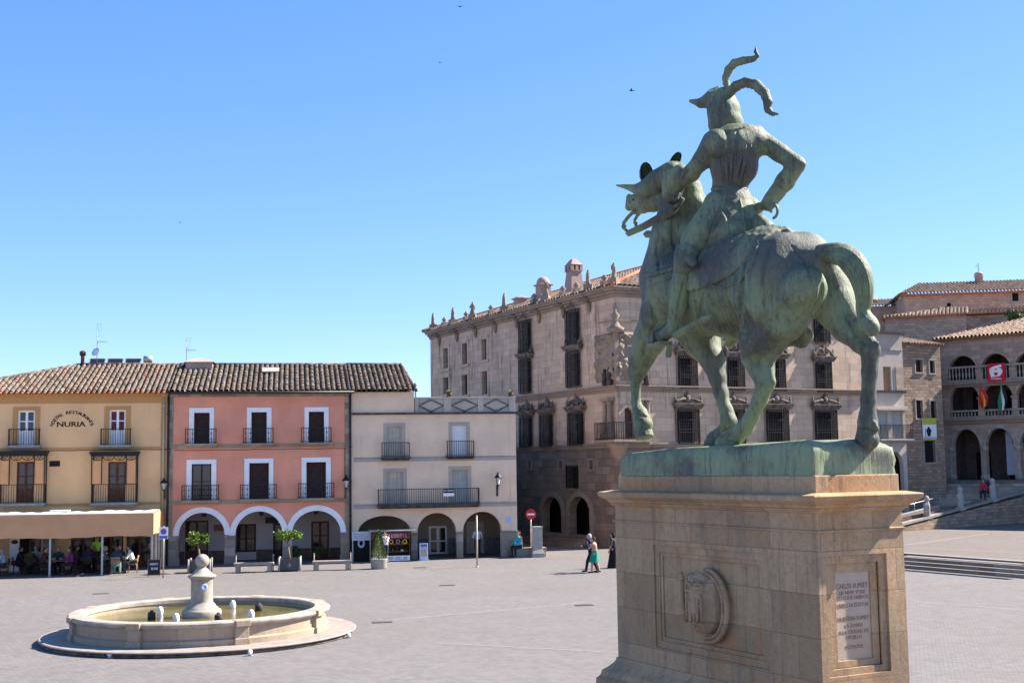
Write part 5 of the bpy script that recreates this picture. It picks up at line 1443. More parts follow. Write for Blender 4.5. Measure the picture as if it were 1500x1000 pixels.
disc(pn, 'emblem', m['red'], 0, -0.051, 2.2, 0.14, 0.10); disc(pn, 'emblem', m['blue'], 0, -0.0505, 2.2, 0.10)
mb = MB(); mb.box(-0.2, 0.2, -0.055, -0.0505, 1.87, 2.0); mb.build('sign_panel', m['blue'], pn)

# ------------------------------------------------------------------ souvenir kiosk, signs and boards in front of the cream house
q = FR.rect(545, 776, 601, 822, -1.2); kx0, kx1 = q[0], q[1]; kz = FR.fx(572, 778, -1.2)[2]
t = thing('souvenir_kiosk', 'souvenir stall with magenta lettered fascia and crowded shelves', 'kiosk', row, ((kx0+kx1)/2, -0.6, 0))
mb = MB(); mb.box(kx0, kx1, -0.12, -0.06, 0.0, kz); mb.box(kx0, kx0+0.05, -1.15, -0.12, 0, kz); mb.box(kx1-0.05, kx1, -1.15, -0.12, 0, kz); mb.build('cabinet', m['darkpipe'], t)
mb = MB(); mb.box(kx0-0.15, kx1+0.3, -1.35, 0.0, kz, kz+0.07); mb.build('roof', m['concrete'], t, bevel=0.01)
mb = MB(); mb.box(kx0, kx1, -1.21, -1.15, kz-0.42, kz-0.04); fa = mb.build('fascia', m['curtain'], t)
strokes('lettering', fa, kx0+0.15, kx1-0.15, kz-0.33, kz-0.14, -1.211, plain('pale_pink_lettering', (0.6,0.33,0.38), 0.7), 14, 3)
mb = MB(); mb.box(kx0+0.02, kx1-0.02, -1.2, -1.16, 0.05, 0.32); fb = mb.build('front_board', m['signwhite'], t)
strokes('lettering', fb, (kx0+kx1)/2-0.4, kx1-0.15, 0.11, 0.26, -1.201, m['blue'], 11, 5)
mb = MB()
for z in (0.5, 0.9, 1.3): mb.box(kx0+0.05, kx1-0.05, -0.9, -0.12, z, z+0.03)
mb.build('shelf', m['wood'], t)
rr = random.Random(3)
cols = ['signwhite', 'red', 'wood', 'yellowflag', 'blue', 'lightchair', 'redbrown', 'paleplaster', 'green', 'canvastop']
gi = 0
for z in (0.53, 0.93, 1.33):
    n = 8
    for i in range(n):
        x = kx0+0.16+(kx1-kx0-0.32)*i/(n-1); r = rr.uniform(0.05, 0.085); h = rr.uniform(0.12, 0.24); q = MB()
        kind = (i+int(z*10)) % 3
        if kind == 0: q.lathe([(r*0.6,0),(r,h*0.4),(r*0.5,h*0.8),(r*0.6,h)], (0,0,0), 10)
        elif kind == 1: q.lathe([(r*1.1,0),(r*1.15,0.03),(r*0.3,0.05),(r*0.25,h*0.8),(r*0.8,h)], (0,0,0), 10)
        else:
            q.lathe([(r,0),(r*0.95,h*0.7),(r*0.7,h*0.75)], (0,0,0), 10); q.tube([(r,0,h*0.2),(r*1.5,0,h*0.3),(r*1.5,0,h*0.5),(r*0.95,0,h*0.6)], 0.01, 5)
        o = q.build('souvenir', m[cols[rr.randrange(len(cols))]], None); o.location = Vector(row.wld(x, -0.6-rr.uniform(0,0.15), z+0.001))
        shelf = {0.53: 'bottom', 0.93: 'middle', 1.33: 'top'}[z]
        tag(o, 'small pottery souvenir on the %s shelf, %s from the left in the kiosk' % (shelf, ['first','second','third','fourth','fifth','sixth','seventh','last'][i]), 'souvenir', 'souvenirs on the kiosk shelves')
for i in range(5):
    x = kx0+0.3+(kx1-kx0-0.6)*i/4; q = MB(); n = 18
    q.tube([(0.1*math.cos(2*PI*k/n),0,0.1*math.sin(2*PI*k/n)) for k in range(n+1)], 0.025, 6)
    o = q.build('straw_wreath', m[['lightchair','wood','canvas','lightchair','yellowflag'][i]], None); o.location = Vector(row.wld(x, -1.17, kz-0.56))
    tag(o, 'round straw wreath hanging below the kiosk fascia, %s from the left' % ['first','second','third','fourth','last'][i], 'wreath', 'wreaths hanging on the kiosk')
# small info stand left of the kiosk
q = FR.rect(516, 777, 543, 823, -0.8); a, b = q[0], q[1]; zt_ = FR.fx(530, 778, -0.8)[2]; zs = FR.fx(530, 791, -0.8)[2]
t = thing('information_stand', 'dark stand with pale header board left of the souvenir stall', 'stand', row, ((a+b)/2, -0.7, 0))
for x in (a, b-0.05):
    mb = MB(); mb.box(x, x+0.05, -0.8, -0.74, 0, zt_); mb.build('post', m['steel'], t)
mb = MB(); mb.box(a-0.02, b+0.02, -0.84, -0.805, zs, zt_); hb = mb.build('header_board', m['greyblue'], t)
mb = MB()
for k in range(3): mb.box(a+0.06, b-0.1-0.12*k, -0.846, -0.841, zs+0.1+0.11*k, zs+0.14+0.11*k)
mb.build('print', m['concrete'], hb)
mb = MB(); mb.box(a+0.05, b-0.05, -0.5, -0.42, 0, zs); mb.build('cabinet', m['dark'], t)
mb = MB(); xc = (a+b)/2; mb.ring([(xc+0.1*math.cos(2*PI*i/16),1.0+0.14*math.sin(2*PI*i/16)) for i in range(17)], [(xc+0.2*math.cos(2*PI*i/16),1.0+0.25*math.sin(2*PI*i/16)) for i in range(17)], -0.53, -0.51); mb.build('emblem', m['paleblue'], t)
# ice cream board
q = FR.rect(614.5, 795, 627, 821.5, -0.7)
t = thing('poster_stand', 'white framed poster stand with blue and yellow picture by the middle arch', 'poster stand', row, ((q[0]+q[1])/2, -0.7, 0))
mb = MB(); mb.box(q[0], q[1], -0.74, -0.69, 0.06, q[3]); mb.box(q[0]-0.02, q[1]+0.02, -0.85, -0.58, 0, 0.06); mb.build('frame', m['signwhite'], t, bevel=0.01)
w, h = q[1]-q[0], q[3]
mb = MB(); mb.box(q[0]+0.05, q[1]-0.05, -0.746, -0.741, h*0.80, h*0.94); mb.build('poster', m['blue'], t)
mb = MB(); mb.box(q[0]+0.05, q[1]-0.05, -0.746, -0.741, h*0.2, h*0.79); po = mb.build('poster', m['paleblue'], t)
rr = random.Random(9); mb = MB()
for k in range(9):
    x = q[0]+0.1+rr.random()*(w-0.2); z = h*(0.25+0.5*rr.random()); mb.prism([(x-0.04,z),(x+0.05,z-0.02),(x+0.06,z+0.09),(x-0.03,z+0.1)], -0.752, -0.748)
mb.build('poster_picture', m['yellowflag'], po)
# thin pole before the right arch
p = gp(699, 830); mb = MB(); hgt = 2.55
mb.tube([(0,0,0),(0,0,hgt)], 0.045, 8); mb.lathe([(0.09,0),(0.09,0.03),(0.05,0.05)], (0,0,0), 10); mb.lathe([(0.05,0),(0.06,0.03),(0.0,0.07)], (0,0,hgt), 8)
o = mb.build('metal_pole', m['pipe'], None); o.location = Vector(p); tag(o, 'plain thin metal pole on the paving before the right cream arch', 'pole')
# street plaques on the last cream pier
mb = MB(); a = FR.fx(741, 760)[0]; c = FR.fx(741, 760)[2]; mb.box(a, a+0.3, -0.03, -0.002, c-0.15, c+0.12); mb.build('street_plaque', m['paleblue'], cr)
# no entry sign and stone block
p = gp(779, 815)
mb = MB()
t = thing('no_entry_sign', 'round red no entry sign with white bar on a grey post', 'road sign', None, gp(778.5, 814), rad(12))
mb = MB(); mb.tube([(0,0,0),(0,0,2.6)], 0.035, 8); mb.build('pole', m['steel'], t)
mb = MB(); mb.prism([(0.30*math.cos(2*PI*i/28),2.35+0.30*math.sin(2*PI*i/28)) for i in range(28)], -0.05, -0.04); pn = mb.build('sign_plate', m['red'], t)
mb = MB(); mb.box(-0.21, 0.21, -0.056, -0.0505, 2.30, 2.40); mb.build('white_bar', m['signwhite'], pn)
p = gp(787, 815.5)
mb = MB(); mb.rloft(-0.26, 0.26, -0.22, 0.22, [(0.1,0),(0.1,0.22),(0.02,0.42),(0.0,0.44),(-0.01,1.6),(0.02,1.62),(0.02,1.7)]); o = mb.build('stone_pillar', m['concrete'], None, bevel=0.015)
o.location = Vector(p); o.rotation_euler = (0,0,rad(14)); tag(o, 'square pale stone pillar with stepped base near the no entry sign', 'pillar')
# ledge and the seated pair at the corner
lx = FR.fx(757, 815)[0]
mb = MB(); mb.box(0, 1.9, 0.25, 0.8, 0, 0.45); mb.box(-0.03, 1.93, 0.22, 0.83, 0.45, 0.52); o = mb.build('stone_ledge', m['pier'], None, bevel=0.015)
o.location = Vector(row.wld(CX1-0.35, -0.95, 0)); o.rotation_euler = (0,0,row.a+rad(4)); tag(o, 'low stone ledge at the right corner of the cream house', 'ledge')
person('person in turquoise top seated on the stone ledge', tuple(row.wld(CX1+0.02, -0.55, 0.06)), row.a+PI/2+0.5, 'sit', (0.05,0.42,0.46), (0.02,0.02,0.03), (0.1,0.05,0.03), lean=0.1, arms='lap')
person('person in dark red seated behind the one in turquoise', tuple(row.wld(CX1+0.15, -0.1, 0.06)), row.a+PI/2+0.3, 'sit', (0.16,0.02,0.03), (0.02,0.02,0.03), (0.03,0.02,0.015), lean=0.05, arms='lap')
# ------------------------------------------------------------------ fountain
FC = np.array([-9.70, 39.6, 0.0])
fo = thing('fountain', 'round pale stone fountain basin with a ball topped central column and green water', 'fountain', None, tuple(FC), rad(8))
def full_ring(prof, n=96, name='x', mat=None, parent=None, closed=True):
    mb = MB(); vs = []; fs = []; k = len(prof)
    for r, z in prof:
        for i in range(n):
            a = 2*PI*i/n; vs.append((r*math.cos(a), r*math.sin(a), z))
    for j in range(k if closed else k-1):
        for i in range(n):
            b = (j+1) % k; fs.append((n*j+i, n*j+(i+1) % n, n*b+(i+1) % n, n*b+i))
    mb.add(vs, fs, 0, False); o = mb.build(name, mat, parent)
    return o
full_ring([(3.0,0.11),(4.70,0.11),(4.73,0.125),(4.73,0.145),(4.70,0.165),(3.0,0.165)], 120, 'step', m['kerb'], fo)
full_ring([(3.0,0.001),(4.63,0.001),(4.66,0.02),(4.66,0.055),(4.62,0.07),(4.62,0.11),(3.0,0.11)], 120, 'riser', m['weathered'], fo)  # shade on the riser put into its dark stone colour
full_ring([(3.86,0.15),(3.86,0.32),(3.78,0.36),(3.78,0.66),(3.45,0.66),(3.45,0.15)], 96, 'basin_wall', m['fountain'], fo)
full_ring([(3.76,0.655),(3.83,0.67),(3.89,0.70),(3.92,0.745),(3.92,0.79),(3.88,0.825),(3.46,0.83),(3.42,0.80),(3.42,0.70),(3.45,0.66)], 120, 'coping', m['column'], fo)
for k in range(8):
    a = PI/8+k*PI/4
    mb = MB(); mb.box(3.7, 3.90, -0.2, 0.2, 0.155, 0.66); mb.box(3.7, 3.94, -0.23, 0.23, 0.155, 0.34); mb.box(3.6, 3.98, -0.22, 0.22, 0.66, 0.838)
    o = mb.build('basin_pilaster', m['fountain'], fo, bevel=0.02); o.rotation_euler = (0,0,a)
mb = MB(); n = 96; mb.add([(3.46*math.cos(2*PI*i/n),3.46*math.sin(2*PI*i/n),0.58) for i in range(n)], [tuple(range(n))]); mb.build('water', m['water'], fo)
mb = MB(); mb.lathe([(0.60,0.4),(0.60,0.74),(0.57,0.80),(0.50,0.82),(0.49,0.86),(0.45,0.88),(0.38,0.98),(0.345,1.0),(0.335,1.05),(0.33,1.66),(0.34,1.70)], (0,0,0), 40, 0, True)
mb.build('column', m['column'], fo)
mb = MB(); mb.lathe([(0.34,1.70),(0.37,1.73),(0.42,1.78),(0.435,1.82),(0.40,1.845),(0.34,1.86),(0.26,1.93),(0.19,2.02),(0.13,2.06),(0.12,2.10)], (0,0,0), 40, 0, True); mb.build('capital', m['column'], fo)
mb = MB(); mb.lathe([(0.215*math.sin(PI*i/20), 2.27-0.215*math.cos(PI*i/20)) for i in range(1,20)], (0,0,0), 32, 0, True); mb.build('stone_ball', m['column'], fo)
M4 = Matrix.Rotation(rad(-72), 4, 'Z') @ Matrix.Translation((0.335,0,1.50)) @ Matrix.Rotation(PI/2, 4, 'Y')
mb = MB(); mb.lathe([(0.095,-0.02),(0.105,0.0),(0.095,0.016),(0.05,0.02),(0.045,0.01)], (0,0,0), 20); o = mb.build('round_plaque', m['paleblue'], fo); o.matrix_local = M4
fi = np.array([[math.cos(rad(8)), math.sin(rad(8))], [-math.sin(rad(8)), math.cos(rad(8))]])
for i, (px, py, wht) in enumerate([(234.5,897,1),(222,902.5,0),(258,907.5,1),(341,887.5,1),(379,891,0),(368,902,1),(320,906,0)]):
    p = ground(px, py+3, 0.58)-FC; q = fi @ p[:2]
    mb = MB()
    if wht: mb.lathe([(0.06,-0.05),(0.085,0.02),(0.10,0.10),(0.09,0.18),(0.06,0.24),(0.02,0.265)], (q[0],q[1],0.58), 14)
    else: mb.lathe([(0.12,-0.05),(0.12,0.17),(0.09,0.2),(0.05,0.2),(0.05,0.25)], (q[0],q[1],0.58), 14)
    mb.build('jet_nozzle', m['nozzle'] if wht else m['darknozzle'], fo)
    tag(fo.children[-1], 'white rounded jet nozzle' if wht else 'dark stubby jet nozzle')
for i, (px, py, lab) in enumerate([(366,960,'in front of the fountain step at centre right'), (511,934,'by the right end of the fountain step'), (161,963,'in front of the fountain step at left')]):
    p = ground(px, py)
    t = thing('ground_spotlight', 'small white floor spotlight '+lab, 'spotlight', None, tuple(p), rad(20*i), 'floor spotlights around the fountain')
    mb = MB(); mb.box(-0.06,0.06,-0.06,0.06,0,0.03); mb.build('base', m['steel'], t)
    mb = MB(); mb.tube([(0,-0.05,0.06),(0,0.07,0.11)], [0.05,0.065], 10); mb.build('lamp_head', m['signwhite'], t)

# ------------------------------------------------------------------ pedestal
PD = Frame(np.array([*at_depth(1197, 780, 18.5)[:2], 0]), 28)
PW_, PL_ = 1.68, 5.42
pd = thing('pedestal', 'tall brown granite pedestal with moulded cornice, carved shield and inscribed tablet', 'pedestal', PD, (PW_/2, PL_/2, 0))
mb = MB()
mb.rloft(0, PW_, 0, PL_, [(0.75,0),(0.75,0.55),(0.72,0.58)]); mb.rloft(0, PW_, 0, PL_, [(0.48,0.58),(0.48,1.0),(0.45,1.02)])
mb.build('step', m['pedestal'], pd, bevel=0.015)
mb = MB(); mb.rloft(0, PW_, 0, PL_, [(0.30,1.02),(0.30,1.20),(0.27,1.22),(0.24,1.26),(0.22,1.34),(0.14,1.40),(0.07,1.47),(0.03,1.53),(0.03,1.57),(0.0,1.58)]); mb.build('base_moulding', m['pedestal'], pd, bevel=0.006)
# die with recessed panels: left face (x=0) and right face (y=0)
lp0 = PD.fy(957, 797); lp1 = PD.fy(1126, 900); zA, zB = lp0[2], PD.fy(957, 946)[2]
ya, yb2 = lp1[1], lp0[1]
tx0, tx1 = PD.fx(1232, 900)[0], PD.fx(1283, 900)[0]; tz0, tz1 = PD.fx(1258, 967)[2], PD.fx(1258, 838)[2]
mb = MB()
RX = Matrix(((0,1,0,0),(1,0,0,0),(0,0,1,0),(0,0,0,1)))
D = 0.25
mb.panel(rect_poly(0.0, PW_, 1.58, 4.0), [rect_poly(tx0-0.26, tx1+0.26, tz0-0.2, tz1+0.26)], 0.0, 0.06)
def xpanel(mb, outer, holes, x0, x1):
    q = MB(); q.panel(outer, holes, x0, x1)
    fs = [f[::-1] for f in q.f]; mb.add([(v[1], v[0], v[2]) for v in q.v], fs)
xpanel(mb, rect_poly(0.06, PL_, 1.58, 4.0), [rect_poly(ya, yb2, zB, zA)], 0.0, 0.06)
mb.box(0.06, PW_, PL_-0.06, PL_, 1.58, 4.0); mb.box(PW_-0.06, PW_, 0.06, PL_-0.06, 1.58, 4.0)
die = mb.build('die', m['pedestal'], pd)
mb = MB()
xpanel(mb, rect_poly(ya+0.10, yb2-0.10, zB+0.10, zA-0.10) if False else rect_poly(ya, yb2, zB, zA), [rect_poly(ya+0.13, yb2-0.13, zB+0.12, zA-0.12)], 0.025, 0.06)
xpanel(mb, rect_poly(ya+0.13, yb2-0.13, zB+0.12, zA-0.12), [rect_poly(ya+0.20, yb2-0.20, zB+0.19, zA-0.19)], 0.045, 0.1)
mb.box(0.07, 0.2, ya+0.20, yb2-0.20, zB+0.19, zA-0.19)
mb.build('panel_frame', m['pedestal'], pd, bevel=0.006)
mb = MB(); a, b, c, d = tx0-0.26, tx1+0.26, tz0-0.2, tz1+0.26
mb.panel(rect_poly(a, b, c, d), [rect_poly(a+0.12, b-0.12, c+0.1, d-0.12)], 0.045, 0.08)
mb.panel(rect_poly(a+0.12, b-0.12, c+0.1, d-0.12), [rect_poly(tx0, tx1, tz0, tz1)], 0.09, 0.2)
mb.build('tablet_frame', m['pedestal'], pd, bevel=0.006)
mb = MB(); mb.box(tx0, tx1, 0.115, 0.2, tz0, tz1); tb = mb.build('tablet', m['tablet'], pd)
lines = [('CARLOS RUMSEY', 857, 7.6), ('DE NEW YORK', 866.5, 5.6), ('ESTADOS UNIDOS', 874, 5.6), ('LABRO LA ESTATUA', 885, 6.2), ('LA SEÑORA RUMSEY', 904.5, 6.2), ('LA DONO', 915, 5.4), ('A LA CIUDAD DE', 924, 5.4), ('TRUJILLO', 932, 5.4), ('MCMXXIX', 946, 5.4)]
mes = []
for s_, py, hh in lines:
    z = PD.fx(1257, py, 0.115)[2]; size = hh*18.9/FOC*1.36; wmax = (tx1-tx0)*0.9
    me = text_mesh(s_, size, m['carve'], 'x', pd, (0,0,0), Matrix.Identity(3), 0.002)
    xs_ = [v.co.x for v in me.vertices]; wd = max(xs_)-min(xs_); k = min(1.0, wmax/wd)
    me.transform(Matrix.Diagonal((k,1,1,1))); me.transform(Matrix.Translation(Vector(((tx0+tx1)/2, 0.113, z))-Vector(OFF[pd.name])) @ rotx.to_4x4()); join_meshes('inscription_line', [me], m['carve'], tb)
# shield boss
sy0, sy1 = PD.fy(1068, 890, 0.0)[1], PD.fy(1008, 890, 0.0)[1]; sz0, sz1 = PD.fy(1040, 940, 0.0)[2], PD.fy(1040, 834, 0.0)[2]
cy, cz, hy, hz = (sy0+sy1)/2, (sz0+sz1)/2, (sy1-sy0)/2, (sz1-sz0)/2
def shield_mesh(scale, x_out, x_in, dome, name, mat, parent):
    n, k = 40, 8; vs = []; fs = []
    def rim(t):
        y = math.sin(t); z = -math.cos(t)
        yy = math.copysign(abs(y)**0.62, y); zz = z
        if z > 0: zz = min(1.0, z*1.35) if z < 0.74 else 1.0-0.10*abs(math.sin(yy*PI)); yy = math.copysign(min(1, abs(y)**0.42), y)
        return yy, zz
    for j in range(k+1):
        u = j/k
        for i in range(n):
            yy, zz = rim(2*PI*i/n)
            x = x_out+(x_in-x_out)*0-dome*(1-u*u)-0.02*math.cos(yy*u*PI*1.5)
            vs.append((x, cy+yy*hy*scale*u, cz+zz*hz*scale*u))
    for i in range(n):
        yy, zz = rim(2*PI*i/n); vs.append((x_in, cy+yy*hy*scale*1.03, cz+zz*hz*scale*1.03))
    for j in range(k+1):
        for i in range(n): fs.append((n*j+i, n*(j+1)+i, n*(j+1)+(i+1) % n, n*j+(i+1) % n))
    mb = MB(); mb.add(vs, fs, 0, True); return mb.build(name, mat, parent)
mb = MB()
for rr_, ex, rt in ((1.0, -0.01, 0.05), (0.88, -0.03, 0.035)):
    mb.tube([(ex-0.03*math.cos(t), cy-hy*rr_*math.cos(t), cz+hz*rr_*math.sin(t)) for t in np.linspace(-1.75, 1.7, 31)], [rt*(0.4+0.6*math.cos(u)) for u in np.linspace(-1.3, 1.3, 31)], 8)
sh = mb.build('cartouche', m['pedestal'], pd)
cy += hy*0.22; cz += hz*0.06; hy *= 0.86; hz *= 0.96
ih = shield_mesh(0.86, -0.05, 0.09, 0.15, 'shield_field', m['pedestal'], sh)
mb = MB(); mb.tube([(-0.06, cy+hy*0.84, cz-hz*0.62), (-0.12, cy+hy*0.92, cz-hz*0.1), (-0.13, cy+hy*0.92, cz+hz*0.4), (-0.09, cy+hy*0.98, cz+hz*0.72), (-0.05, cy+hy*1.12, cz+hz*0.80)], [0.03,0.055,0.06,0.05,0.03], 8); mb.build('scroll', m['pedestal'], sh)
mb = MB()
def sb(y, z, r, x=-0.205): mb.lathe([(r*math.sin(PI*i/6), -r*math.cos(PI*i/6)) for i in range(1,6)], (x, cy+y, cz+z), 8)
for s in (-1, 1):
    mb.tube([(-0.19,cy+s*0.20,cz-0.30),(-0.20,cy+s*0.21,cz-0.05),(-0.20,cy+s*0.19,cz+0.16)], 0.018, 6)
    mb.tube([(-0.19,cy+s*0.24*math.cos(t),cz+0.22+0.16*math.sin(t)) for t in np.linspace(0,PI/2,6)], 0.014, 6)
    mb.tube([(-0.20,cy+s*(0.07+0.03*math.sin(t*6)),cz-0.3+0.4*t) for t in np.linspace(0,1,14)], 0.026, 6)
    for q in range(3): sb(s*(0.05+0.05*q), 0.30+0.015*q, 0.026)
    mb.tube([(-0.19,cy+s*0.03,cz-0.22),(-0.21,cy+s*0.13,cz-0.12),(-0.20,cy+s*0.09,cz-0.02),(-0.20,cy+s*0.15,cz+0.06)], 0.02, 6)
sb(0, 0.38, 0.035); sb(0, -0.36, 0.03); mb.box(-0.20,-0.1,cy-0.24,cy+0.24,cz+0.19,cz+0.215); mb.box(-0.21,-0.12,cy-0.015,cy+0.015,cz-0.3,cz+0.16)
mb.build('coat_of_arms', m['pedestal'], ih)
mb = MB(); mb.rloft(0, PW_, 0, PL_, [(0.0,3.985),(0.025,3.99),(0.03,4.02),(0.0,4.03),(0.0,4.27),(0.03,4.28),(0.035,4.30),(0.06,4.31),(0.075,4.34),(0.11,4.39),(0.17,4.42),(0.20,4.445),(0.22,4.45),(0.235,4.52),(0.22,4.535),(0.04,4.565)])
mb.build('cornice', m['pedestal'], pd, bevel=0.006)
mb = MB(); mb.rloft(0.02, PW_-0.02, 0.02, PL_-0.1, [(0,4.55),(0,4.81),(-0.01,4.82)]); mb.build('plinth_course', m['pedestal'], pd, bevel=0.01)
# ------------------------------------------------------------------ equestrian statue (bronze, one welded piece)
SO = np.array([PW_/2, PL_/2, 4.822])
stt = thing('equestrian_statue', 'green bronze rider in horned helmet on a large walking horse', 'statue', PD, tuple(SO))
OFF[stt.name] = np.zeros(3)
def SP(px, py, v):
    """point of the statue from the survey: v metres to the horse's right of its axis"""
    return PD.fy(px, py, PW_/2+v)-SO
def rpx(p, r):
    q = PD.wld(*(p+SO)); return r*(q-CAM)@_F/FOC
def cp(a, b, kk=None):
    A = SP(*a[:3]); B = SP(*b[:3]); return ('c', A, B, rpx(A, a[3]), rpx(B, b[3]), kk)
def ch(*pts, kk=None): return [cp(pts[i], pts[i+1], kk) for i in range(len(pts)-1)]
def ell(px, py, v, r, Q=None, kk=None):
    return ('e', SP(px, py, v), r, Q, kk)

SPOTS = [(SP(1150,375,-0.35), 0.85), (SP(955,425,-0.3), 0.8), (SP(1078,255,-0.1), 0.55), (SP(1060,385,-0.6), 0.6), (SP(1045,560,0.28), 0.6)]
m['bronze'] = bronze_mat('green_bronze', 1.0, 1.0, SPOTS); m['bronze_dark'] = bronze_mat('shaded_bronze', 0.5); m['bronze_base'] = bronze_mat('bronze_plinth', 1.2, 0.8)
# bronze ground slab
BX, BY0, BY1 = 0.80, -PL_/2+0.1, PL_/2-0.22
n1, n2 = 34, 90; rr = random.Random(2); vs = []; fs = []; mb = MB()
def slab_h(x, y):
    u = (y-BY0)/(BY1-BY0); e = min(1, (BX-abs(x))/0.08)*1.0
    e2 = min(1, min(y-BY0, BY1-y)/0.22)
    h = 0.40+0.085*math.sin(min(1, max(0,e))*PI/2)*math.sin(min(1,max(0,e2))*PI/2)+0.03*math.sin(u*5+1)+0.02*math.sin(x*6+u*9)
    return h-0.08*max(0, u-0.75)*4*0.5
for j in range(n2+1):
    for i in range(n1+1):
        x = -BX+2*BX*i/n1; y = BY0+(BY1-BY0)*j/n2; vs.append((x, y, slab_h(x, y)))
for j in range(n2):
    for i in range(n1): fs.append((j*(n1+1)+i, j*(n1+1)+i+1, (j+1)*(n1+1)+i+1, (j+1)*(n1+1)+i))
rim = [i for i in range(n1+1)]+[(n1+1)*j+n1 for j in range(1, n2+1)]+[(n1+1)*n2+i for i in range(n1-1, -1, -1)]+[(n1+1)*j for j in range(n2-1, 0, -1)]
prev = rim
for lvl in range(4):
    b = len(vs); cur = []
    for q in rim:
        x, y, z = vs[q]; zz = z*(1-(lvl+1)/4); k = 0.02*math.sin(x*7+y*5+lvl*2)+0.012*math.sin(y*17+lvl*3) if lvl < 3 else 0.012
        nx = 1 if abs(abs(x)-BX) < 1e-6 else 0; ny = 1 if (abs(y-BY0) < 1e-6 or abs(y-BY1) < 1e-6) else 0
        cur.append(len(vs)); vs.append((x+math.copysign(k+0.01, x)*nx, y+math.copysign(k+0.01, y)*ny, zz))
    for q in range(len(rim)):
        p_, n_ = q, (q+1) % len(rim); fs.append((prev[p_], cur[p_], cur[n_], prev[n_]))
    prev = cur
mb.add(vs, fs, 0, True); mb.build('bronze_ground', m['bronze_base'], stt)

def rough(Fd, ax, a=0.006, f=9.0):
    X = ax[0][:,None,None]; Y = ax[1][None,:,None]; Z = ax[2][None,None,:]
    nse = np.sin(f*X+1.3*np.sin(f*0.7*Z))*np.sin(f*0.9*Y+0.8*np.sin(f*0.5*X+1))*np.sin(f*0.35*Z+1.1*np.sin(f*0.6*Y))
    nse2 = np.sin(2.3*f*X+2*np.sin(f*Z*0.3))*np.sin(2.1*f*Y+1)*np.sin(0.8*f*Z)
    return Fd+(a*nse+a*0.5*nse2).astype(np.float32)

# ---- horse
H = []
H += ch((1146,415,0.0,68),(1085,424,0,69),(1012,428,0,62), kk=0.25)          # trunk
H += [cp((1140,412,-0.30,56),(1128,432,-0.32,54),0.12), cp((1168,395,0.26,51),(1185,420,0.28,44),0.08)]   # croup
H += [cp((1150,375,-0.20,34),(1192,384,-0.06,22),0.2), cp((1182,374,0.22,32),(1203,384,0.1,20),0.2)]
H += [cp((1174,424,-0.30,37),(1150,466,-0.34,34),0.08)]                       # left buttock
H += [cp((990,420,-0.32,42),(972,455,-0.34,26),0.2), cp((990,420,0.30,42),(985,455,0.30,32),0.2)]  # shoulders
H += [cp((968,410,-0.05,30),(966,455,-0.05,25),0.2)]                          # breast
H += ch((985,405,0,48),(994,345,0,38),(1000,300,0,32),(1000,268,0,22),(990,250,0,14), kk=0.15)    # neck
H += [cp((1022,360,0,24),(1020,300,0,14),0.15)]
H += ch((986,264,-0.04,18),(966,284,-0.10,18),(950,295,-0.15,14.5),(932,296,-0.18,13), kk=0.08)   # head
H += [cp((972,292,-0.10,15),(958,302,-0.12,9),0.06), cp((924,290,-0.18,7),(922,303,-0.18,6.5),0.04), cp((944,308,-0.17,5),(930,311,-0.18,3.5),0.03)]
# hind leg, near side, stepping under the body
H += [cp((1135,455,-0.34,44),(1117,497,-0.36,34),0.18)]
H += ch((1117,497,-0.36,33),(1110,522,-0.36,23),(1115,540,-0.36,17.5),(1121,560,-0.36,14.5), kk=0.09)
H += [cp((1122,556,-0.36,10),(1130,561,-0.36,5),0.04), cp((1125,535,-0.36,7),(1130,558,-0.36,6),0.06)]
H += ch((1120,564,-0.36,13.2),(1113,585,-0.36,11.2),(1101,610,-0.36,10.2),(1091,626,-0.36,12.5),(1082,636,-0.36,11), kk=0.05)
H += ch((1080,637,-0.36,12),(1066,647,-0.36,15), kk=0.04); H += [cp((1058,650,-0.36,11),(1074,652,-0.36,11),0.03)]
# hind leg, far side, trailing
H += ch((1214,415,0.30,32),(1226,450,0.32,33),(1243,478,0.32,25),(1262,500,0.32,17),(1275,512,0.32,14.5), kk=0.06)
H += [cp((1277,506,0.32,8),(1284,503,0.32,4.5),0.04), cp((1245,455,0.32,10),(1275,498,0.32,6),0.08)]
H += ch((1275,514,0.32,13.5),(1274,545,0.32,11.2),(1272,585,0.32,10.6),(1271,607,0.32,11.5),(1271,618,0.32,14),(1270,630,0.32,13), kk=0.05)
H += [cp((1270,634,0.32,15),(1271,643,0.32,17),0.04), cp((1280,622,0.32,6),(1283,628,0.32,5),0.03)]
# foreleg, far side, standing
H += ch((1015,470,0.28,38),(1028,500,0.28,26),(1045,530,0.28,16.5),(1051,553,0.28,11.5),(1056,575,0.28,9.5),(1064,602,0.28,8.8),(1068,618,0.28,10.5),(1063,630,0.28,10.5), kk=0.1)
H += ch((1060,632,0.28,11),(1048,644,0.28,14), kk=0.04); H += [cp((1040,650,0.28,9),(1054,650,0.28,10),0.03)]
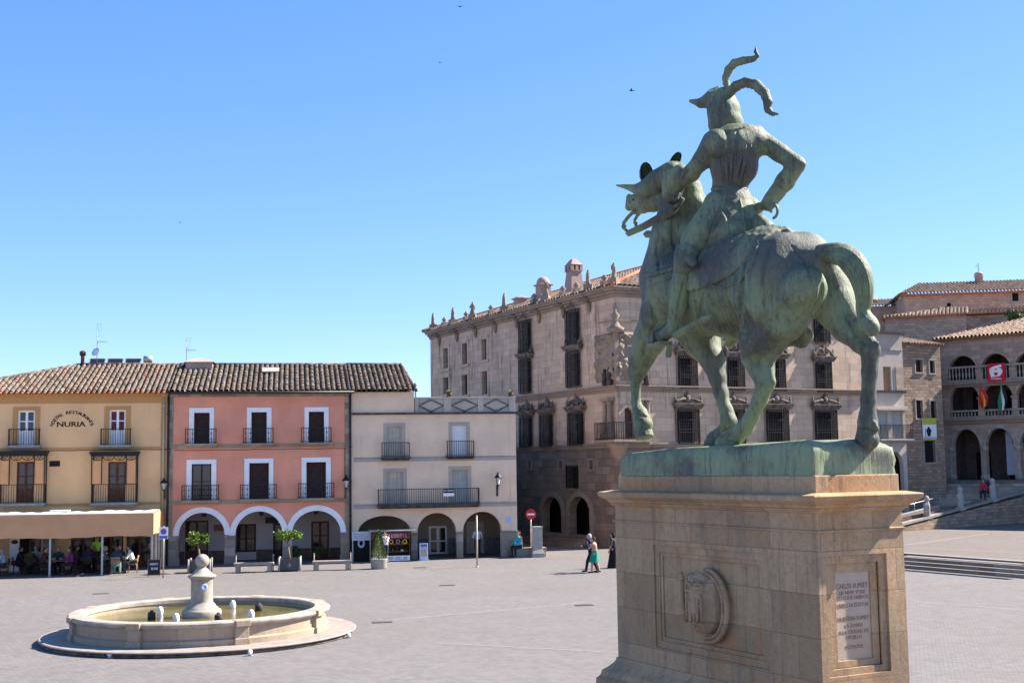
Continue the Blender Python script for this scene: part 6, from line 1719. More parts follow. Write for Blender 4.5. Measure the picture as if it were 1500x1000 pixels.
# foreleg, near side, raised
H += ch((968,462,-0.34,32),(952,496,-0.36,23),(940,522,-0.36,18),(935,541,-0.36,14.5), kk=0.12)
H += [cp((930,536,-0.36,9),(928,549,-0.36,8),0.05)]
H += ch((934,546,-0.36,11),(931,566,-0.36,7.2),(932,590,-0.36,6.6),(935,600,-0.36,8.2),(938,606,-0.36,10), kk=0.05)
H += ch((938,606,-0.36,11),(942,622,-0.36,14),(942,634,-0.36,9), kk=0.04)
H += [cp((1128,492,0,16),(1160,497,0,10),0.1), cp((1178,492,0.05,13),(1174,500,0.05,11),0.08)]
H += [('s', SP(929,293,-0.31), SP(929,293,-0.29), 0.03, 0.03), ('s', SP(922,307,-0.34), SP(940,304,-0.32), 0.03, 0.02), ('s', SP(923,294,-0.34), SP(923,295,-0.33), 0.035, 0.035), ('s', SP(952,284,-0.36), SP(953,285,-0.33), 0.03, 0.03)]
camL = Vector(PD.loc(CAM)-SO)
def tree_of(prims, res, k):
    Fd_, ax_ = sdf_field(prims, res, k); P_, Q_ = surface_nets(Fd_, ax_); return BVHTree.FromPolygons([tuple(p) for p in P_], [tuple(q) for q in Q_.tolist()])
def ray_hit(px, py, tree):
    d = Vector(PD.loc(CAM+ray(px, py))-SO)-camL; d.normalize(); return tree.ray_cast(camL, d)[0]
GK = 1.7
def grooves(prims, tree, paths):
    """chased lines cut into the surface along paths seen on it"""
    for r, pts in paths:
        P_ = [ray_hit(p[0], p[1], tree) for p in spline([(a, b) for a, b in pts], 5)]
        n_ = len(P_)-1
        for i in range(n_):
            if P_[i] is None or P_[i+1] is None or (P_[i+1]-P_[i]).length > 0.3: continue
            w0, w1 = [r*GK*(0.35+0.65*math.sin(PI*q/n_)) for q in (i, i+1)]
            prims.append(('s', np.array(P_[i]), np.array(P_[i+1]), w0, w1))
def spline(pts, n):
    P = np.array(pts, float); out = []
    for i in range(len(P)-1):
        p0, p1, p2, p3 = P[max(i-1,0)], P[i], P[i+1], P[min(i+2,len(P)-1)]
        for q in range(n):
            t = q/n; out.append(0.5*((2*p1)+(-p0+p2)*t+(2*p0-5*p1+4*p2-p3)*t*t+(-p0+3*p1-3*p2+p3)*t**3))
    return out+[P[-1]]
GP = [(0.045,[(1102,350),(1091,385),(1085,425),(1083,462),(1088,488)]), (0.035,[(1205,408),(1203,430),(1193,455),(1172,480)]), (0.03,[(1032,425),(1026,450),(1024,475)]),
      (0.028,[(962,470),(948,500),(940,525)]), (0.03,[(1156,436),(1138,466),(1122,494)]), (0.024,[(1168,452),(1146,484)]), (0.022,[(1112,505),(1109,522),(1113,540)]),
      (0.035,[(1003,392),(988,355),(985,315)]), (0.025,[(968,400),(962,370),(966,335)]), (0.03,[(953,448),(962,475)]), (0.018,[(968,272),(962,290)]), (0.02,[(1096,585),(1090,612)]),
      (0.024,[(1236,455),(1250,482),(1268,505)]), (0.02,[(1274,525),(1272,560),(1270,600)]), (0.02,[(1048,545),(1052,580)]), (0.022,[(1128,360),(1118,395),(1116,430)]), (0.018,[(1160,360),(1180,385),(1190,415)]),
      (0.016,[(932,555),(931,585)]), (0.02,[(930,612),(940,608),(950,612)]), (0.018,[(1055,640),(1068,636),(1080,644)]), (0.018,[(1258,632),(1272,629),(1284,633)])]
for k in range(9):
    x = 1040+k*6.8; GP.append((0.03, [(x-8,430+k*1.4),(x+1,454+k*1.1),(x+12,478+k*0.6),(x+24,491-k*0.4)]))
for k in range(11):
    x = 1112+k*7.6; GP.append((0.028, [(x+4,455-k*2.6+(k*37 % 11)),(x+1,474-k*2.6),(x-7,490-k*1.8)]))
grooves(H, tree_of(H, 0.06, 0.1), GP)
horse = blob(H, 0.022, 0.1, 'horse', m['bronze'], stt, lambda F_, a_: rough(F_, a_, 0.004, 8.0))
bpy.context.view_layer.update()
bvh = BVHTree.FromPolygons([v.co for v in horse.data.vertices], [tuple(p.vertices) for p in horse.data.polygons])
def hit(px, py, tree=None, lift=0.0):
    d = Vector(PD.loc(CAM+ray(px, py))-SO)-camL; d.normalize()
    h = (tree or bvh).ray_cast(camL, d)
    return (h[0]+h[1]*lift) if h[0] is not None else None
def strap(name, pts, r, mat, parent, lift=0.0, n=7, sub=5, flat=None):
    P = []
    for i in range(len(pts)-1):
        for q in range(sub):
            t = q/sub; h = hit(pts[i][0]+(pts[i+1][0]-pts[i][0])*t, pts[i][1]+(pts[i+1][1]-pts[i][1])*t, lift=lift)
            if h is not None: P.append(h)
    h = hit(*pts[-1], lift=lift)
    if h is not None: P.append(h)
    if len(P) < 2: return None
    mb = MB(); mb.tube(P, r, n); return mb.build(name, mat, parent)
# hooves: hard edged, wider at the ground
for (a, ra, b, rb) in (((1271,626,0.32),13.5,(1269.5,645.5,0.32),17.5), ((1077,639,-0.36),12,(1061,652.5,-0.36),15.5), ((1061,633,0.28),11,(1047,648.5,0.28),14), ((938.5,611,-0.36),11.5,(944,641,-0.36),14)):
    A, Bp = SP(*a), SP(*b); mb = MB(); mb.tube([A, A+(Bp-A)*0.12, Bp], [rpx(A, ra*0.96), rpx(A, ra*1.08), rpx(Bp, rb)], 16, smooth=False); mb.build('hoof', m['bronze'], horse, bevel=0.015)
# tail
TP = spline([(1190,376,0.0,14),(1212,371,0.01,14.5),(1236,374,0.02,17),(1254,391,0.02,18),(1264,416,0.02,15),(1266,438,0.02,12),(1264,456,0.02,9),(1268,466,0.02,9)], 6)
tail = blob([cp(tuple(TP[i]), tuple(TP[i+1]), 0.02) for i in range(len(TP)-1)]+ch((1267,464,0.02,11),(1271,475,0.02,15),(1276,480,0.02,13), kk=0.03), 0.022, 0.03, 'tail', m['bronze'], horse, lambda F_, a_: rough(F_, a_, 0.004, 22.0))
tbv = BVHTree.FromPolygons([v.co for v in tail.data.vertices], [tuple(p.vertices) for p in tail.data.polygons])
for off in (-0.6, -0.2, 0.25, 0.65):
    P = []
    for i in range(3, len(TP)-2):
        d = TP[i+1]-TP[i-1]; L_ = math.hypot(d[0], d[1]); h = hit(TP[i][0]-d[1]/L_*TP[i][3]*off, TP[i][1]+d[0]/L_*TP[i][3]*off, tbv, 0.0)
        if h is not None and (not P or (h-P[-1]).length < 0.2): P.append(h)
    if len(P) > 4: mb = MB(); mb.tube(P, [0.016*math.sin(PI*(0.1+0.85*i/(len(P)-1))) for i in range(len(P))], 6); mb.build('tail_strand', m['bronze'], tail)
# mane / crinet cover on the neck
Mn = ch((1014,372,-0.05,26),(1018,340,-0.02,24),(1020,305,0,19),(1012,272,0,14), kk=0.06)
mane = blob(Mn, 0.026, 0.06, 'mane', m['bronze'], horse, lambda F_, a_: rough(F_, a_, 0.014, 13.0))
# chamfron: armoured face plate with its spike and ear cups
CF = ch((984,254,-0.18,18),(966,265,-0.25,18),(948,277,-0.32,15),(932,277,-0.32,7.5),(918,273.5,-0.30,4),(903,271.5,-0.30,1.4), kk=0.02)
cham = blob(CF, 0.02, 0.03, 'chamfron', m['bronze'], stt)
def ear(px, py, v, L, wv, tilt, name='ear_guard'):
    c = SP(px, py, v); mb = MB()
    prof = [(0.45*wv,-L),(0.82*wv,-L*0.6),(wv,-L*0.1),(0.95*wv,L*0.35),(0.68*wv,L*0.75),(0.2*wv,L)]
    n = 18; vs = []; fs = []
    for r, z in prof:
        for k in range(n):
            a = rad(62)+rad(236)*k/(n-1)
            vs.append((r*math.cos(a), r*math.sin(a)*0.8, z))
    for r, z in prof[::-1]:
        for k in range(n):
            a = rad(62)+rad(236)*k/(n-1); r2 = max(r-0.035, 0.005)
            vs.append((r2*math.cos(a)+0.005, r2*math.sin(a)*0.8, z*0.96))
    k_ = len(prof)*2
    for j in range(k_-1):
        for k in range(n-1): fs.append((n*j+k, n*j+k+1, n*(j+1)+k+1, n*(j+1)+k))
    for k in range(n-1): fs.append((n*(k_-1)+k, n*(k_-1)+k+1, k+1, k))
    mb.add(vs, fs, 0, True); o = mb.build(name, m['bronze_dark'], cham, off=(0,0,0))  # shade of the open ear cup put into a darker bronze
    o.matrix_local = Matrix.Translation(Vector(c)) @ Matrix.Rotation(rad(tilt), 4, 'Y') @ Matrix.Rotation(rad(-115), 4, 'Z')
ear(947,256,-0.26, 0.24, 0.165, -6); ear(988,238,0.02, 0.24, 0.12, 32)
# bridle: shanks of the bit and flat reins
mb = MB()
def tb(pts, r, n=7): mb.tube([SP(*p) for p in pts], r, n)
tb([(929,309,-0.32),(921,317,-0.33),(914,326,-0.33),(913,333,-0.33),(921,340,-0.33)], 0.036); tb([(941,308,-0.05),(935,314,-0.05),(930,322,-0.05),(932,331,-0.05)], 0.034)
for p, v in (((914,331),-0.33),((931,326),-0.05)):
    c = SP(*p, v); mb.lathe([(0.04,-0.02),(0.055,0.0),(0.04,0.02)], tuple(c), 10)
bri = mb.build('bridle', m['bronze'], stt)
mb = MB()
mb.tube([SP(920,342,-0.34), SP(942,332,-0.38), SP(966,319,-0.44), SP(990,306,-0.5)], [0.065,0.075,0.085,0.085], 4, smooth=False); mb.tube([SP(946,343,-0.05), SP(958,343,-0.05), SP(974,331,-0.1), SP(990,318,-0.2)], 0.07, 4, smooth=False)
mb.build('rein', m['bronze'], bri)
mb = MB()
mb.tube([SP(988,307,-0.5), SP(994,300,-0.49), SP(1000,290,-0.46)], 0.045, 6); mb.build('rein', m['bronze'], bri); mb = MB()
mb.tube([SP(974,262,-0.2), SP(976,285,-0.24), SP(968,297,-0.24), SP(956,299,-0.22)], 0.028, 6); mb.build('bridle_strap', m['bronze'], bri); mb = MB(); mb.tube([SP(955,283,-0.26), SP(945,300,-0.27), SP(930,305,-0.28)], 0.022, 6)
mb.build('bridle_strap', m['bronze'], bri)
strap('breast_strap', [(946,404),(960,401),(980,396),(998,390)], 0.045, m['bronze'], horse, 0.0)
strap('breast_strap', [(943,420),(958,416),(978,409),(996,402)], 0.022, m['bronze'], horse, 0.0)
strap('girth', [(1018,440),(1020,465),(1026,486)], 0.04, m['bronze'], horse, 0.0)
# saddle cloth: a rough pad over back and flank
SB = []
for a, b in (((1120,424,0.0,60),(1035,424,0,72)),):
    SB.append(cp(a, b))
SB = ch((1130,400,0,70),(1085,420,0,74.5),(1025,420,0,71.5), kk=0.25)
zc = SP(1080,414,-0.75)[2]
y0s, y1s = SP(1118,380,-0.5)[1], SP(1012,400,-0.7)[1]
def cutsaddle(F_, a_):
    Y = a_[1][None,:,None]; Z = a_[2][None,None,:]
    u = np.clip((Y-y0s)/(y1s-y0s), 0, 1)
    edge = zc+0.42*(1-np.sin(np.clip(u,0,1)*PI*0.62+0.15))
    G_ = np.maximum(F_, np.maximum(y0s-Y, Y-y1s)); G_ = np.maximum(G_, (edge-Z)*0.8)
    return rough(G_, a_, 0.022, 21.0)
saddle = blob(SB, 0.028, 0.1, 'saddle_cloth', m['bronze'], stt, cutsaddle)
SD = ch((1112,322,0.0,10),(1122,334,0.05,11),(1126,346,0.0,12), kk=0.06) + [cp((1028,332,-0.2,10),(1020,354,-0.3,13),0.08), cp((1064,356,0,28),(1098,354,0,26),0.15)]
blob(SD, 0.026, 0.08, 'saddle', m['bronze'], saddle, lambda F_, a_: rough(F_, a_, 0.004, 9))
strap('saddle_edge', [(1036,418),(1060,421),(1084,412),(1101,390),(1110,362)], 0.028, m['bronze'], saddle)

# ---- rider
def S2(*a, **k): return ch(*a, **k)
B = []
B += ch((1068,290,0,25),(1069,274,0,24),(1074,243,0,31),(1077,218,0,34), kk=0.1)
B += [cp((1054,212,-0.26,22),(1104,210,0.26,22),0.1), cp((1060,200,-0.12,17),(1094,200,0.14,18),0.1), cp((1064,245,-0.12,20),(1090,245,0.12,20),0.1)]
B += ch((1066,196,0,16),(1060,178,0.0,16),(1058,150,0,18), kk=0.08)
B += ch((1045,208,-0.36,17),(1027,236,-0.45,13),(1012,254,-0.48,12),(990,273,-0.45,10.5), kk=0.06)           # left arm to the reins
B += ch((1110,203,0.36,16),(1142,224,0.55,13),(1166,240,0.72,12.5), kk=0.06); B += ch((1166,243,0.72,13),(1150,266,0.62,13.5),(1130,291,0.5,9.5), kk=0.06)   # right arm, hand on hip
B += [cp((1172,241,0.74,7),(1177,241,0.75,4),0.05)]
# fists with five bent fingers each
def fist(wx, wy, v, dx, dy, r=9.5, sgn=1):
    out = [cp((wx,wy,v,r),(wx+dx*7,wy+dy*7,v,r+1.5),0.05)]
    for q in range(4):
        ox = wx+dx*11+(q-1.5)*4.4*(-dy); oy = wy+dy*11+(q-1.5)*4.4*dx
        out += [cp((ox-dx*5,oy-dy*5,v-0.06,3.0),(ox+dx*3,oy+dy*3,v-0.11,2.9),0.012), cp((ox+dx*3,oy+dy*3,v-0.11,2.9),(ox+dx*5+sgn*2,oy+dy*5+2,v-0.02,2.6),0.012)]
    out += [cp((wx-dy*6,wy+dx*6,v-0.05,3.6),(wx+dx*8-dy*8,wy+dy*8+dx*8,v-0.12,2.9),0.015)]
    return out
B += fist(990,276,-0.46,-0.35,0.95); B += fist(1130,291,0.46,-0.5,0.85)
B += ch((1052,300,-0.25,22),(1032,338,-0.58,20),(1007,376,-0.82,16.5), kk=0.08)        # left thigh
B += ch((1004,382,-0.84,17),(1001,412,-0.86,15.5),(994,445,-0.86,13),(986,478,-0.86,9.5), kk=0.07)   # left shin
B += [cp((1004,378,-0.90,14),(1006,392,-0.90,13),0.06)]
B += ch((986,482,-0.86,10),(970,492,-0.88,9.5),(950,498,-0.88,6.5), kk=0.05)          # foot
p0, p1, p2 = SP(1058,305,-0.25), SP(1008,376,-0.82), SP(986,478,-0.86)
mir = lambda p: np.array([-p[0], p[1], p[2]])
B += [('c', mir(p0), mir(p1), 0.27, 0.19, 0.1), ('c', mir(p1), mir(p2), 0.18, 0.1, 0.07), ('c', mir(p2), mir(SP(950,498,-0.88)), 0.1, 0.07, 0.05)]
GR = [(0.022,[(1080,190),(1077,230),(1071,272)]), (0.02,[(1056,232),(1060,255),(1060,274)]), (0.02,[(1098,228),(1092,252),(1084,274)]), (0.018,[(1066,236),(1068,272)]), (0.018,[(1088,232),(1079,272)]),
      (0.022,[(1154,226),(1160,238),(1156,254)]), (0.02,[(1148,262),(1138,270),(1150,280)]), (0.02,[(1020,233),(1028,244),(1032,252)]), (0.02,[(1010,248),(1000,262)]), (0.018,[(1001,410),(996,440),(990,470)]), (0.02,[(1016,352),(1024,364),(1028,372)]), (0.02,[(1040,188),(1062,194),(1090,187)]), (0.02,[(1120,212),(1124,226),(1118,238)])]
grooves(B, tree_of(B, 0.05, 0.06), GR)
rider = blob(B, 0.018, 0.06, 'rider', m['bronze'], stt, lambda F_, a_: rough(F_, a_, 0.005, 12))
# armour pieces
PA = [cp((1050,209,-0.36,20),(1055,214,-0.34,19.5),0.08)]; blob(PA, 0.02, 0.02, 'pauldron', m['bronze'], rider)
PA = [cp((1106,199,0.34,16),(1111,214,0.38,15.5),0.08)]; blob(PA, 0.02, 0.02, 'pauldron', m['bronze'], rider)
PA = [cp((997,254,-0.48,14),(988,268,-0.47,16.5),0.04), cp((986,270,-0.47,16.5),(984,284,-0.47,15),0.03), ('s', SP(994,292,-0.62), SP(996,284,-0.55), 0.11, 0.07)]; blob(PA, 0.02, 0.03, 'gauntlet', m['bronze'], rider)
PA = [cp((1140,279,0.56,12.5),(1129,293,0.5,11.5),0.05)]; blob(PA, 0.02, 0.03, 'gauntlet', m['bronze'], rider)
KC = [cp((1006,374,-0.88,19),(1004,388,-0.9,17),0.06), cp((1012,380,-0.94,8),(1016,386,-0.96,6),0.04)]; blob(KC, 0.02, 0.04, 'knee_guard', m['bronze'], rider)
mb = MB()
rbv = BVHTree.FromPolygons([v.co for v in rider.data.vertices], [tuple(p.vertices) for p in rider.data.polygons])
for k in range(7):
    x0 = 1056+k*7.5; P = []
    for q in range(9):
        t = q/8; h = hit(x0+(1070-x0)*0.45*t*-1*-1, 212+60*t, rbv, -0.004)
        if h is not None: P.append(h)
    if len(P) > 3: mb = MB(); mb.tube(P, [0.026*math.sin(PI*(0.1+0.8*i/(len(P)-1))) for i in range(len(P))], 6); mb.build('backplate_rib', m['bronze'], rider)
P = [h for h in (hit(x, 277+0.0006*(x-1070)**2, rbv, 0.0) for x in range(1044, 1097, 4)) if h is not None]
mb = MB(); mb.tube(P, 0.04, 7); mb.build('belt', m['bronze'], rider)
SK = ch((1069,282,0,25),(1070,305,0,35),(1073,350,-0.05,53), kk=0.1) + [cp((1046,305,-0.3,18),(1018,352,-0.6,21),0.1)]
skirt = blob(SK, 0.024, 0.06, 'armour_skirt', m['bronze'], rider, lambda F_, a_: rough(F_, a_, 0.012, 11))
sbv = BVHTree.FromPolygons([v.co for v in skirt.data.vertices], [tuple(p.vertices) for p in skirt.data.polygons])
mb = MB()
for pts in ([(1056,290),(1042,310),(1024,338)], [(1064,292),(1054,315),(1040,345)], [(1084,292),(1088,315),(1094,340)], [(1050,300),(1062,320),(1070,350)]):
    P = []
    for i in range(len(pts)-1):
        for q in range(6):
            t = q/6; h = hit(pts[i][0]+(pts[i+1][0]-pts[i][0])*t, pts[i][1]+(pts[i+1][1]-pts[i][1])*t, sbv, 0.0)
            if h is not None: P.append(h)
    if len(P) > 2: mb = MB(); mb.tube(P, [0.032*math.sin(PI*(0.15+0.75*i/(len(P)-1))) for i in range(len(P))], 6); mb.build('skirt_fold', m['bronze'], skirt)
# helmet
HM = ch((1062,178,0,24.5),(1060,163,0,23.5),(1057,152,0,22), kk=0.04); HM += [cp((1063,183,0.05,25),(1068,184,0.1,22),0.03), cp((1046,133,-0.05,4),(1052,130,0,4),0.03), cp((1043,140,-0.05,9),(1062,134,0,7),0.05)]
HM += ch((1042,147,-0.1,14),(1027,151,-0.16,7),(1011,148,-0.2,2.6), kk=0.04)
helm = blob(HM, 0.02, 0.04, 'helmet', m['bronze'], rider, lambda F_, a_: rough(F_, a_, 0.004, 10))
mb = MB(); mb.tube([SP(1038+1.0*q, 183+ (2.2*math.sin(q/46*PI)), -0.25+0.011*q) for q in range(0, 49, 4)], 0.035, 7); mb.build('helmet_rim', m['bronze'], helm)
def plume(pts):
    pts = [(p[0], p[1], p[2], p[3]*0.88) for p in pts]; P = ch(*pts, kk=0.02); rr = random.Random(len(pts))
    for i in range(len(pts)-1):
        for q in range(3):
            t = q/3; px, py, v, r = [pts[i][k]+(pts[i+1][k]-pts[i][k])*t for k in range(4)]
            P.append(('e', SP(px+rr.uniform(-1,1), py+1.5, v), (rpx(SP(px,py,v), r*1.0),)*3, None, 0.004))
    blob(P, 0.015, 0.02, 'plume', m['bronze'], helm)
plume([(1066,131,0,5),(1063,115,0,6),(1067,102,0,6.5),(1076,92,0,6.5),(1090,88,0.02,6),(1104,86,0.04,4.5),(1110,82,0.04,2.5),(1107,76,0.04,3),(1107,69,0.04,1.2)])
plume([(1068,136,0,8),(1078,126,0.02,8),(1092,120,0.06,7.5),(1108,124,0.1,8),(1120,136,0.12,8),(1125,150,0.12,7.5),(1125,160,0.12,6),(1131,166,0.12,3.5),(1141,167,0.12,1.2)])
# sword guard in the right hand, stirrup and spur
mb = MB(); c = SP(1131,309,0.42)
mb.tube([SP(1131+8*math.sin(t), 309-11*math.cos(t), 0.42) for t in np.linspace(0.3, 2.9, 9)], 0.026, 7); mb.tube([SP(1122,300,0.42), SP(1112,312,0.45), SP(1100,330,0.5)], 0.03, 7); mb.tube([SP(1116,306,0.2), SP(1126,308,0.6)], 0.022, 6)
mb.build('sword_hilt', m['bronze'], rider)
mb = MB()
mb.box(-0.26, 0.26, -0.12, 0.12, -0.03, 0.03); o = mb.build('stirrup', m['bronze'], saddle, off=(0,0,0)); o.matrix_local = Matrix.Translation(Vector(SP(966,504,-0.88))) @ Matrix.Rotation(rad(80), 4, 'Z')
mb = MB(); q = SP(966,504,-0.88)
for s in (-1, 1): mb.tube([q+np.array([s*0.12,0,0]), q+np.array([s*0.13,0,0.22]), SP(982,470,-0.86)], 0.025, 6)
mb.bar(SP(982,470,-0.88), SP(1006,405,-0.93), 0.02, 0.07)
mb.bar(SP(981,504,-0.86), SP(979,523,-0.86), 0.09, 0.05)
mb.build('stirrup_leather', m['bronze'], saddle)
SPR = ch((990,490,-0.88,5.5),(1012,478,-0.92,5),(1030,468,-0.96,5.5),(1043,462,-0.98,3), kk=0.03); blob(SPR, 0.016, 0.03, 'spur', m['bronze'], rider)
# ------------------------------------------------------------------ palace: long renaissance block, seen on its corner
PC = at_depth(905, 600, 78.0)
PA_ = Frame(np.array([PC[0], PC[1], 0]), 28)
PXL, PYL, PH = 20.9, 28.0, 16.0
pa = thing('stone_palace', 'large grey brown stone palace with barred windows, carved corner arms and roof statues', 'palace', PA_, (PXL/2, PYL/2, 0))
Lr = lambda *a: PA_.recty(*a)           # left facade (x=0): y0,y1,z0,z1
Rr = lambda *a: PA_.rect(*a)            # right facade (y=0)
ZB, ZM = 6.28, 9.85
# openings
L_small = [Lr(650,510,656.5,540), Lr(677.5,503,684.5,533.5), Lr(706,497,713,527), Lr(650,553,657,577), Lr(677,549,685,578.5), Lr(706.5,544,714,577.5)]
L_big = [Lr(767,471,778,517), Lr(767,528,778.5,574), Lr(835.5,456,849,500), Lr(836.5,517,850,565), Lr(768,612,780,653), Lr(797.5,609,810,652), Lr(839,606,855,650)]
L_low = [Lr(833,683,847,715), Lr(819,675,824,686), Lr(863.5,674,869,687), Lr(774,675,778,686)]
L_arch = [(PA_.fy(824,760)[1], PA_.fy(796,760)[1], 0.0, PA_.fy(810,750)[2], PA_.fy(810,727)[2]), (PA_.fy(866,762)[1], PA_.fy(835,762)[1], 0.0, PA_.fy(850,752)[2], PA_.fy(850,727)[2])]
R_up = [Rr(995,524,1016,567), Rr(1067,527,1085,570), Rr(1127,529,1145,571), Rr(1196,533,1213,573)]
R_lo = [Rr(994,602,1019,648), Rr(1061,602.5,1086,648), Rr(1124,602.5,1150,648), Rr(1195,603,1221,648)]
zt0, zt1 = 13.2, 15.3
R_top = [(a, b, zt0, zt1) for a, b, c, d in R_up]
R_low = [(a+0.1, b-0.1, 3.4, 5.0) for a, b, c, d in R_lo]
def mirrored(fn):
    """build in facade space (u along the wall, y outward negative), then lay it on the left wall (x=0)"""
    q = MB(); fn(q); return q
def lay(q, left):
    if left:
        q.v = [(v[1], v[0], v[2]) for v in q.v]; q.f = [f[::-1] for f in q.f]
    return q
for left, holes, W_ in ((True, L_small+L_big+L_low, PYL), (False, R_up+R_lo+R_top+R_low, PXL)):
    up_ = [rect_poly(*h) for h in holes if h[2] > ZB]; dn_ = [rect_poly(*h) for h in holes if h[2] < ZB]
    if left: dn_ += [arch_poly(a, b, -0.001, zs, zt_) for a, b, c, zs, zt_ in L_arch]
    else: up_.append(arch_poly(0.22, 1.12, ZB+0.35, 8.0, 8.6)); 
    if not left: dn_ += [arch_poly(4.0+4*k, 5.8+4*k, -0.001, 2.0, 2.9) for k in range(4)]
    q = MB(); q.panel(rect_poly(0 if left else 0.5, W_, ZB, PH-0.5), up_, 0, 0.5); lay(q, left).build('wall', m['palace'], pa)
    q = MB(); q.panel(rect_poly(0 if left else 0.5, W_, -0.001, ZB), dn_, 0.001, 0.5, zskip=0.01); lay(q, left).build('wall', m['palaceshade'], pa)
q = MB(); q.box(PXL-0.4, PXL, 0.5, PYL, 0, PH-0.5); q.box(0.5, PXL-0.4, PYL-0.5, PYL, 0, PH-0.5); q.box(0.55, PXL-0.4, 0.55, PYL-0.5, 5.9, 6.1); q.box(0.55, PXL-0.4, 0.55, PYL-0.5, 9.6, 9.8); q.box(0.55, PXL-0.4, 0.55, PYL-0.5, 15.0, 15.2)
q.build('inner_wall', m['dark'], pa)
q = MB(); q.box(1.6, 1.7, 1.6, PYL-0.6, 0, 15); q.box(1.6, PXL-0.5, 1.6, 1.7, 0, 15); q.build('inner_wall', m['dark'], pa)

def stone_frame(left, r, wdt=0.22, mat='palacetrim', out=0.07, sill=True):
    a, b, c, d = r; q = MB()
    q.box(a-wdt, a, -out, 0.02, c, d); q.box(b, b+wdt, -out, 0.02, c, d); q.box(a-wdt-0.05, b+wdt+0.05, -out-0.05, 0.02, d, d+wdt)
    if sill: q.box(a-wdt-0.08, b+wdt+0.08, -out-0.09, 0.02, c-wdt*0.7, c)
    return lay(q, left).build('window_surround', m[mat], pa)
def pane_in(left, r, par, mat='dark', y=0.3):
    a, b, c, d = r; q = MB(); q.box(a-0.02, b+0.02, y, y+0.03, c-0.02, d+0.02); xm_ = (a+b)/2
    lay(q, left).build('pane', m[mat], par)
    q = MB(); q.box(xm_-0.05, xm_+0.05, y-0.05, y-0.001, c, d)
    for u in (0.5, 0.75): q.box(a, b, y-0.04, y-0.002, c+(d-c)*u-0.03, c+(d-c)*u+0.03)
    lay(q, left).build('frame', m['brown'], par)
def grille(left, r, par, depth=0.30, cr=True):
    a, b, c, d = r; a -= 0.12; b += 0.12; c -= 0.08; d += 0.08; q = MB(); n = max(6, int((b-a)/0.14))
    for i in range(n+1):
        x = a+(b-a)*i/n; k = 0.026 if i in (0, n) else 0.016; q.box(x-k, x+k, -depth-k, -depth+k, c, d)
    for s_ in (a, b):
        for y_ in (-depth*0.65, -depth*0.33): q.box(s_-0.016, s_+0.016, y_-0.016, y_+0.016, c, d)
    for z in (c, c+(d-c)*0.34, c+(d-c)*0.42, c+(d-c)*0.7, d):
        q.box(a, b, -depth-0.025, -depth+0.02, z-0.022, z+0.022)
        for s_ in (a, b): q.box(s_-0.02, s_+0.02, -depth, 0.0, z-0.022, z+0.022)
    if cr:
        xm_ = (a+b)/2
        for s_ in (-1, 1):
            q.tube([(xm_+s_*(b-a)*0.42*math.cos(t), -depth, d+0.05+0.28*math.sin(t)) for t in np.linspace(0, PI/2, 7)], 0.022, 5)
            q.tube([(xm_+s_*(b-a)*0.2+0.1*math.cos(t), -depth, d+0.16+0.1*math.sin(t)) for t in np.linspace(0, 2*PI, 9)], 0.016, 5)
        q.tube([(xm_,-depth,d),(xm_,-depth,d+0.62)], 0.02, 5); q.box(xm_-0.12, xm_+0.12, -depth-0.02, -depth+0.02, d+0.42, d+0.46)
    return lay(q, left).build('iron_grille', m['iron'], par)
def hood(left, r, par, k=1.0, seed=1):
    """carved pediment over a window: cornice, scrolls and a central shield"""
    a, b, c, d = r; w = b-a; q = MB(); xm_ = (a+b)/2; z = d+0.28
    q.box(a-0.42, b+0.42, -0.42, 0.02, z, z+0.14); q.box(a-0.34, b+0.34, -0.34, 0.02, z-0.12, z-0.002); q.box(a-0.48, b+0.48, -0.48, 0.02, z+0.142, z+0.22)
    zz = z+0.22; rr = random.Random(seed)
    for s_ in (-1, 1):
        pts = [(xm_+s_*(w*0.5+0.36)*(1-t)**0.8, -0.2, zz+0.06+0.5*k*math.sin(t*PI/2)) for t in np.linspace(0, 0.85, 8)]
        q.tube(pts, [0.11,0.1,0.1,0.09,0.09,0.08,0.08,0.07], 7)
        q.lathe([(0.0,-0.1),(0.13,-0.05),(0.13,0.05),(0.0,0.1)], (xm_+s_*(w*0.5+0.26), -0.2, zz+0.13), 8)
        q.lathe([(0.07,0),(0.09,0.12),(0.04,0.22),(0.06,0.28),(0.0,0.36)], (xm_+s_*(w*0.5+0.34), -0.2, zz+0.16), 7)
        for t in range(3):
            q.tube([(xm_+s_*(0.16+0.13*t)+0.09*math.cos(u), -0.17, zz+0.2+0.06*t+0.09*math.sin(u)) for u in np.linspace(0, 5, 8)], 0.045, 6)
    q.lathe([(0.02,-0.05),(0.2,0.08),(0.24,0.28),(0.2,0.48),(0.08,0.56),(0.12,0.62),(0.09,0.72),(0.0,0.78)], (xm_, -0.12, zz+0.05), 9, sq=(1,0.6))
    q.box(xm_-0.3, xm_+0.3, -0.12, 0.02, zz, zz+0.5*k)
    return lay(q, left).build('window_hood', m['weathered'], par)
def soot(left, r): pass
for r in L_small:
    f = stone_frame(True, r, 0.3, 'palace', 0.04); pane_in(True, r, f)
for i, r in enumerate(L_big):
    f = stone_frame(True, r, 0.16, 'palacetrim', 0.06); pane_in(True, r, f); grille(True, r, f, 0.34, True)
    if i not in (0, 2): hood(True, r, f, 0.7, i)
for i, r in enumerate(R_up): 
    f = stone_frame(False, r, 0.25); pane_in(False, r, f); grille(False, r, f, 0.26, False); hood(False, r, f, 1.0, 20+i)
for i, r in enumerate(R_lo):
    f = stone_frame(False, r, 0.25); pane_in(False, r, f); grille(False, r, f, 0.26, False); hood(False, r, f, 0.45, 30+i)
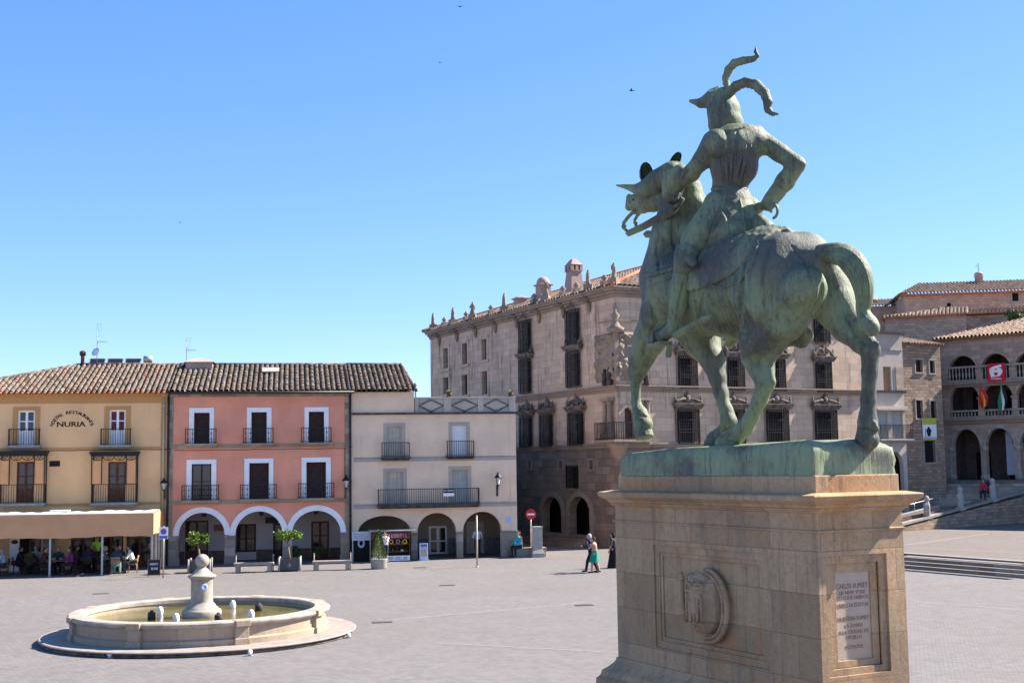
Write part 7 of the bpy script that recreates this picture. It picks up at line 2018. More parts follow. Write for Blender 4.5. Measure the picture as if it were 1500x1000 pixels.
for i, r in enumerate(R_top):
    f = stone_frame(False, r, 0.22); pane_in(False, r, f); grille(False, r, f, 0.24, False)
for r in L_low+R_low:
    left = r in L_low; f = stone_frame(left, r, 0.24 if r[1]-r[0] > 0.7 else 0.14, 'palacetrim', 0.05); pane_in(left, r, f); 
    if r[1]-r[0] > 0.7: grille(left, r, f, 0.12, False)
# portal arches with moulded surrounds and side posts
for a, b, c, zs, zt_ in L_arch:
    q = MB(); inner = arch_poly(a, b, 0, zs, zt_, 20); cx = (a+b)/2
    outer = [(cx+(x-cx)*(1+0.35/((b-a)/2)), z if z <= zs else zs+(z-zs)*(1+0.35/(zt_-zs))) for x, z in inner]
    q.ring(inner, outer, -0.12, 0.02); lay(q, True).build('portal_arch', m['palacetrim'], pa, bevel=0.02)
    q = MB(); q.box(cx-0.14, cx+0.14, 0.75, 1.0, 0, zs+0.4); q.box(cx-0.22, cx+0.22, 0.7, 1.05, zs+0.4, zs+0.62); lay(q, True).build('portal_column', m['pier'], pa)
# steps and base course
q = MB()
for k in range(4): q.box(-2.0+0.45*k, 0, 2.5, 22, 0.17*k+0.001, 0.17*(k+1))
q.build('entrance_steps', m['palaceshade'], pa, bevel=0.01)
for z0, z1, o_ in ((ZB-0.14, ZB+0.02, 0.10), (ZB+0.022, ZB+0.16, 0.17), (ZM-0.26, ZM-0.1, 0.12), (ZM-0.098, ZM+0.04, 0.22), (ZM+0.042, ZM+0.14, 0.30)):
    q = MB(); q.box(-o_, 0.02, 0.0, PYL, z0, z1); q.box(-o_, PXL, -o_, 0.02, z0, z1) if False else q.box(0.0, PXL, -o_, 0.0, z0, z1); q.box(-o_, 0.0, -o_, 0.0, z0, z1)
    q.build('string_course', m['palacetrim'], pa, bevel=0.01)
for o_, z0, z1 in ((0.12, PH-0.5, PH-0.3), (0.25, PH-0.298, PH-0.12), (0.42, PH-0.118, PH+0.02), (0.5, PH+0.022, PH+0.14)):
    q = MB(); q.box(-o_, PXL+o_*0.3, -o_, PYL+o_*0.3, z0, z1); q.build('cornice', m['palacetrim'], pa, bevel=0.01)
# gargoyles under the cornice
for k in range(8):
    y = 3.0+k*3.3; q = MB(); q.tube([(0,y,PH-0.4),(-0.4,y,PH-0.3),(-0.8,y+0.05*(k % 2),PH-0.36),(-1.0,y,PH-0.5)], [0.16,0.15,0.12,0.05], 8); q.lathe([(0.03,-0.7),(0.14,-0.4),(0.18,0.0)], (-0.1,y,PH-0.5), 8)
    q.build('gargoyle', m['palacetrim'], pa)
for k in range(4):
    x = 3.2+k*5; q = MB(); q.tube([(x,0,PH-0.3),(x,-0.5,PH-0.25),(x,-0.95,PH-0.35),(x,-1.1,PH-0.55)], [0.24,0.2,0.15,0.07], 8); q.build('gargoyle', m['sooty'], pa)
# hip roof
pitch_z = 0.33; half = PXL/2+0.5; zr = PH+0.14+half*pitch_z; zE = PH+0.16
sl_ = math.hypot(half, half*pitch_z); Lw = PYL+1.0; Rw = PXL+1.0
tile_roof('roof', m['tiles_far'], pa, (-0.5, PYL+0.5, zE), (0,-1,0), (half,0,half*pitch_z), Lw, sl_, xl=lambda s: half*s/sl_, xr=lambda s: Lw-half*s/sl_, pitch=0.36, row=0.5, amp=0.07)
tile_roof('roof', m['tiles_far'], pa, (-0.5, -0.5, zE), (1,0,0), (0,half,half*pitch_z), Rw, sl_, xl=lambda s: half*s/sl_, xr=lambda s: Rw-half*s/sl_, pitch=0.36, row=0.5, amp=0.07)
tile_roof('roof', m['tiles_far'], pa, (PXL+0.5, -0.5, zE), (0,1,0), (-half,0,half*pitch_z), Lw, sl_, xl=lambda s: half*s/sl_, xr=lambda s: Lw-half*s/sl_, pitch=0.36, row=0.5, amp=0.07)
tile_roof('roof', m['tiles_far'], pa, (PXL+0.5, PYL+0.5, zE), (-1,0,0), (0,-half,half*pitch_z), Rw, sl_, xl=lambda s: half*s/sl_, xr=lambda s: Rw-half*s/sl_, pitch=0.36, row=0.5, amp=0.07)
q = MB(); q.tube([(-0.5,-0.5,zE+0.05),(half-0.5,half-0.5,zE+half*pitch_z+0.05),(half-0.5,PYL+0.5-half,zE+half*pitch_z+0.05),(-0.5,PYL+0.5,zE+0.05)], 0.14, 7); q.build('ridge', m['eavetile'], pa)
q = MB(); q.tube([(half-0.5,half-0.5,zE+half*pitch_z+0.05),(PXL+0.5,-0.5,zE+0.05)], 0.14, 7); q.build('ridge', m['eavetile'], pa)
# roof statues and urns along the parapet
def roof_figure(x, y, z, h, seed):
    rr = random.Random(seed); k = h/1.6; P = []
    def c3(a, b, r1, r2): P.append(('c', np.array(a)*k, np.array(b)*k, r1*k, r2*k, None))
    c3((0,0,0.1),(0,0,0.75),0.26,0.2); c3((0,0,0.75),(0,0.02,1.12),0.2,0.21); c3((0,0,1.15),(0,0.03,1.45),0.09,0.13)
    s_ = rr.choice((-1,1)); c3((s_*0.2,0,1.12),(s_*0.36,0.08,0.86),0.09,0.075); c3((s_*0.36,0.08,0.86),(s_*0.18,0.2,0.95+rr.random()*0.5),0.075,0.06); c3((-s_*0.2,0,1.12),(-s_*0.3,0.06,0.7),0.09,0.06)
    c3((0.1,0,0.5),(0.16,0.1,0.02),0.16,0.2); c3((-0.1,0,0.5),(-0.2,-0.05,0.02),0.16,0.2)
    o = blob(P, 0.05, 0.06, 'roof_statue', m['palacetrim'], pa); o.location = Vector((x, y, z))-Vector(OFF[pa.name]); o.rotation_euler = (0,0,rr.uniform(0,6))
    q = MB(); q.box(-0.28,0.28,-0.28,0.28,-0.62*1,0.0); bb = q.build('statue_base', m['palacetrim'], o, off=(0,0,0))
def urn(x, y, z, h):
    q = MB(); q.box(x-0.2,x+0.2,y-0.2,y+0.2,z-0.5,z+0.06); q.lathe([(0.16,0.06),(0.10,0.12),(0.22,h*0.5),(0.2,h*0.62),(0.1,h*0.7),(0.13,h*0.78),(0.0,h)], (x,y,z), 10); q.build('roof_urn', m['palacetrim'], pa)
ZP = PH+0.14
for px, py0, py1, fig in ((634,491,473,1),(650.5,486,473,0),(663,482,464,1),(682.5,478,465,0),(692,475,456,1),(719,468,457,0),(738,462,441,1),(782,448,440,0),(799,445,421,1),(824,438,429,0),(844,434,424,0),(861,428,405,1),(885,424,417,0),(903.5,421,396,1)):
    P0 = PA_.fy(px, py0, -0.15); y = P0[1]; h = PA_.fy(px, py1, -0.15)[2]-PH-0.14
    if fig: roof_figure(-0.12 if px < 900 else -0.1, y if px < 900 else -0.1, ZP+0.5, max(1.0, h-0.4), int(px))
    else: urn(-0.12, y, ZP+0.4, max(0.5, h-0.4))
for k in range(5): urn(3+k*3.9, -0.15, ZP+0.35, 0.8)
# chimneys
def dome_chimney(px, pyt, pyb, wpx, depth_x, label, tall=False, sq=False):
    p = PA_.fy(px, pyb, depth_x); zt_ = PA_.fy(px, pyt, depth_x)[2]; y = p[1]; dist = (PA_.wld(depth_x, y, 0)-CAM)@_F; r = wpx/2*dist/FOC*0.92
    zroof = zE+(depth_x+0.5)*pitch_z; z0 = zroof-1.0; H = zt_-zroof
    q = MB()
    if tall:
        q.rloft(depth_x-r*0.74, depth_x+r*0.74, y-r*0.74, y+r*0.74, [(0.16,z0),(0.12,zroof+0.1*H),(0.0,zroof+H*0.56)]); c = q.build('chimney', m['pinkplaster'], pa)
        q = MB(); z = zroof+H*0.56; q.rloft(depth_x-r*0.8, depth_x+r*0.8, y-r*0.8, y+r*0.8, [(0.0,z+0.002),(0.08,z+0.06),(0.0,z+0.1)])
        w = r*0.7
        for sx in (-1,0,1):
            for sy in (-1,0,1):
                if sx or sy: q.box(depth_x+sx*w-0.1,depth_x+sx*w+0.1,y+sy*w-0.1,y+sy*w+0.1,z+0.1,z+H*0.15+0.1)
        q.box(depth_x-w*0.7,depth_x+w*0.7,y-w*0.7,y+w*0.7,z+0.1,z+H*0.15+0.09)
        z2 = z+H*0.15+0.1; q.rloft(depth_x-r*0.8, depth_x+r*0.8, y-r*0.8, y+r*0.8, [(0.0,z2),(0.07,z2+0.05),(0.0,z2+0.1),(-0.12,z2+H*0.12),(-r*0.45,z2+H*0.19),(-r*0.72,z2+H*0.21)]); q.build('chimney_cap', m['pinkplaster'], c)
    else:
        q.rloft(depth_x-r*0.8, depth_x+r*0.8, y-r*0.8, y+r*0.8, [(0,z0),(0,zroof+H*0.55)]); c = q.build('chimney', m['pinkplaster'], pa)
        q = MB(); z = zroof+H*0.55; q.rloft(depth_x-r*0.8, depth_x+r*0.8, y-r*0.8, y+r*0.8, [(0.1,z+0.002),(0.14,z+0.1),(0.02,z+0.14)]); q.lathe([(r*0.98*math.cos(t), z+0.14+(H*0.45-0.2)*math.sin(t)) for t in np.linspace(0, PI/2*0.97, 9)], (depth_x,y,0), 20); q.build('chimney_cap', m['pinkplaster'], c)
    return c
dome_chimney(762, 433, 447, 20, 3.2, '')
dome_chimney(796, 404, 438, 23, 3.4, '')
dome_chimney(841, 377, 428, 24, 2.6, '', True)
# corner: carved arms, columns and balcony
def relief(left, u0, u1, z0, z1, seed, par):
    """ornamental relief: bossed slab with shield, garlands, figures"""
    rr = random.Random(seed); q = MB(); nU, nZ = 40, 60; vs = []; fs = []
    fx_ = [(rr.uniform(0,1), rr.uniform(0,1), rr.uniform(0.03,0.09), rr.uniform(0.08,0.26)) for _ in range(70)]
    for j in range(nZ+1):
        for i in range(nU+1):
            u, v = i/nU, j/nZ
            h = 0.06+0.08*max(0, 1-((u-0.25)/0.5)**2-((v-0.5)/0.42)**2)
            for a, b, r, am in fx_:
                d2 = ((u-a)/r)**2*0.5+((v-b)/(r*0.8))**2*0.5
                if d2 < 1: h = max(h, 0.06+am*math.sqrt(1-d2))
            h += 0.04*math.sin(u*37+2*math.sin(v*19))*math.sin(v*43+2*math.sin(u*13))
            edge = min(1, (1-u)/0.12+0.35*abs(math.sin(v*14)))*min(1, v/0.06, (1-v)/0.05)
            vs.append((u0+(u1-u0)*u, -h*edge-0.005, z0+(z1-z0)*v))
    for j in range(nZ):
        for i in range(nU): fs.append((j*(nU+1)+i, j*(nU+1)+i+1, (j+1)*(nU+1)+i+1, (j+1)*(nU+1)+i))
    q.add(vs, fs, 0, True); return lay(q, left).build('coat_of_arms', m['palacetrim'], par)
relief(True, 0.02, 2.5, ZM+0.4, 13.3, 5, pa); relief(False, 0.02, 2.4, ZM+0.4, 13.3, 8, pa)
q = MB()
q.box(-0.2, 0.05, -0.2, 0.05, ZM+0.4, 13.2)
q.lathe([(0.1,0),(0.5,0.1),(0.55,0.3),(0.3,0.45),(0.18,0.9),(0.3,1.1),(0.12,1.3),(0.14,1.7),(0.0,1.9)], (-0.12,-0.12,13.2), 10)
q.bar((-0.3,1.6,14.0),(-0.3,-0.3,14.0),0.09); q.bar((-0.3,-0.3,14.0),(1.4,-0.3,14.0),0.09); q.build('corner_crest', m['palacetrim'], pa)
for (u, left) in ((0.55,True),(1.05,True),(1.55,False),(2.0,False)):
    q = MB(); q.box(u-0.22,u+0.22,-0.5,0.0,ZB+0.16,ZB+0.75)
    prof = [(0.2,0),(0.21,0.1),(0.15,0.18),(0.19,0.6),(0.15,0.95),(0.18,1.0),(0.145,1.1),(0.13,1.75),(0.17,1.82),(0.21,2.0)]
    q.lathe(prof, (u,-0.28,ZB+0.75), 12); q.box(u-0.24,u+0.24,-0.52,0.0,ZB+2.75,ZB+2.95); lay(q, left).build('corner_column', m['palacetrim'], pa)
    for dz in (0,):
        q = MB(); q.lathe([(0.16,0),(0.2,0.2),(0.14,0.5),(0.18,0.75),(0.08,0.85),(0.12,0.98),(0.0,1.15)], (u,-0.25,ZM+0.14), 9); lay(q, left).build('corner_figure', m['sooty'], pa)
q = MB(); a, b = 0.22, 1.12; inner = arch_poly(a, b, ZB+0.35, 8.0, 8.6, 18); outer = [(0.67+(x-0.67)*1.5, z if z <= 8.0 else 8.0+(z-8.0)*1.38) for x, z in inner]
q.ring(inner, outer, -0.08, 0.02); q.build('balcony_arch', m['palace'], pa)
q = MB(); q.prism(arch_poly(a+0.005, b-0.005, ZB+0.35, 8.0, 8.595, 16), 0.18, 0.24)
dr = q.build('balcony_door', m['redbrown'], pa); q = MB()
for x in np.linspace(a+0.1, b-0.1, 5): q.box(x-0.012, x+0.012, 0.165, 0.179, ZB+0.4, 8.1)
q.build('door_panel', m['brown'], dr)
q = MB(); q.box(-0.85, 1.55, -0.85, 0.0, ZB+0.165, ZB+0.33); q.box(-0.85, 0.0, 0.0, 1.5, ZB+0.165, ZB+0.33); bl = q.build('balcony', m['palacetrim'], pa, bevel=0.02)
q = MB(); zb0, zb1 = ZB+0.33, ZB+1.38
pth = [(1.5,-0.02),(1.5,-0.8),(-0.8,-0.8),(-0.8,1.45),(-0.02,1.45)]
for i in range(4):
    p_, e_ = pth[i], pth[i+1]; L_ = math.hypot(e_[0]-p_[0], e_[1]-p_[1]); n = max(3, int(L_/0.16))
    for k in range(n+1):
        x, y = p_[0]+(e_[0]-p_[0])*k/n, p_[1]+(e_[1]-p_[1])*k/n; q.box(x-0.018,x+0.018,y-0.018,y+0.018,zb0,zb1)
    for z in (zb0+0.1, zb1): q.bar((*p_,z),(*e_,z),0.05)
q.build('railing', m['iron'], bl)
q = MB()
q.lathe([(0.1,0),(0.35,0.3),(0.55,0.8),(0.7,1.0),(0.72,1.15)], (-0.05,-0.05,ZB-1.0), 14); q.build('balcony_corbel', m['palacetrim'], pa)
# ------------------------------------------------------------------ houses at the far side of the plaza
ZF = 3.55                                   # level of the upper terrace
wh = thing('pale_house', 'pale two tone house with small upper balcony squeezed between palace and corner tower', 'building', PA_, (23, 0.6, 0))
wx0, wx1 = PXL+0.02, PA_.fx(1325.5, 600, 0.3)[0]
WT = PA_.fx(1305, 489, 0.3)[2]; Wm = PA_.fx(1305, 573, 0.3)[2]
wr = lambda *a: PA_.rect(*a, 0.3)
wu = [wr(1294,537,1305.5,571.5), wr(1312,537,1322.5,571.5)]; wl = [wr(1287,603,1301,643), wr(1307,601,1323,642)]
wa = wr(1302, 667, 1326, 710)
q = MB(); q.panel(rect_poly(wx0, wx1, Wm, WT), [rect_poly(*wu[0])], 0.3, 0.7); q.build('wall', m['paleplaster'], wh)
q = MB(); q.panel(rect_poly(wx0, wx1, 0.5, Wm-0.002), [rect_poly(*h) for h in wl]+[arch_poly(wa[0], wa[1]-0.1, 0.6, 4.6, 5.7)], 0.32, 0.7); q.build('wall', m['greyplaster'], wh)
q = MB(); q.box(wx0, wx1, 3.4, 3.6, 0, WT); q.box(wx0, wx0+0.3, 0.7, 3.4, 0, WT); q.box(wx0, wx1, 0.9, 0.95, 0, WT-0.3); q.build('inner_wall', m['dark'], wh)
q = MB(); q.box(wx0, wx1+0.05, 0.12, 0.32, Wm-0.1, Wm+0.06); q.build('string_course', m['darkpipe'], wh); q = MB(); q.box(wx0, wx1+0.1, 0.0, 3.6, WT, WT+0.14); q.build('cornice', m['darkpipe'], wh)
q = MB(); z = PA_.fx(1305, 512, 0.3)[2]; q.box(wx0, wx1, 0.24, 0.31, z-0.05, z+0.05); q.build('string_course', m['concrete'], wh)
louvre(wh, wu[0][0], wu[0][1], wu[0][2], wu[0][3], 0.45, m['lightchair'], 2)
q = MB(); q.box(wu[1][0], wu[1][1], 0.25, 0.31, wu[1][2], wu[1][3]); q.build('shutter', m['arcstone'], wh)
for r in wl: louvre(wh, *r, 0.45, m['greyshutter'], 2)
balcony(wh, wl[0][0]-0.3, wl[1][1]+0.4, wl[0][2], wl[0][2]+1.0, 0.5, 0.12, m['concrete'], y=0.32)
q = MB()
for z in (wl[0][3]+0.1,): q.box(wl[0][0]-0.35, wl[1][1]+0.35, -0.1, 0.31, z, z+0.12); q.box(wl[0][0]-0.3, wl[1][1]+0.3, 0.1, 0.31, z+0.122, z+0.3)
q.build('window_hood', m['paleplaster'], wh)
# corner tower house
ct = thing('corner_house', 'rough stone corner house with small windows and a yellow and white banner', 'building', PA_, (26, 1.5, 0))
cy_ = 1.2
cx0, cx1 = wx1+0.02, PA_.fx(1381, 600, cy_)[0]
cw = lambda *a: PA_.rect(*a, cy_)
cz1 = PA_.fx(1350, 505.5, cy_)[2]
ws = [cw(1341,527,1351,545), cw(1361.5,528,1369,546.5), cw(1342,586,1351.5,612.5), cw(1363,587,1371.5,613), cw(1354,645,1370,677)]
q = MB(); q.panel(rect_poly(cx0, cx1, 0.5, cz1), [rect_poly(*h) for h in ws], cy_, cy_+0.5); q.build('wall', m['rubble'], ct)
q = MB(); q.box(cx0, cx1, cy_+0.9, cy_+0.95, 0.5, cz1-0.3); q.box(cx0, cx0+0.3, cy_+0.5, cy_+6, 0.5, cz1); q.build('inner_wall', m['dark'], ct)
for r in ws: 
    f = MB(); a, b, c, d = r; f.box(a-0.1, a, cy_-0.04, cy_+0.02, c, d); f.box(b, b+0.1, cy_-0.04, cy_+0.02, c, d); f.box(a-0.12, b+0.12, cy_-0.05, cy_+0.02, d, d+0.14); f.box(a-0.12, b+0.12, cy_-0.08, cy_+0.02, c-0.1, c)
    fo_ = f.build('window_surround', m['column'], ct); g_ = MB(); g_.box(a, b, cy_+0.2, cy_+0.23, c, d); g_.build('pane', m['glass'], fo_)
tile_roof('roof', m['tiles_far'], ct, (cx0-0.1, cy_-0.3, cz1+0.02), (1,0,0), (0,4.5,1.0), cx1-cx0+0.3, 4.6, pitch=0.3, row=0.45)
b_ = cw(1350.5, 612, 1370.5, 644)
bn = thing('facade_banner', 'yellow and white banner with a dark lantern picture on the corner house', 'banner', PA_, ((b_[0]+b_[1])/2, cy_-0.05, b_[2]))
q = MB(); q.box(b_[0], b_[1], cy_-0.09, cy_-0.05, b_[2], b_[3]); bp = q.build('banner_cloth', m['signwhite'], bn)
hz_ = b_[3]-b_[2]
q = MB(); q.box(b_[0], b_[1], cy_-0.096, cy_-0.0905, b_[2]+hz_*0.70, b_[3]); q.build('banner_stripe', m['yellowsign'], bp); q = MB(); q.box(b_[0], b_[1], cy_-0.096, cy_-0.0905, b_[2], b_[2]+hz_*0.09); q.build('banner_stripe', m['yellowsign'], bp)
q = MB(); xc = (b_[0]+b_[1])/2-0.1; q.prism([(xc-0.12,b_[2]+hz_*0.16),(xc+0.12,b_[2]+hz_*0.16),(xc+0.26,b_[2]+hz_*0.44),(xc,b_[2]+hz_*0.62),(xc-0.26,b_[2]+hz_*0.44)], cy_-0.097, cy_-0.0905); q.box(xc-0.35, xc-0.30, cy_-0.097, cy_-0.0905, b_[2]+hz_*0.1, b_[2]+hz_*0.5); q.build('banner_picture', m['black'], bp)
q = MB(); q.box(b_[0], b_[1], cy_-0.097, cy_-0.0905, b_[2]+hz_*0.095, b_[2]+hz_*0.15); q.build('banner_stripe', m['paleblue'], bp)
# ------------------------------------------------------------------ old town hall with three tiers of arches
TA = Frame(np.array([*at_depth(1380, 600, 97.5)[:2], 0]), -40)
th = thing('arcaded_hall', 'old stone town hall with three tiers of round arches and balustrades', 'building', TA, (7, 0, ZF))
tx = lambda px, py: TA.fx(px, py)
TZ = TA.fx(1440, 493)[2]
bay = [(1388.5,1431),(1438,1484)]
lev = []
spec = [((520.5,545,556),(1389,1432),(1437,1483)), ((562,585,603),(1391.5,1434.5),(1442.5,1484.5)), ((629,655,702),(1396,1436),(1444,1487))]
holes = []; arch_rec = []
for (yt, ys, yb_), b1, b2 in spec:
    for (pa_, pb_) in (b1, b2):
        cxp = (pa_+pb_)/2; k = (cxp-1410)
        x0, x1 = tx(pa_, ys)[0], tx(pb_, ys)[0]; zt_ = tx(cxp, yt-k*0.05)[2]; zs = tx(cxp, ys-k*0.04)[2]
        arch_rec.append((x0, x1, zs, zt_))
pitch_ = arch_rec[1][0]-arch_rec[0][0]
for i in range(3):
    a0 = arch_rec[2*i]; a1 = arch_rec[2*i+1]
    zt_ = (a0[3]+a1[3])/2; zs = (a0[2]+a1[2])/2
    w = a0[1]-a0[0]; x0 = a0[0]
    zb_ = ZF if i == 2 else (tx(1410, spec[i][0][2]+10)[2] if False else None)
    lev.append([x0, w, zs, zt_])
zfl = [TA.fx(1405, 556)[2]-0.15, TA.fx(1405, 613)[2]+0.05, ZF]
zrail = [TA.fx(1405, 537)[2], TA.fx(1405, 601)[2], None]
NB = 8
for i in range(3):
    x0, w, zs, zt_ = lev[i]
    for k in range(NB): holes.append(arch_poly(x0+k*pitch_, x0+k*pitch_+w, zfl[i], zs, zt_, 18))
TXL = lev[0][0]+NB*pitch_+0.2
q = MB(); q.panel(rect_poly(0, TXL, ZF-0.001, TZ), holes, 0, 0.55, zskip=ZF+0.01); q.build('wall', m['arcstone'], th)
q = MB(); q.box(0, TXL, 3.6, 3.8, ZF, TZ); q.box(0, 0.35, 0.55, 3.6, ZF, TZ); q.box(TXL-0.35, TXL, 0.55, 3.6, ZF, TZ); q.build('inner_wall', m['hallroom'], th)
q = MB()
for z in (zfl[0], zfl[1]): q.box(0.36, TXL-0.36, 0.56, 3.6, z-0.3, z-0.05)
q.box(0.36, TXL-0.36, 0.56, 3.6, TZ-0.25, TZ-0.1); q.build('floor_slab', m['darkpipe'], th)
q = MB()
for i in (1, 2):
    for k in range(NB):
        x = lev[i][0]+k*pitch_+w*0.5; q.box(x-0.55, x+0.55, 3.5, 3.59, zfl[i], zfl[i]+2.1)
q.build('inner_door', m['dark'], th)
q = MB(); x = lev[2][0]+pitch_+w*0.45; q.box(x, x+w*0.62, 1.6, 1.68, ZF+0.35, ZF+3.6); pb_ = q.build('white_partition', m['greyblue'], th)
q = MB(); q.box(x+0.5, x+1.3, 1.56, 1.595, ZF+2.7, ZF+3.4); q.build('plaque', m['wood'], pb_)
for i in range(2):
    x0, w, zs, zt_ = lev[i]
    q = MB(); q.box(-0.05, TXL, -0.32, 0.0, zfl[i]-0.25, zfl[i]-0.02); q.box(-0.02, TXL, -0.2, 0.0, zfl[i]-0.45, zfl[i]-0.252); q.build('string_course', m['palacetrim'], th, bevel=0.015)
    for k in range(NB):
        xa, xb = x0+k*pitch_-0.02, x0+k*pitch_+w+0.02; zr_ = zrail[i]
        q = MB(); q.box(xa, xb, -0.16, 0.08, zr_-0.13, zr_); q.box(xa, xb, -0.12, 0.06, zfl[i]-0.02, zfl[i]+0.1)
        n = 9; h_ = zr_-0.13-zfl[i]-0.1
        for j in range(n):
            xx = xa+(xb-xa)*(j+0.5)/n; q.lathe([(0.05,0),(0.05,h_*0.08),(0.035,h_*0.15),(0.075,h_*0.4),(0.035,h_*0.75),(0.05,h_*0.9),(0.05,h_)], (xx,-0.03,zfl[i]+0.1), 8)
        q.build('balustrade', m['column'], th)
for i in range(3):
    x0, w, zs, zt_ = lev[i]
    for k in range(NB+1):
        xc = x0+k*pitch_-(pitch_-w)/2
        if k == 0: xc = x0-0.22
        q = MB()
        if i == 2:
            q.lathe([(0.34,0),(0.34,0.3),(0.26,0.42),(0.24,0.5),(0.21,zs-ZF-0.35),(0.3,zs-ZF-0.2),(0.33,zs-ZF)], (xc,0.2,ZF), 12)
        else: q.box(xc-0.2, xc+0.2, -0.1, 0.0, zfl[i], zs); q.box(xc-0.26, xc+0.26, -0.15, 0.0, zs-0.02, zs+0.14)
        q.build('column', m['column'] if i == 2 else m['arcstone'], th)
    for k in range(NB):
        inner = arch_poly(x0+k*pitch_, x0+k*pitch_+w, zs, zs, zt_, 18)[1:-1]; cx = x0+k*pitch_+w/2
        outer = [(cx+(x-cx)*1.16, zs+(z-zs)*1.2) for x, z in inner]
        q = MB(); q.ring(inner, outer, -0.07, 0.02); q.build('arch_surround', m['column'] if i == 2 else m['arcstone'], th)
tile_roof('roof', m['tiles_far'], th, (-0.4, -0.5, TZ+0.05), (1,0,0), (0,5.6,1.6), TXL+0.8, math.hypot(5.6,1.6), xl=lambda s: 0.9*s, pitch=0.3, row=0.45)
tile_roof('roof', m['tiles_far'], th, (TXL+0.4, 10.7, TZ+0.05), (-1,0,0), (0,-5.6,1.6), TXL+0.8, math.hypot(5.6,1.6), xr=lambda s: TXL+0.8-0.9*s, pitch=0.3, row=0.45)
tile_roof('roof', m['tiles_far'], th, (-0.4, 10.7, TZ+0.05), (0,-1,0), (5.4,0,1.6), 11.2, math.hypot(5.4,1.6), xl=lambda s: 5.6*s/math.hypot(5.4,1.6), xr=lambda s: 11.2-5.6*s/math.hypot(5.4,1.6), pitch=0.3, row=0.45)
q = MB(); q.box(-0.35, TXL+0.3, -0.38, 0.1, TZ-0.12, TZ+0.02); q.build('soffit', m['wood'], th)
# red banner and two flags on the hall
c0 = TA.rect(1446.5, 532, 1472, 558.5, -0.4)
bn = thing('red_banner', 'red square banner with a white numeral hung on the upper balustrade', 'banner', TA, ((c0[0]+c0[1])/2, -0.4, c0[2]))
q = MB(); q.box(c0[0], c0[1], -0.42, -0.38, c0[2], c0[3]); bc = q.build('banner_cloth', m['bannerred'], bn)
zc_ = (c0[2]+c0[3])/2; hh = c0[3]-c0[2]; ww = c0[1]-c0[0]; xc = (c0[0]+c0[1])/2
gz = lambda pts: [(xc+(a-430)/600*ww, zc_+(445-b)/600*hh) for a, b in pts]
q = MB(); q.panel(gz([(200,335),(260,280),(380,232),(610,190),(632,240),(618,272),(510,300),(612,322),(652,400),(640,470),(590,532),(540,578),(380,584),(250,604),(214,480)])[::-1], [gz([(372,364),(420,318),(490,310),(468,342),(400,372)])[::-1], gz([(350,452),(400,440),(490,450),(490,500),(440,552),(390,546),(360,500)])[::-1]], -0.43, -0.4205); q.build('emblem', m['signwhite'], bc)
strokes('lettering', bc, xc-ww*0.32, xc+ww*0.32, c0[2]+hh*0.1, c0[2]+hh*0.19, -0.4205, m['signwhite'], 8, 2)
def flag(label, px, pyt, pyb, cols, lean):
    p = TA.fx(px, pyb, -0.45); z1 = TA.fx(px, pyt, -0.45)[2]; z0 = p[2]; x = p[0]; H = z1-z0
    t = thing('flag', label, 'flag', TA, (x, -0.45, z0), None, 'flags on the town hall balcony')
    q = MB(); q.tube([(x,-0.1,z0-0.2),(x+lean*0.5,-0.5,z0+H*0.6),(x+lean,-0.7,z1)], 0.03, 6); q.lathe([(0.02,0),(0.06,0.05),(0.0,0.14)], (x+lean,-0.7,z1), 7); q.build('pole', m['wood'], t)
    n = len(cols); rr = random.Random(int(px))
    for c_ in range(n):
        q = MB(); vs = []; fs = []; nv = 14; nu = 5
        for j in range(nv+1):
            v = j/nv
            for i in range(nu+1):
                u = (c_+i/nu)/n; spread = 0.18+0.42*math.sin(min(1, v*1.15)*PI*0.55)
                xx = x+lean*(1-v*0.6)+spread*(u-0.25)*1.05+0.05*math.sin(v*7+u*5); yy = -0.74-0.10*math.sin(u*9+v*4)*min(1, v*2)
                vs.append((xx, yy, z1-0.05-v*H*(0.92-0.12*u)))
        for j in range(nv):
            for i in range(nu): fs.append((j*(nu+1)+i, j*(nu+1)+i+1, (j+1)*(nu+1)+i+1, (j+1)*(nu+1)+i))
        q.add(vs, fs, 0, True); o = q.build('flag_stripe', m[cols[c_]], t)
flag('red and yellow striped flag hanging from the town hall balcony', 1443, 565, 600, ('bannerred','yellowflag','bannerred'), -0.2)
flag('green white and black flag hanging from the town hall balcony', 1467, 563, 606, ('green','signwhite','black'), 0.15)

# ------------------------------------------------------------------ raised platform, steps, ramp wall
ST = Frame(np.array([*ground(1400, 838)[:2], 0]), 118.0)
sx0, sx1 = -22.0, 30.0
q = MB(); q.box(sx0, sx1, -45, -1.05, 0.3, 0.60); o = q.build('platform', m['platform'], None); o.location = Vector(ST.O); o.rotation_euler = (0,0,ST.a); tag(o, kind='structure')
sp_ = thing('stone_steps', 'four long pale stone steps up to the raised paved platform', 'steps', ST, (0, 0, 0))
for k in range(4):
    q = MB(); q.box(sx0, sx1, -1.35-0.02*(k == 3), -0.35*k, 0.15*k+0.002, 0.15*(k+1)-0.035); q.build('riser', m['sooty'] if False else m['pier'], sp_)
    q = MB(); q.box(sx0, sx1, -1.4, -0.35*k+0.03, 0.15*(k+1)-0.035, 0.15*(k+1)+(0.004 if k == 3 else 0)); q.build('tread', m['kerb'], sp_)
def pband(p, q_, w=0.3):
    a, b = ground(*p, 0.6), ground(*q_, 0.6); d = b-a; d /= np.linalg.norm(d); n = np.array([-d[1],d[0],0])*w/2
    mb = MB(); mb.add([(*(a-n)[:2],0.604),(*(b-n)[:2],0.604),(*(b+n)[:2],0.604),(*(a+n)[:2],0.604)], [(0,1,2,3)]); tag(mb.build('paving_band', m['band']), kind='structure')
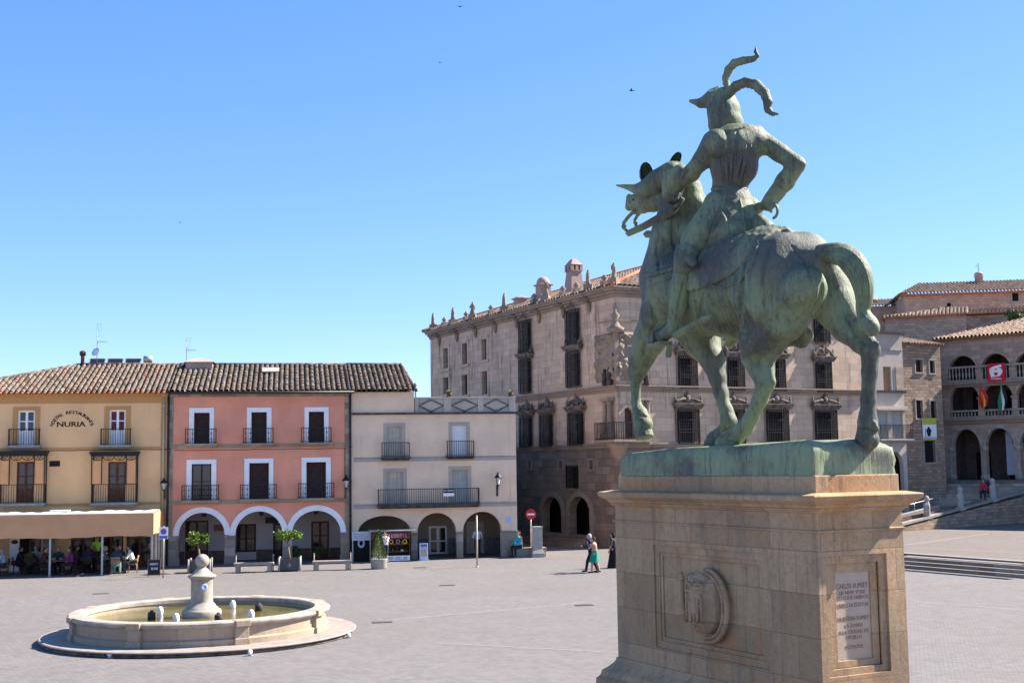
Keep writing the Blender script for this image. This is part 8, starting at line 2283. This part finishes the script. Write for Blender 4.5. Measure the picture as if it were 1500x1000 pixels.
pband((1325,798),(1450,781)); pband((1325,801),(1500,810), 0.22); pband((1325,813.5),(1500,826), 0.55)
RW = Frame(np.array([*ground(1318, 778, 0.6)[:2], 0.6]), 36.5)
zl = lambda px, py: RW.fx(px, py)
xw0, xw1 = -8.0, zl(1500, 765)[0]+12
rw = thing('ramp_wall', 'sloping rubble retaining wall with white stone coping beside the ramp', 'wall', RW, (0,0,0))
pL, pR = zl(1388, 752), zl(1500, 722)
sl2 = (pR[2]-pL[2])/(pR[0]-pL[0]); zat = lambda x: pL[2]+sl2*(x-pL[0])
q = MB(); q.prism([(xw0,0.0),(xw1,0.0),(xw1,min(zat(xw1),3.2)),(xw0,zat(xw0))], 0, 0.45); q.build('wall', m['rubble'], rw)
q = MB()
q.add([], []); xe = zl(1392, 745)[0]
def slopebox(q, x0, x1, y0, y1, dz0, dz1):
    q.add([(x0,y0,zat(x0)+dz0),(x1,y0,zat(x1)+dz0),(x1,y1,zat(x1)+dz0),(x0,y1,zat(x0)+dz0),(x0,y0,zat(x0)+dz1),(x1,y0,zat(x1)+dz1),(x1,y1,zat(x1)+dz1),(x0,y1,zat(x0)+dz1)],
          [(0,3,2,1),(4,5,6,7),(0,1,5,4),(1,2,6,5),(2,3,7,6),(3,0,4,7)])
slopebox(q, xw0, xe, -0.06, 0.5, 0.002, 0.14); slopebox(q, xw0, xe+0.3, 1.0, 1.4, 0.15, 0.45); slopebox(q, xe, xw1-2, -0.03, 0.48, 0.002, 0.10); q.build('coping', m['kerb'], rw)
q = MB(); h0 = 0.95
xa = zl(1322, 745)[0]; xb = zl(1400, 728)[0]
q.tube([(xa,1.2,zat(xa)+h0),(xb,1.2,zat(xb)+h0)], 0.03, 6)
for k in range(5):
    x = xa+(xb-xa)*k/4; q.tube([(x,1.2,zat(x)+0.4),(x,1.2,zat(x)+h0)], 0.025, 6)
q.build('handrail', m['steel'], rw)
for px, pyb, pyt, lab in ((1362,752,720,'weathered carved stone post nearest the pedestal on the ramp wall'),(1411,742,709,'weathered carved stone post in the middle of the ramp wall'),(1458,722,690,'weathered carved stone post at the top of the ramp wall')):
    p = zl(px, pyb); H = zl(px, pyt)[2]-p[2]; x = p[0]; zb_ = min(p[2], zat(x)+0.05)
    P = [('c', np.array((0,0,0.0)), np.array((0,0,H*0.55)), H*0.16, H*0.13, None), ('c', np.array((0,0,H*0.5)), np.array((0.02,0,H*0.72)), H*0.14, H*0.1, None), ('e', np.array((0.0,0,H*0.87)), (H*0.13,H*0.12,H*0.14), None, 0.05), ('c', np.array((-H*0.12,0,H*0.1)), np.array((-H*0.14,0,H*0.6)), H*0.06, H*0.08, None)]
    t = thing('stone_post', lab, 'post', RW, (x, 0.2, zb_), None, 'carved stone posts on the ramp wall')
    blob(P, 0.05, 0.08, 'post', m['concrete'], t); mb = MB(); mb.box(-H*0.2,H*0.2,-H*0.17,H*0.17,-0.1,H*0.06); o = mb.build('base', m['concrete'], t, off=(0,0,0))
# broad steps behind the wall up to the hall
q = MB()
UP = Frame(np.array([*at_depth(1400, 720, 92.0)[:2], 0]), -30)
q = MB(); q.box(-14, 16, 0.5, 60, 0.0, ZF); o = q.build('upper_terrace', m['platform'], None); o.location = Vector(UP.wld(0,1.6,0)); o.rotation_euler = (0,0,UP.a); tag(o, kind='structure')
us = thing('terrace_steps', 'broad dark stone steps rising to the arcaded hall', 'steps', UP, (0, 0, 0))
for k in range(7):
    q = MB(); q.box(-14, 3.6+0.3*k, -1.2+0.5*k, 2.15, ZF-0.23*(8-k)+0.002, ZF-0.23*(7-k)); q.build('step', m['pier'], us, bevel=0.01)
q = MB(); q.box(-14, 3.4, -1.9, 2.0, 0.0, ZF-0.23*8); q.build('landing', m['platform'], us)
p = at_depth(1441, 719, 91.2)
person('person in red sitting on the steps before the town hall', (p[0], p[1], p[2]-0.55), UP.a+PI, 'sit', (0.5,0.03,0.06), (0.03,0.03,0.05), (0.05,0.03,0.02), arms='lap', group='people on the town hall steps')
p = at_depth(1449, 715, 91.6)
person('person in navy sitting beside the one in red on the steps', (p[0], p[1], p[2]-0.55), UP.a+PI+0.3, 'sit', (0.03,0.03,0.12), (0.03,0.03,0.05), (0.05,0.03,0.02), arms='lap', group='people on the town hall steps')

# ------------------------------------------------------------------ buildings up the hill
HM_ = Frame(np.array([*at_depth(1416, 480, 110)[:2], 0]), -20)
hb = thing('hill_house', 'stone hillside house with low tiled hip roof just above the town hall', 'building', HM_, (0, 0, 0))
za = HM_.fx(1416, 459)[2]; xL = HM_.fx(1296, 468)[0]
q = MB(); q.box(xL, 0, 0, 9, 2, za); q.build('wall', m['hillstone'], hb)
q = MB(); q.box(0.003, 16, 0.0, 8.9, 2, za-0.2); q.build('wall', m['rubble'], hb)
zap = HM_.fx(1399, 450, 3.5)[2]; rz = zap-za
tile_roof('roof', m['tiles_far'], hb, (xL-0.3, -0.4, za+0.02), (1,0,0), (0,4.2,rz), -xL+0.5, math.hypot(4.2,rz), xl=lambda s: 1.35*s, pitch=0.32, row=0.5)
tile_roof('roof', m['tiles_far'], hb, (0.2, -0.4, za+0.02), (1,0,0), (0,4.2,rz-0.3), 16, math.hypot(4.2,rz-0.3), pitch=0.32, row=0.5)
q = MB(); q.box(xL-0.25, 16, -0.3, 9, za-0.12, za); q.build('eaves', m['eavetile'], hb)
HA = Frame(np.array([*at_depth(1325, 442, 128)[:2], 0]), -8)
ha = thing('hilltop_building', 'long stone hilltop building with tiled roof and a small domed chimney', 'building', HA, (10, 0, 0))
zA_ = HA.fx(1400, 427)[2]; zA0 = HA.fx(1327, 441)[2]; zA1 = HA.fx(1498, 416)[2]
xr_ = HA.fx(1500, 430)[0]+16
w1 = HA.rect(1482.5, 429, 1492, 441); w2 = HA.rect(1387, 443.5, 1393, 449)
zmean = (zA0+zA1)/2
q = MB(); q.panel(rect_poly(0, xr_, 4, zmean), [rect_poly(*w1), rect_poly(*w2)], 0, 0.5); q.build('wall', m['hillstone'], ha)
q = MB(); q.box(0, 0.4, 0.5, 12, 4, zmean); q.box(0.4, xr_, 0.9, 1.0, 4, zmean-0.4); q.build('wall', m['hillstone'], ha)
for r in (w1, w2):
    f = MB(); a, b, c, d = r; f.box(a-0.15,a,-0.04,0.02,c,d); f.box(b,b+0.15,-0.04,0.02,c,d); f.box(a-0.15,b+0.15,-0.05,0.02,d,d+0.15); f.box(a-0.15,b+0.15,-0.07,0.02,c-0.12,c); f = f.build('window', m['column'], ha)
    g_ = MB(); g_.box(a,b,0.2,0.24,c,d); g_.build('pane', m['dark'], f)
zrid = HA.fx(1420, 413, 6)[2]; rz = zrid-zmean
tile_roof('roof', m['tiles_far'], ha, (-0.5, -0.6, zmean+0.02), (1,0,0), (0,6.6,rz), xr_+1, math.hypot(6.6,rz), xl=lambda s: 0.45*s, pitch=0.34, row=0.5)
tile_roof('roof', m['tiles_far'], ha, (-0.5, 12.6, zmean+0.02), (0,-1,0), (3.2,0,rz), 13.2, math.hypot(3.2,rz), xl=lambda s: 6.6*s/math.hypot(3.2,rz), xr=lambda s: 13.2-6.6*s/math.hypot(3.2,rz), pitch=0.34, row=0.5)
q = MB(); q.box(-0.4, xr_, -0.5, 0.2, zmean-0.15, zmean); q.build('eaves', m['eavetile'], ha)
pc_ = HA.fx(1434, 412, 5.0); zt_ = HA.fx(1434, 398, 5.0)[2]; H = zt_-pc_[2]
q = MB(); q.lathe([(0.42,-0.8),(0.42,H*0.45),(0.52,H*0.48),(0.52,H*0.55),(0.4,H*0.57),(0.4,H*0.66),(0.48,H*0.68),(0.44,H*0.82),(0.28,H*0.95),(0.0,H)], (pc_[0],5.0,pc_[2]), 14); q.build('chimney', m['pinkplaster'], ha)
q = MB(); q.tube([(pc_[0],5.0,zt_),(pc_[0],5.0,zt_+0.9)], 0.03, 5); q.bar((pc_[0]-0.3,5,zt_+0.5),(pc_[0]+0.1,5,zt_+0.85),0.03); q.build('weather_vane', m['iron'], ha)
HB = Frame(np.array([*at_depth(1276, 448, 134)[:2], 0]), -4)
hc = thing('back_hill_building', 'lower stone building left of the hilltop building, flat tiled roof', 'building', HB, (2, 0, 0))
zb_ = HB.fx(1300, 448)[2]; x1_ = HB.fx(1330, 448)[0]
q = MB(); q.box(-7, x1_, 0, 10, 4, zb_); q.build('wall', m['hillstone'], hc)
zr_ = HB.fx(1320, 438.5, 4)[2]
tile_roof('roof', m['tiles_far'], hc, (-7, -0.4, zb_+0.02), (1,0,0), (0,4.4,zr_-zb_), x1_+7, math.hypot(4.4,zr_-zb_), xl=lambda s: 1.1*s, pitch=0.34, row=0.5)
# terrace wall and the bush behind the hall roof
p = at_depth(1484, 464, 106)
t = thing('roadside_bush', 'rounded green bush above the roofs at far right', 'bush', None, (p[0], p[1], p[2]-0.9), 0)
mb = MB(); mb.tube([(0,0,-1.0),(0,0,0.9)], [0.1,0.06], 7); mb.build('stem', m['bark'], t)
mb = MB(); foliage(mb, (0,0,1.0), 0.85, 900, 0.22, (1.15,1,0.7), 77); mb.build('crown', m['bush'], t)
q = MB(); q.box(-13, 30, 6, 60, 0, 15.0)
o = q.build('hillside', m['rubble'], None); o.location = Vector(HM_.wld(0, 4, 0)); o.rotation_euler = (0,0,HM_.a); tag(o, kind='structure')
# ------------------------------------------------------------------ swallows in the sky
for i, (px, py, Y, s_, lab) in enumerate([(674,10,70,0.20,'small dark swallow at the very top of the sky'),(645,92,90,0.16,'tiny dark swallow high above the palace roof'),(926,133,60,0.22,'small dark swallow left of the horned helmet'),(264,326,95,0.14,'tiny dark swallow above the pink house')]):
    p = at_depth(px, py, Y); t = thing('swallow', lab, 'bird', None, tuple(p), rad(40*i), 'swallows in the sky')
    P = [('c', np.array((0,-s_*0.5,0)), np.array((0,s_*0.35,0)), s_*0.06, s_*0.14, None), ('e', np.array((0,s_*0.5,0.02)), (s_*0.11,s_*0.12,s_*0.1), None, 0.02)]
    blob(P, s_*0.05, 0.02, 'body', m['black'], t)
    for sg in (-1, 1):
        mb = MB(); mb.add([(0,s_*0.3,0.01),(sg*s_*0.5,s_*0.35,s_*0.22),(sg*s_*1.0,-s_*0.15,s_*0.32),(sg*s_*0.45,s_*0.05,s_*0.2),(0,-s_*0.1,0.01),(0,s_*0.3,-0.015),(sg*s_*0.5,s_*0.35,s_*0.19),(sg*s_*0.45,s_*0.05,s_*0.17),(0,-s_*0.1,-0.015)], [(0,1,3,4),(1,2,3),(8,7,6,5),(6,2,1),(7,3,2),(7,2,6)]); mb.build('wing', m['black'], t)
        mb = MB(); mb.add([(0,-s_*0.45,0),(sg*s_*0.03,-s_*0.5,0.004),(sg*s_*0.16,-s_*0.95,0),(0,-s_*0.6,0.004)], [(0,1,2,3)]); mb.build('tail_feather', m['black'], t)
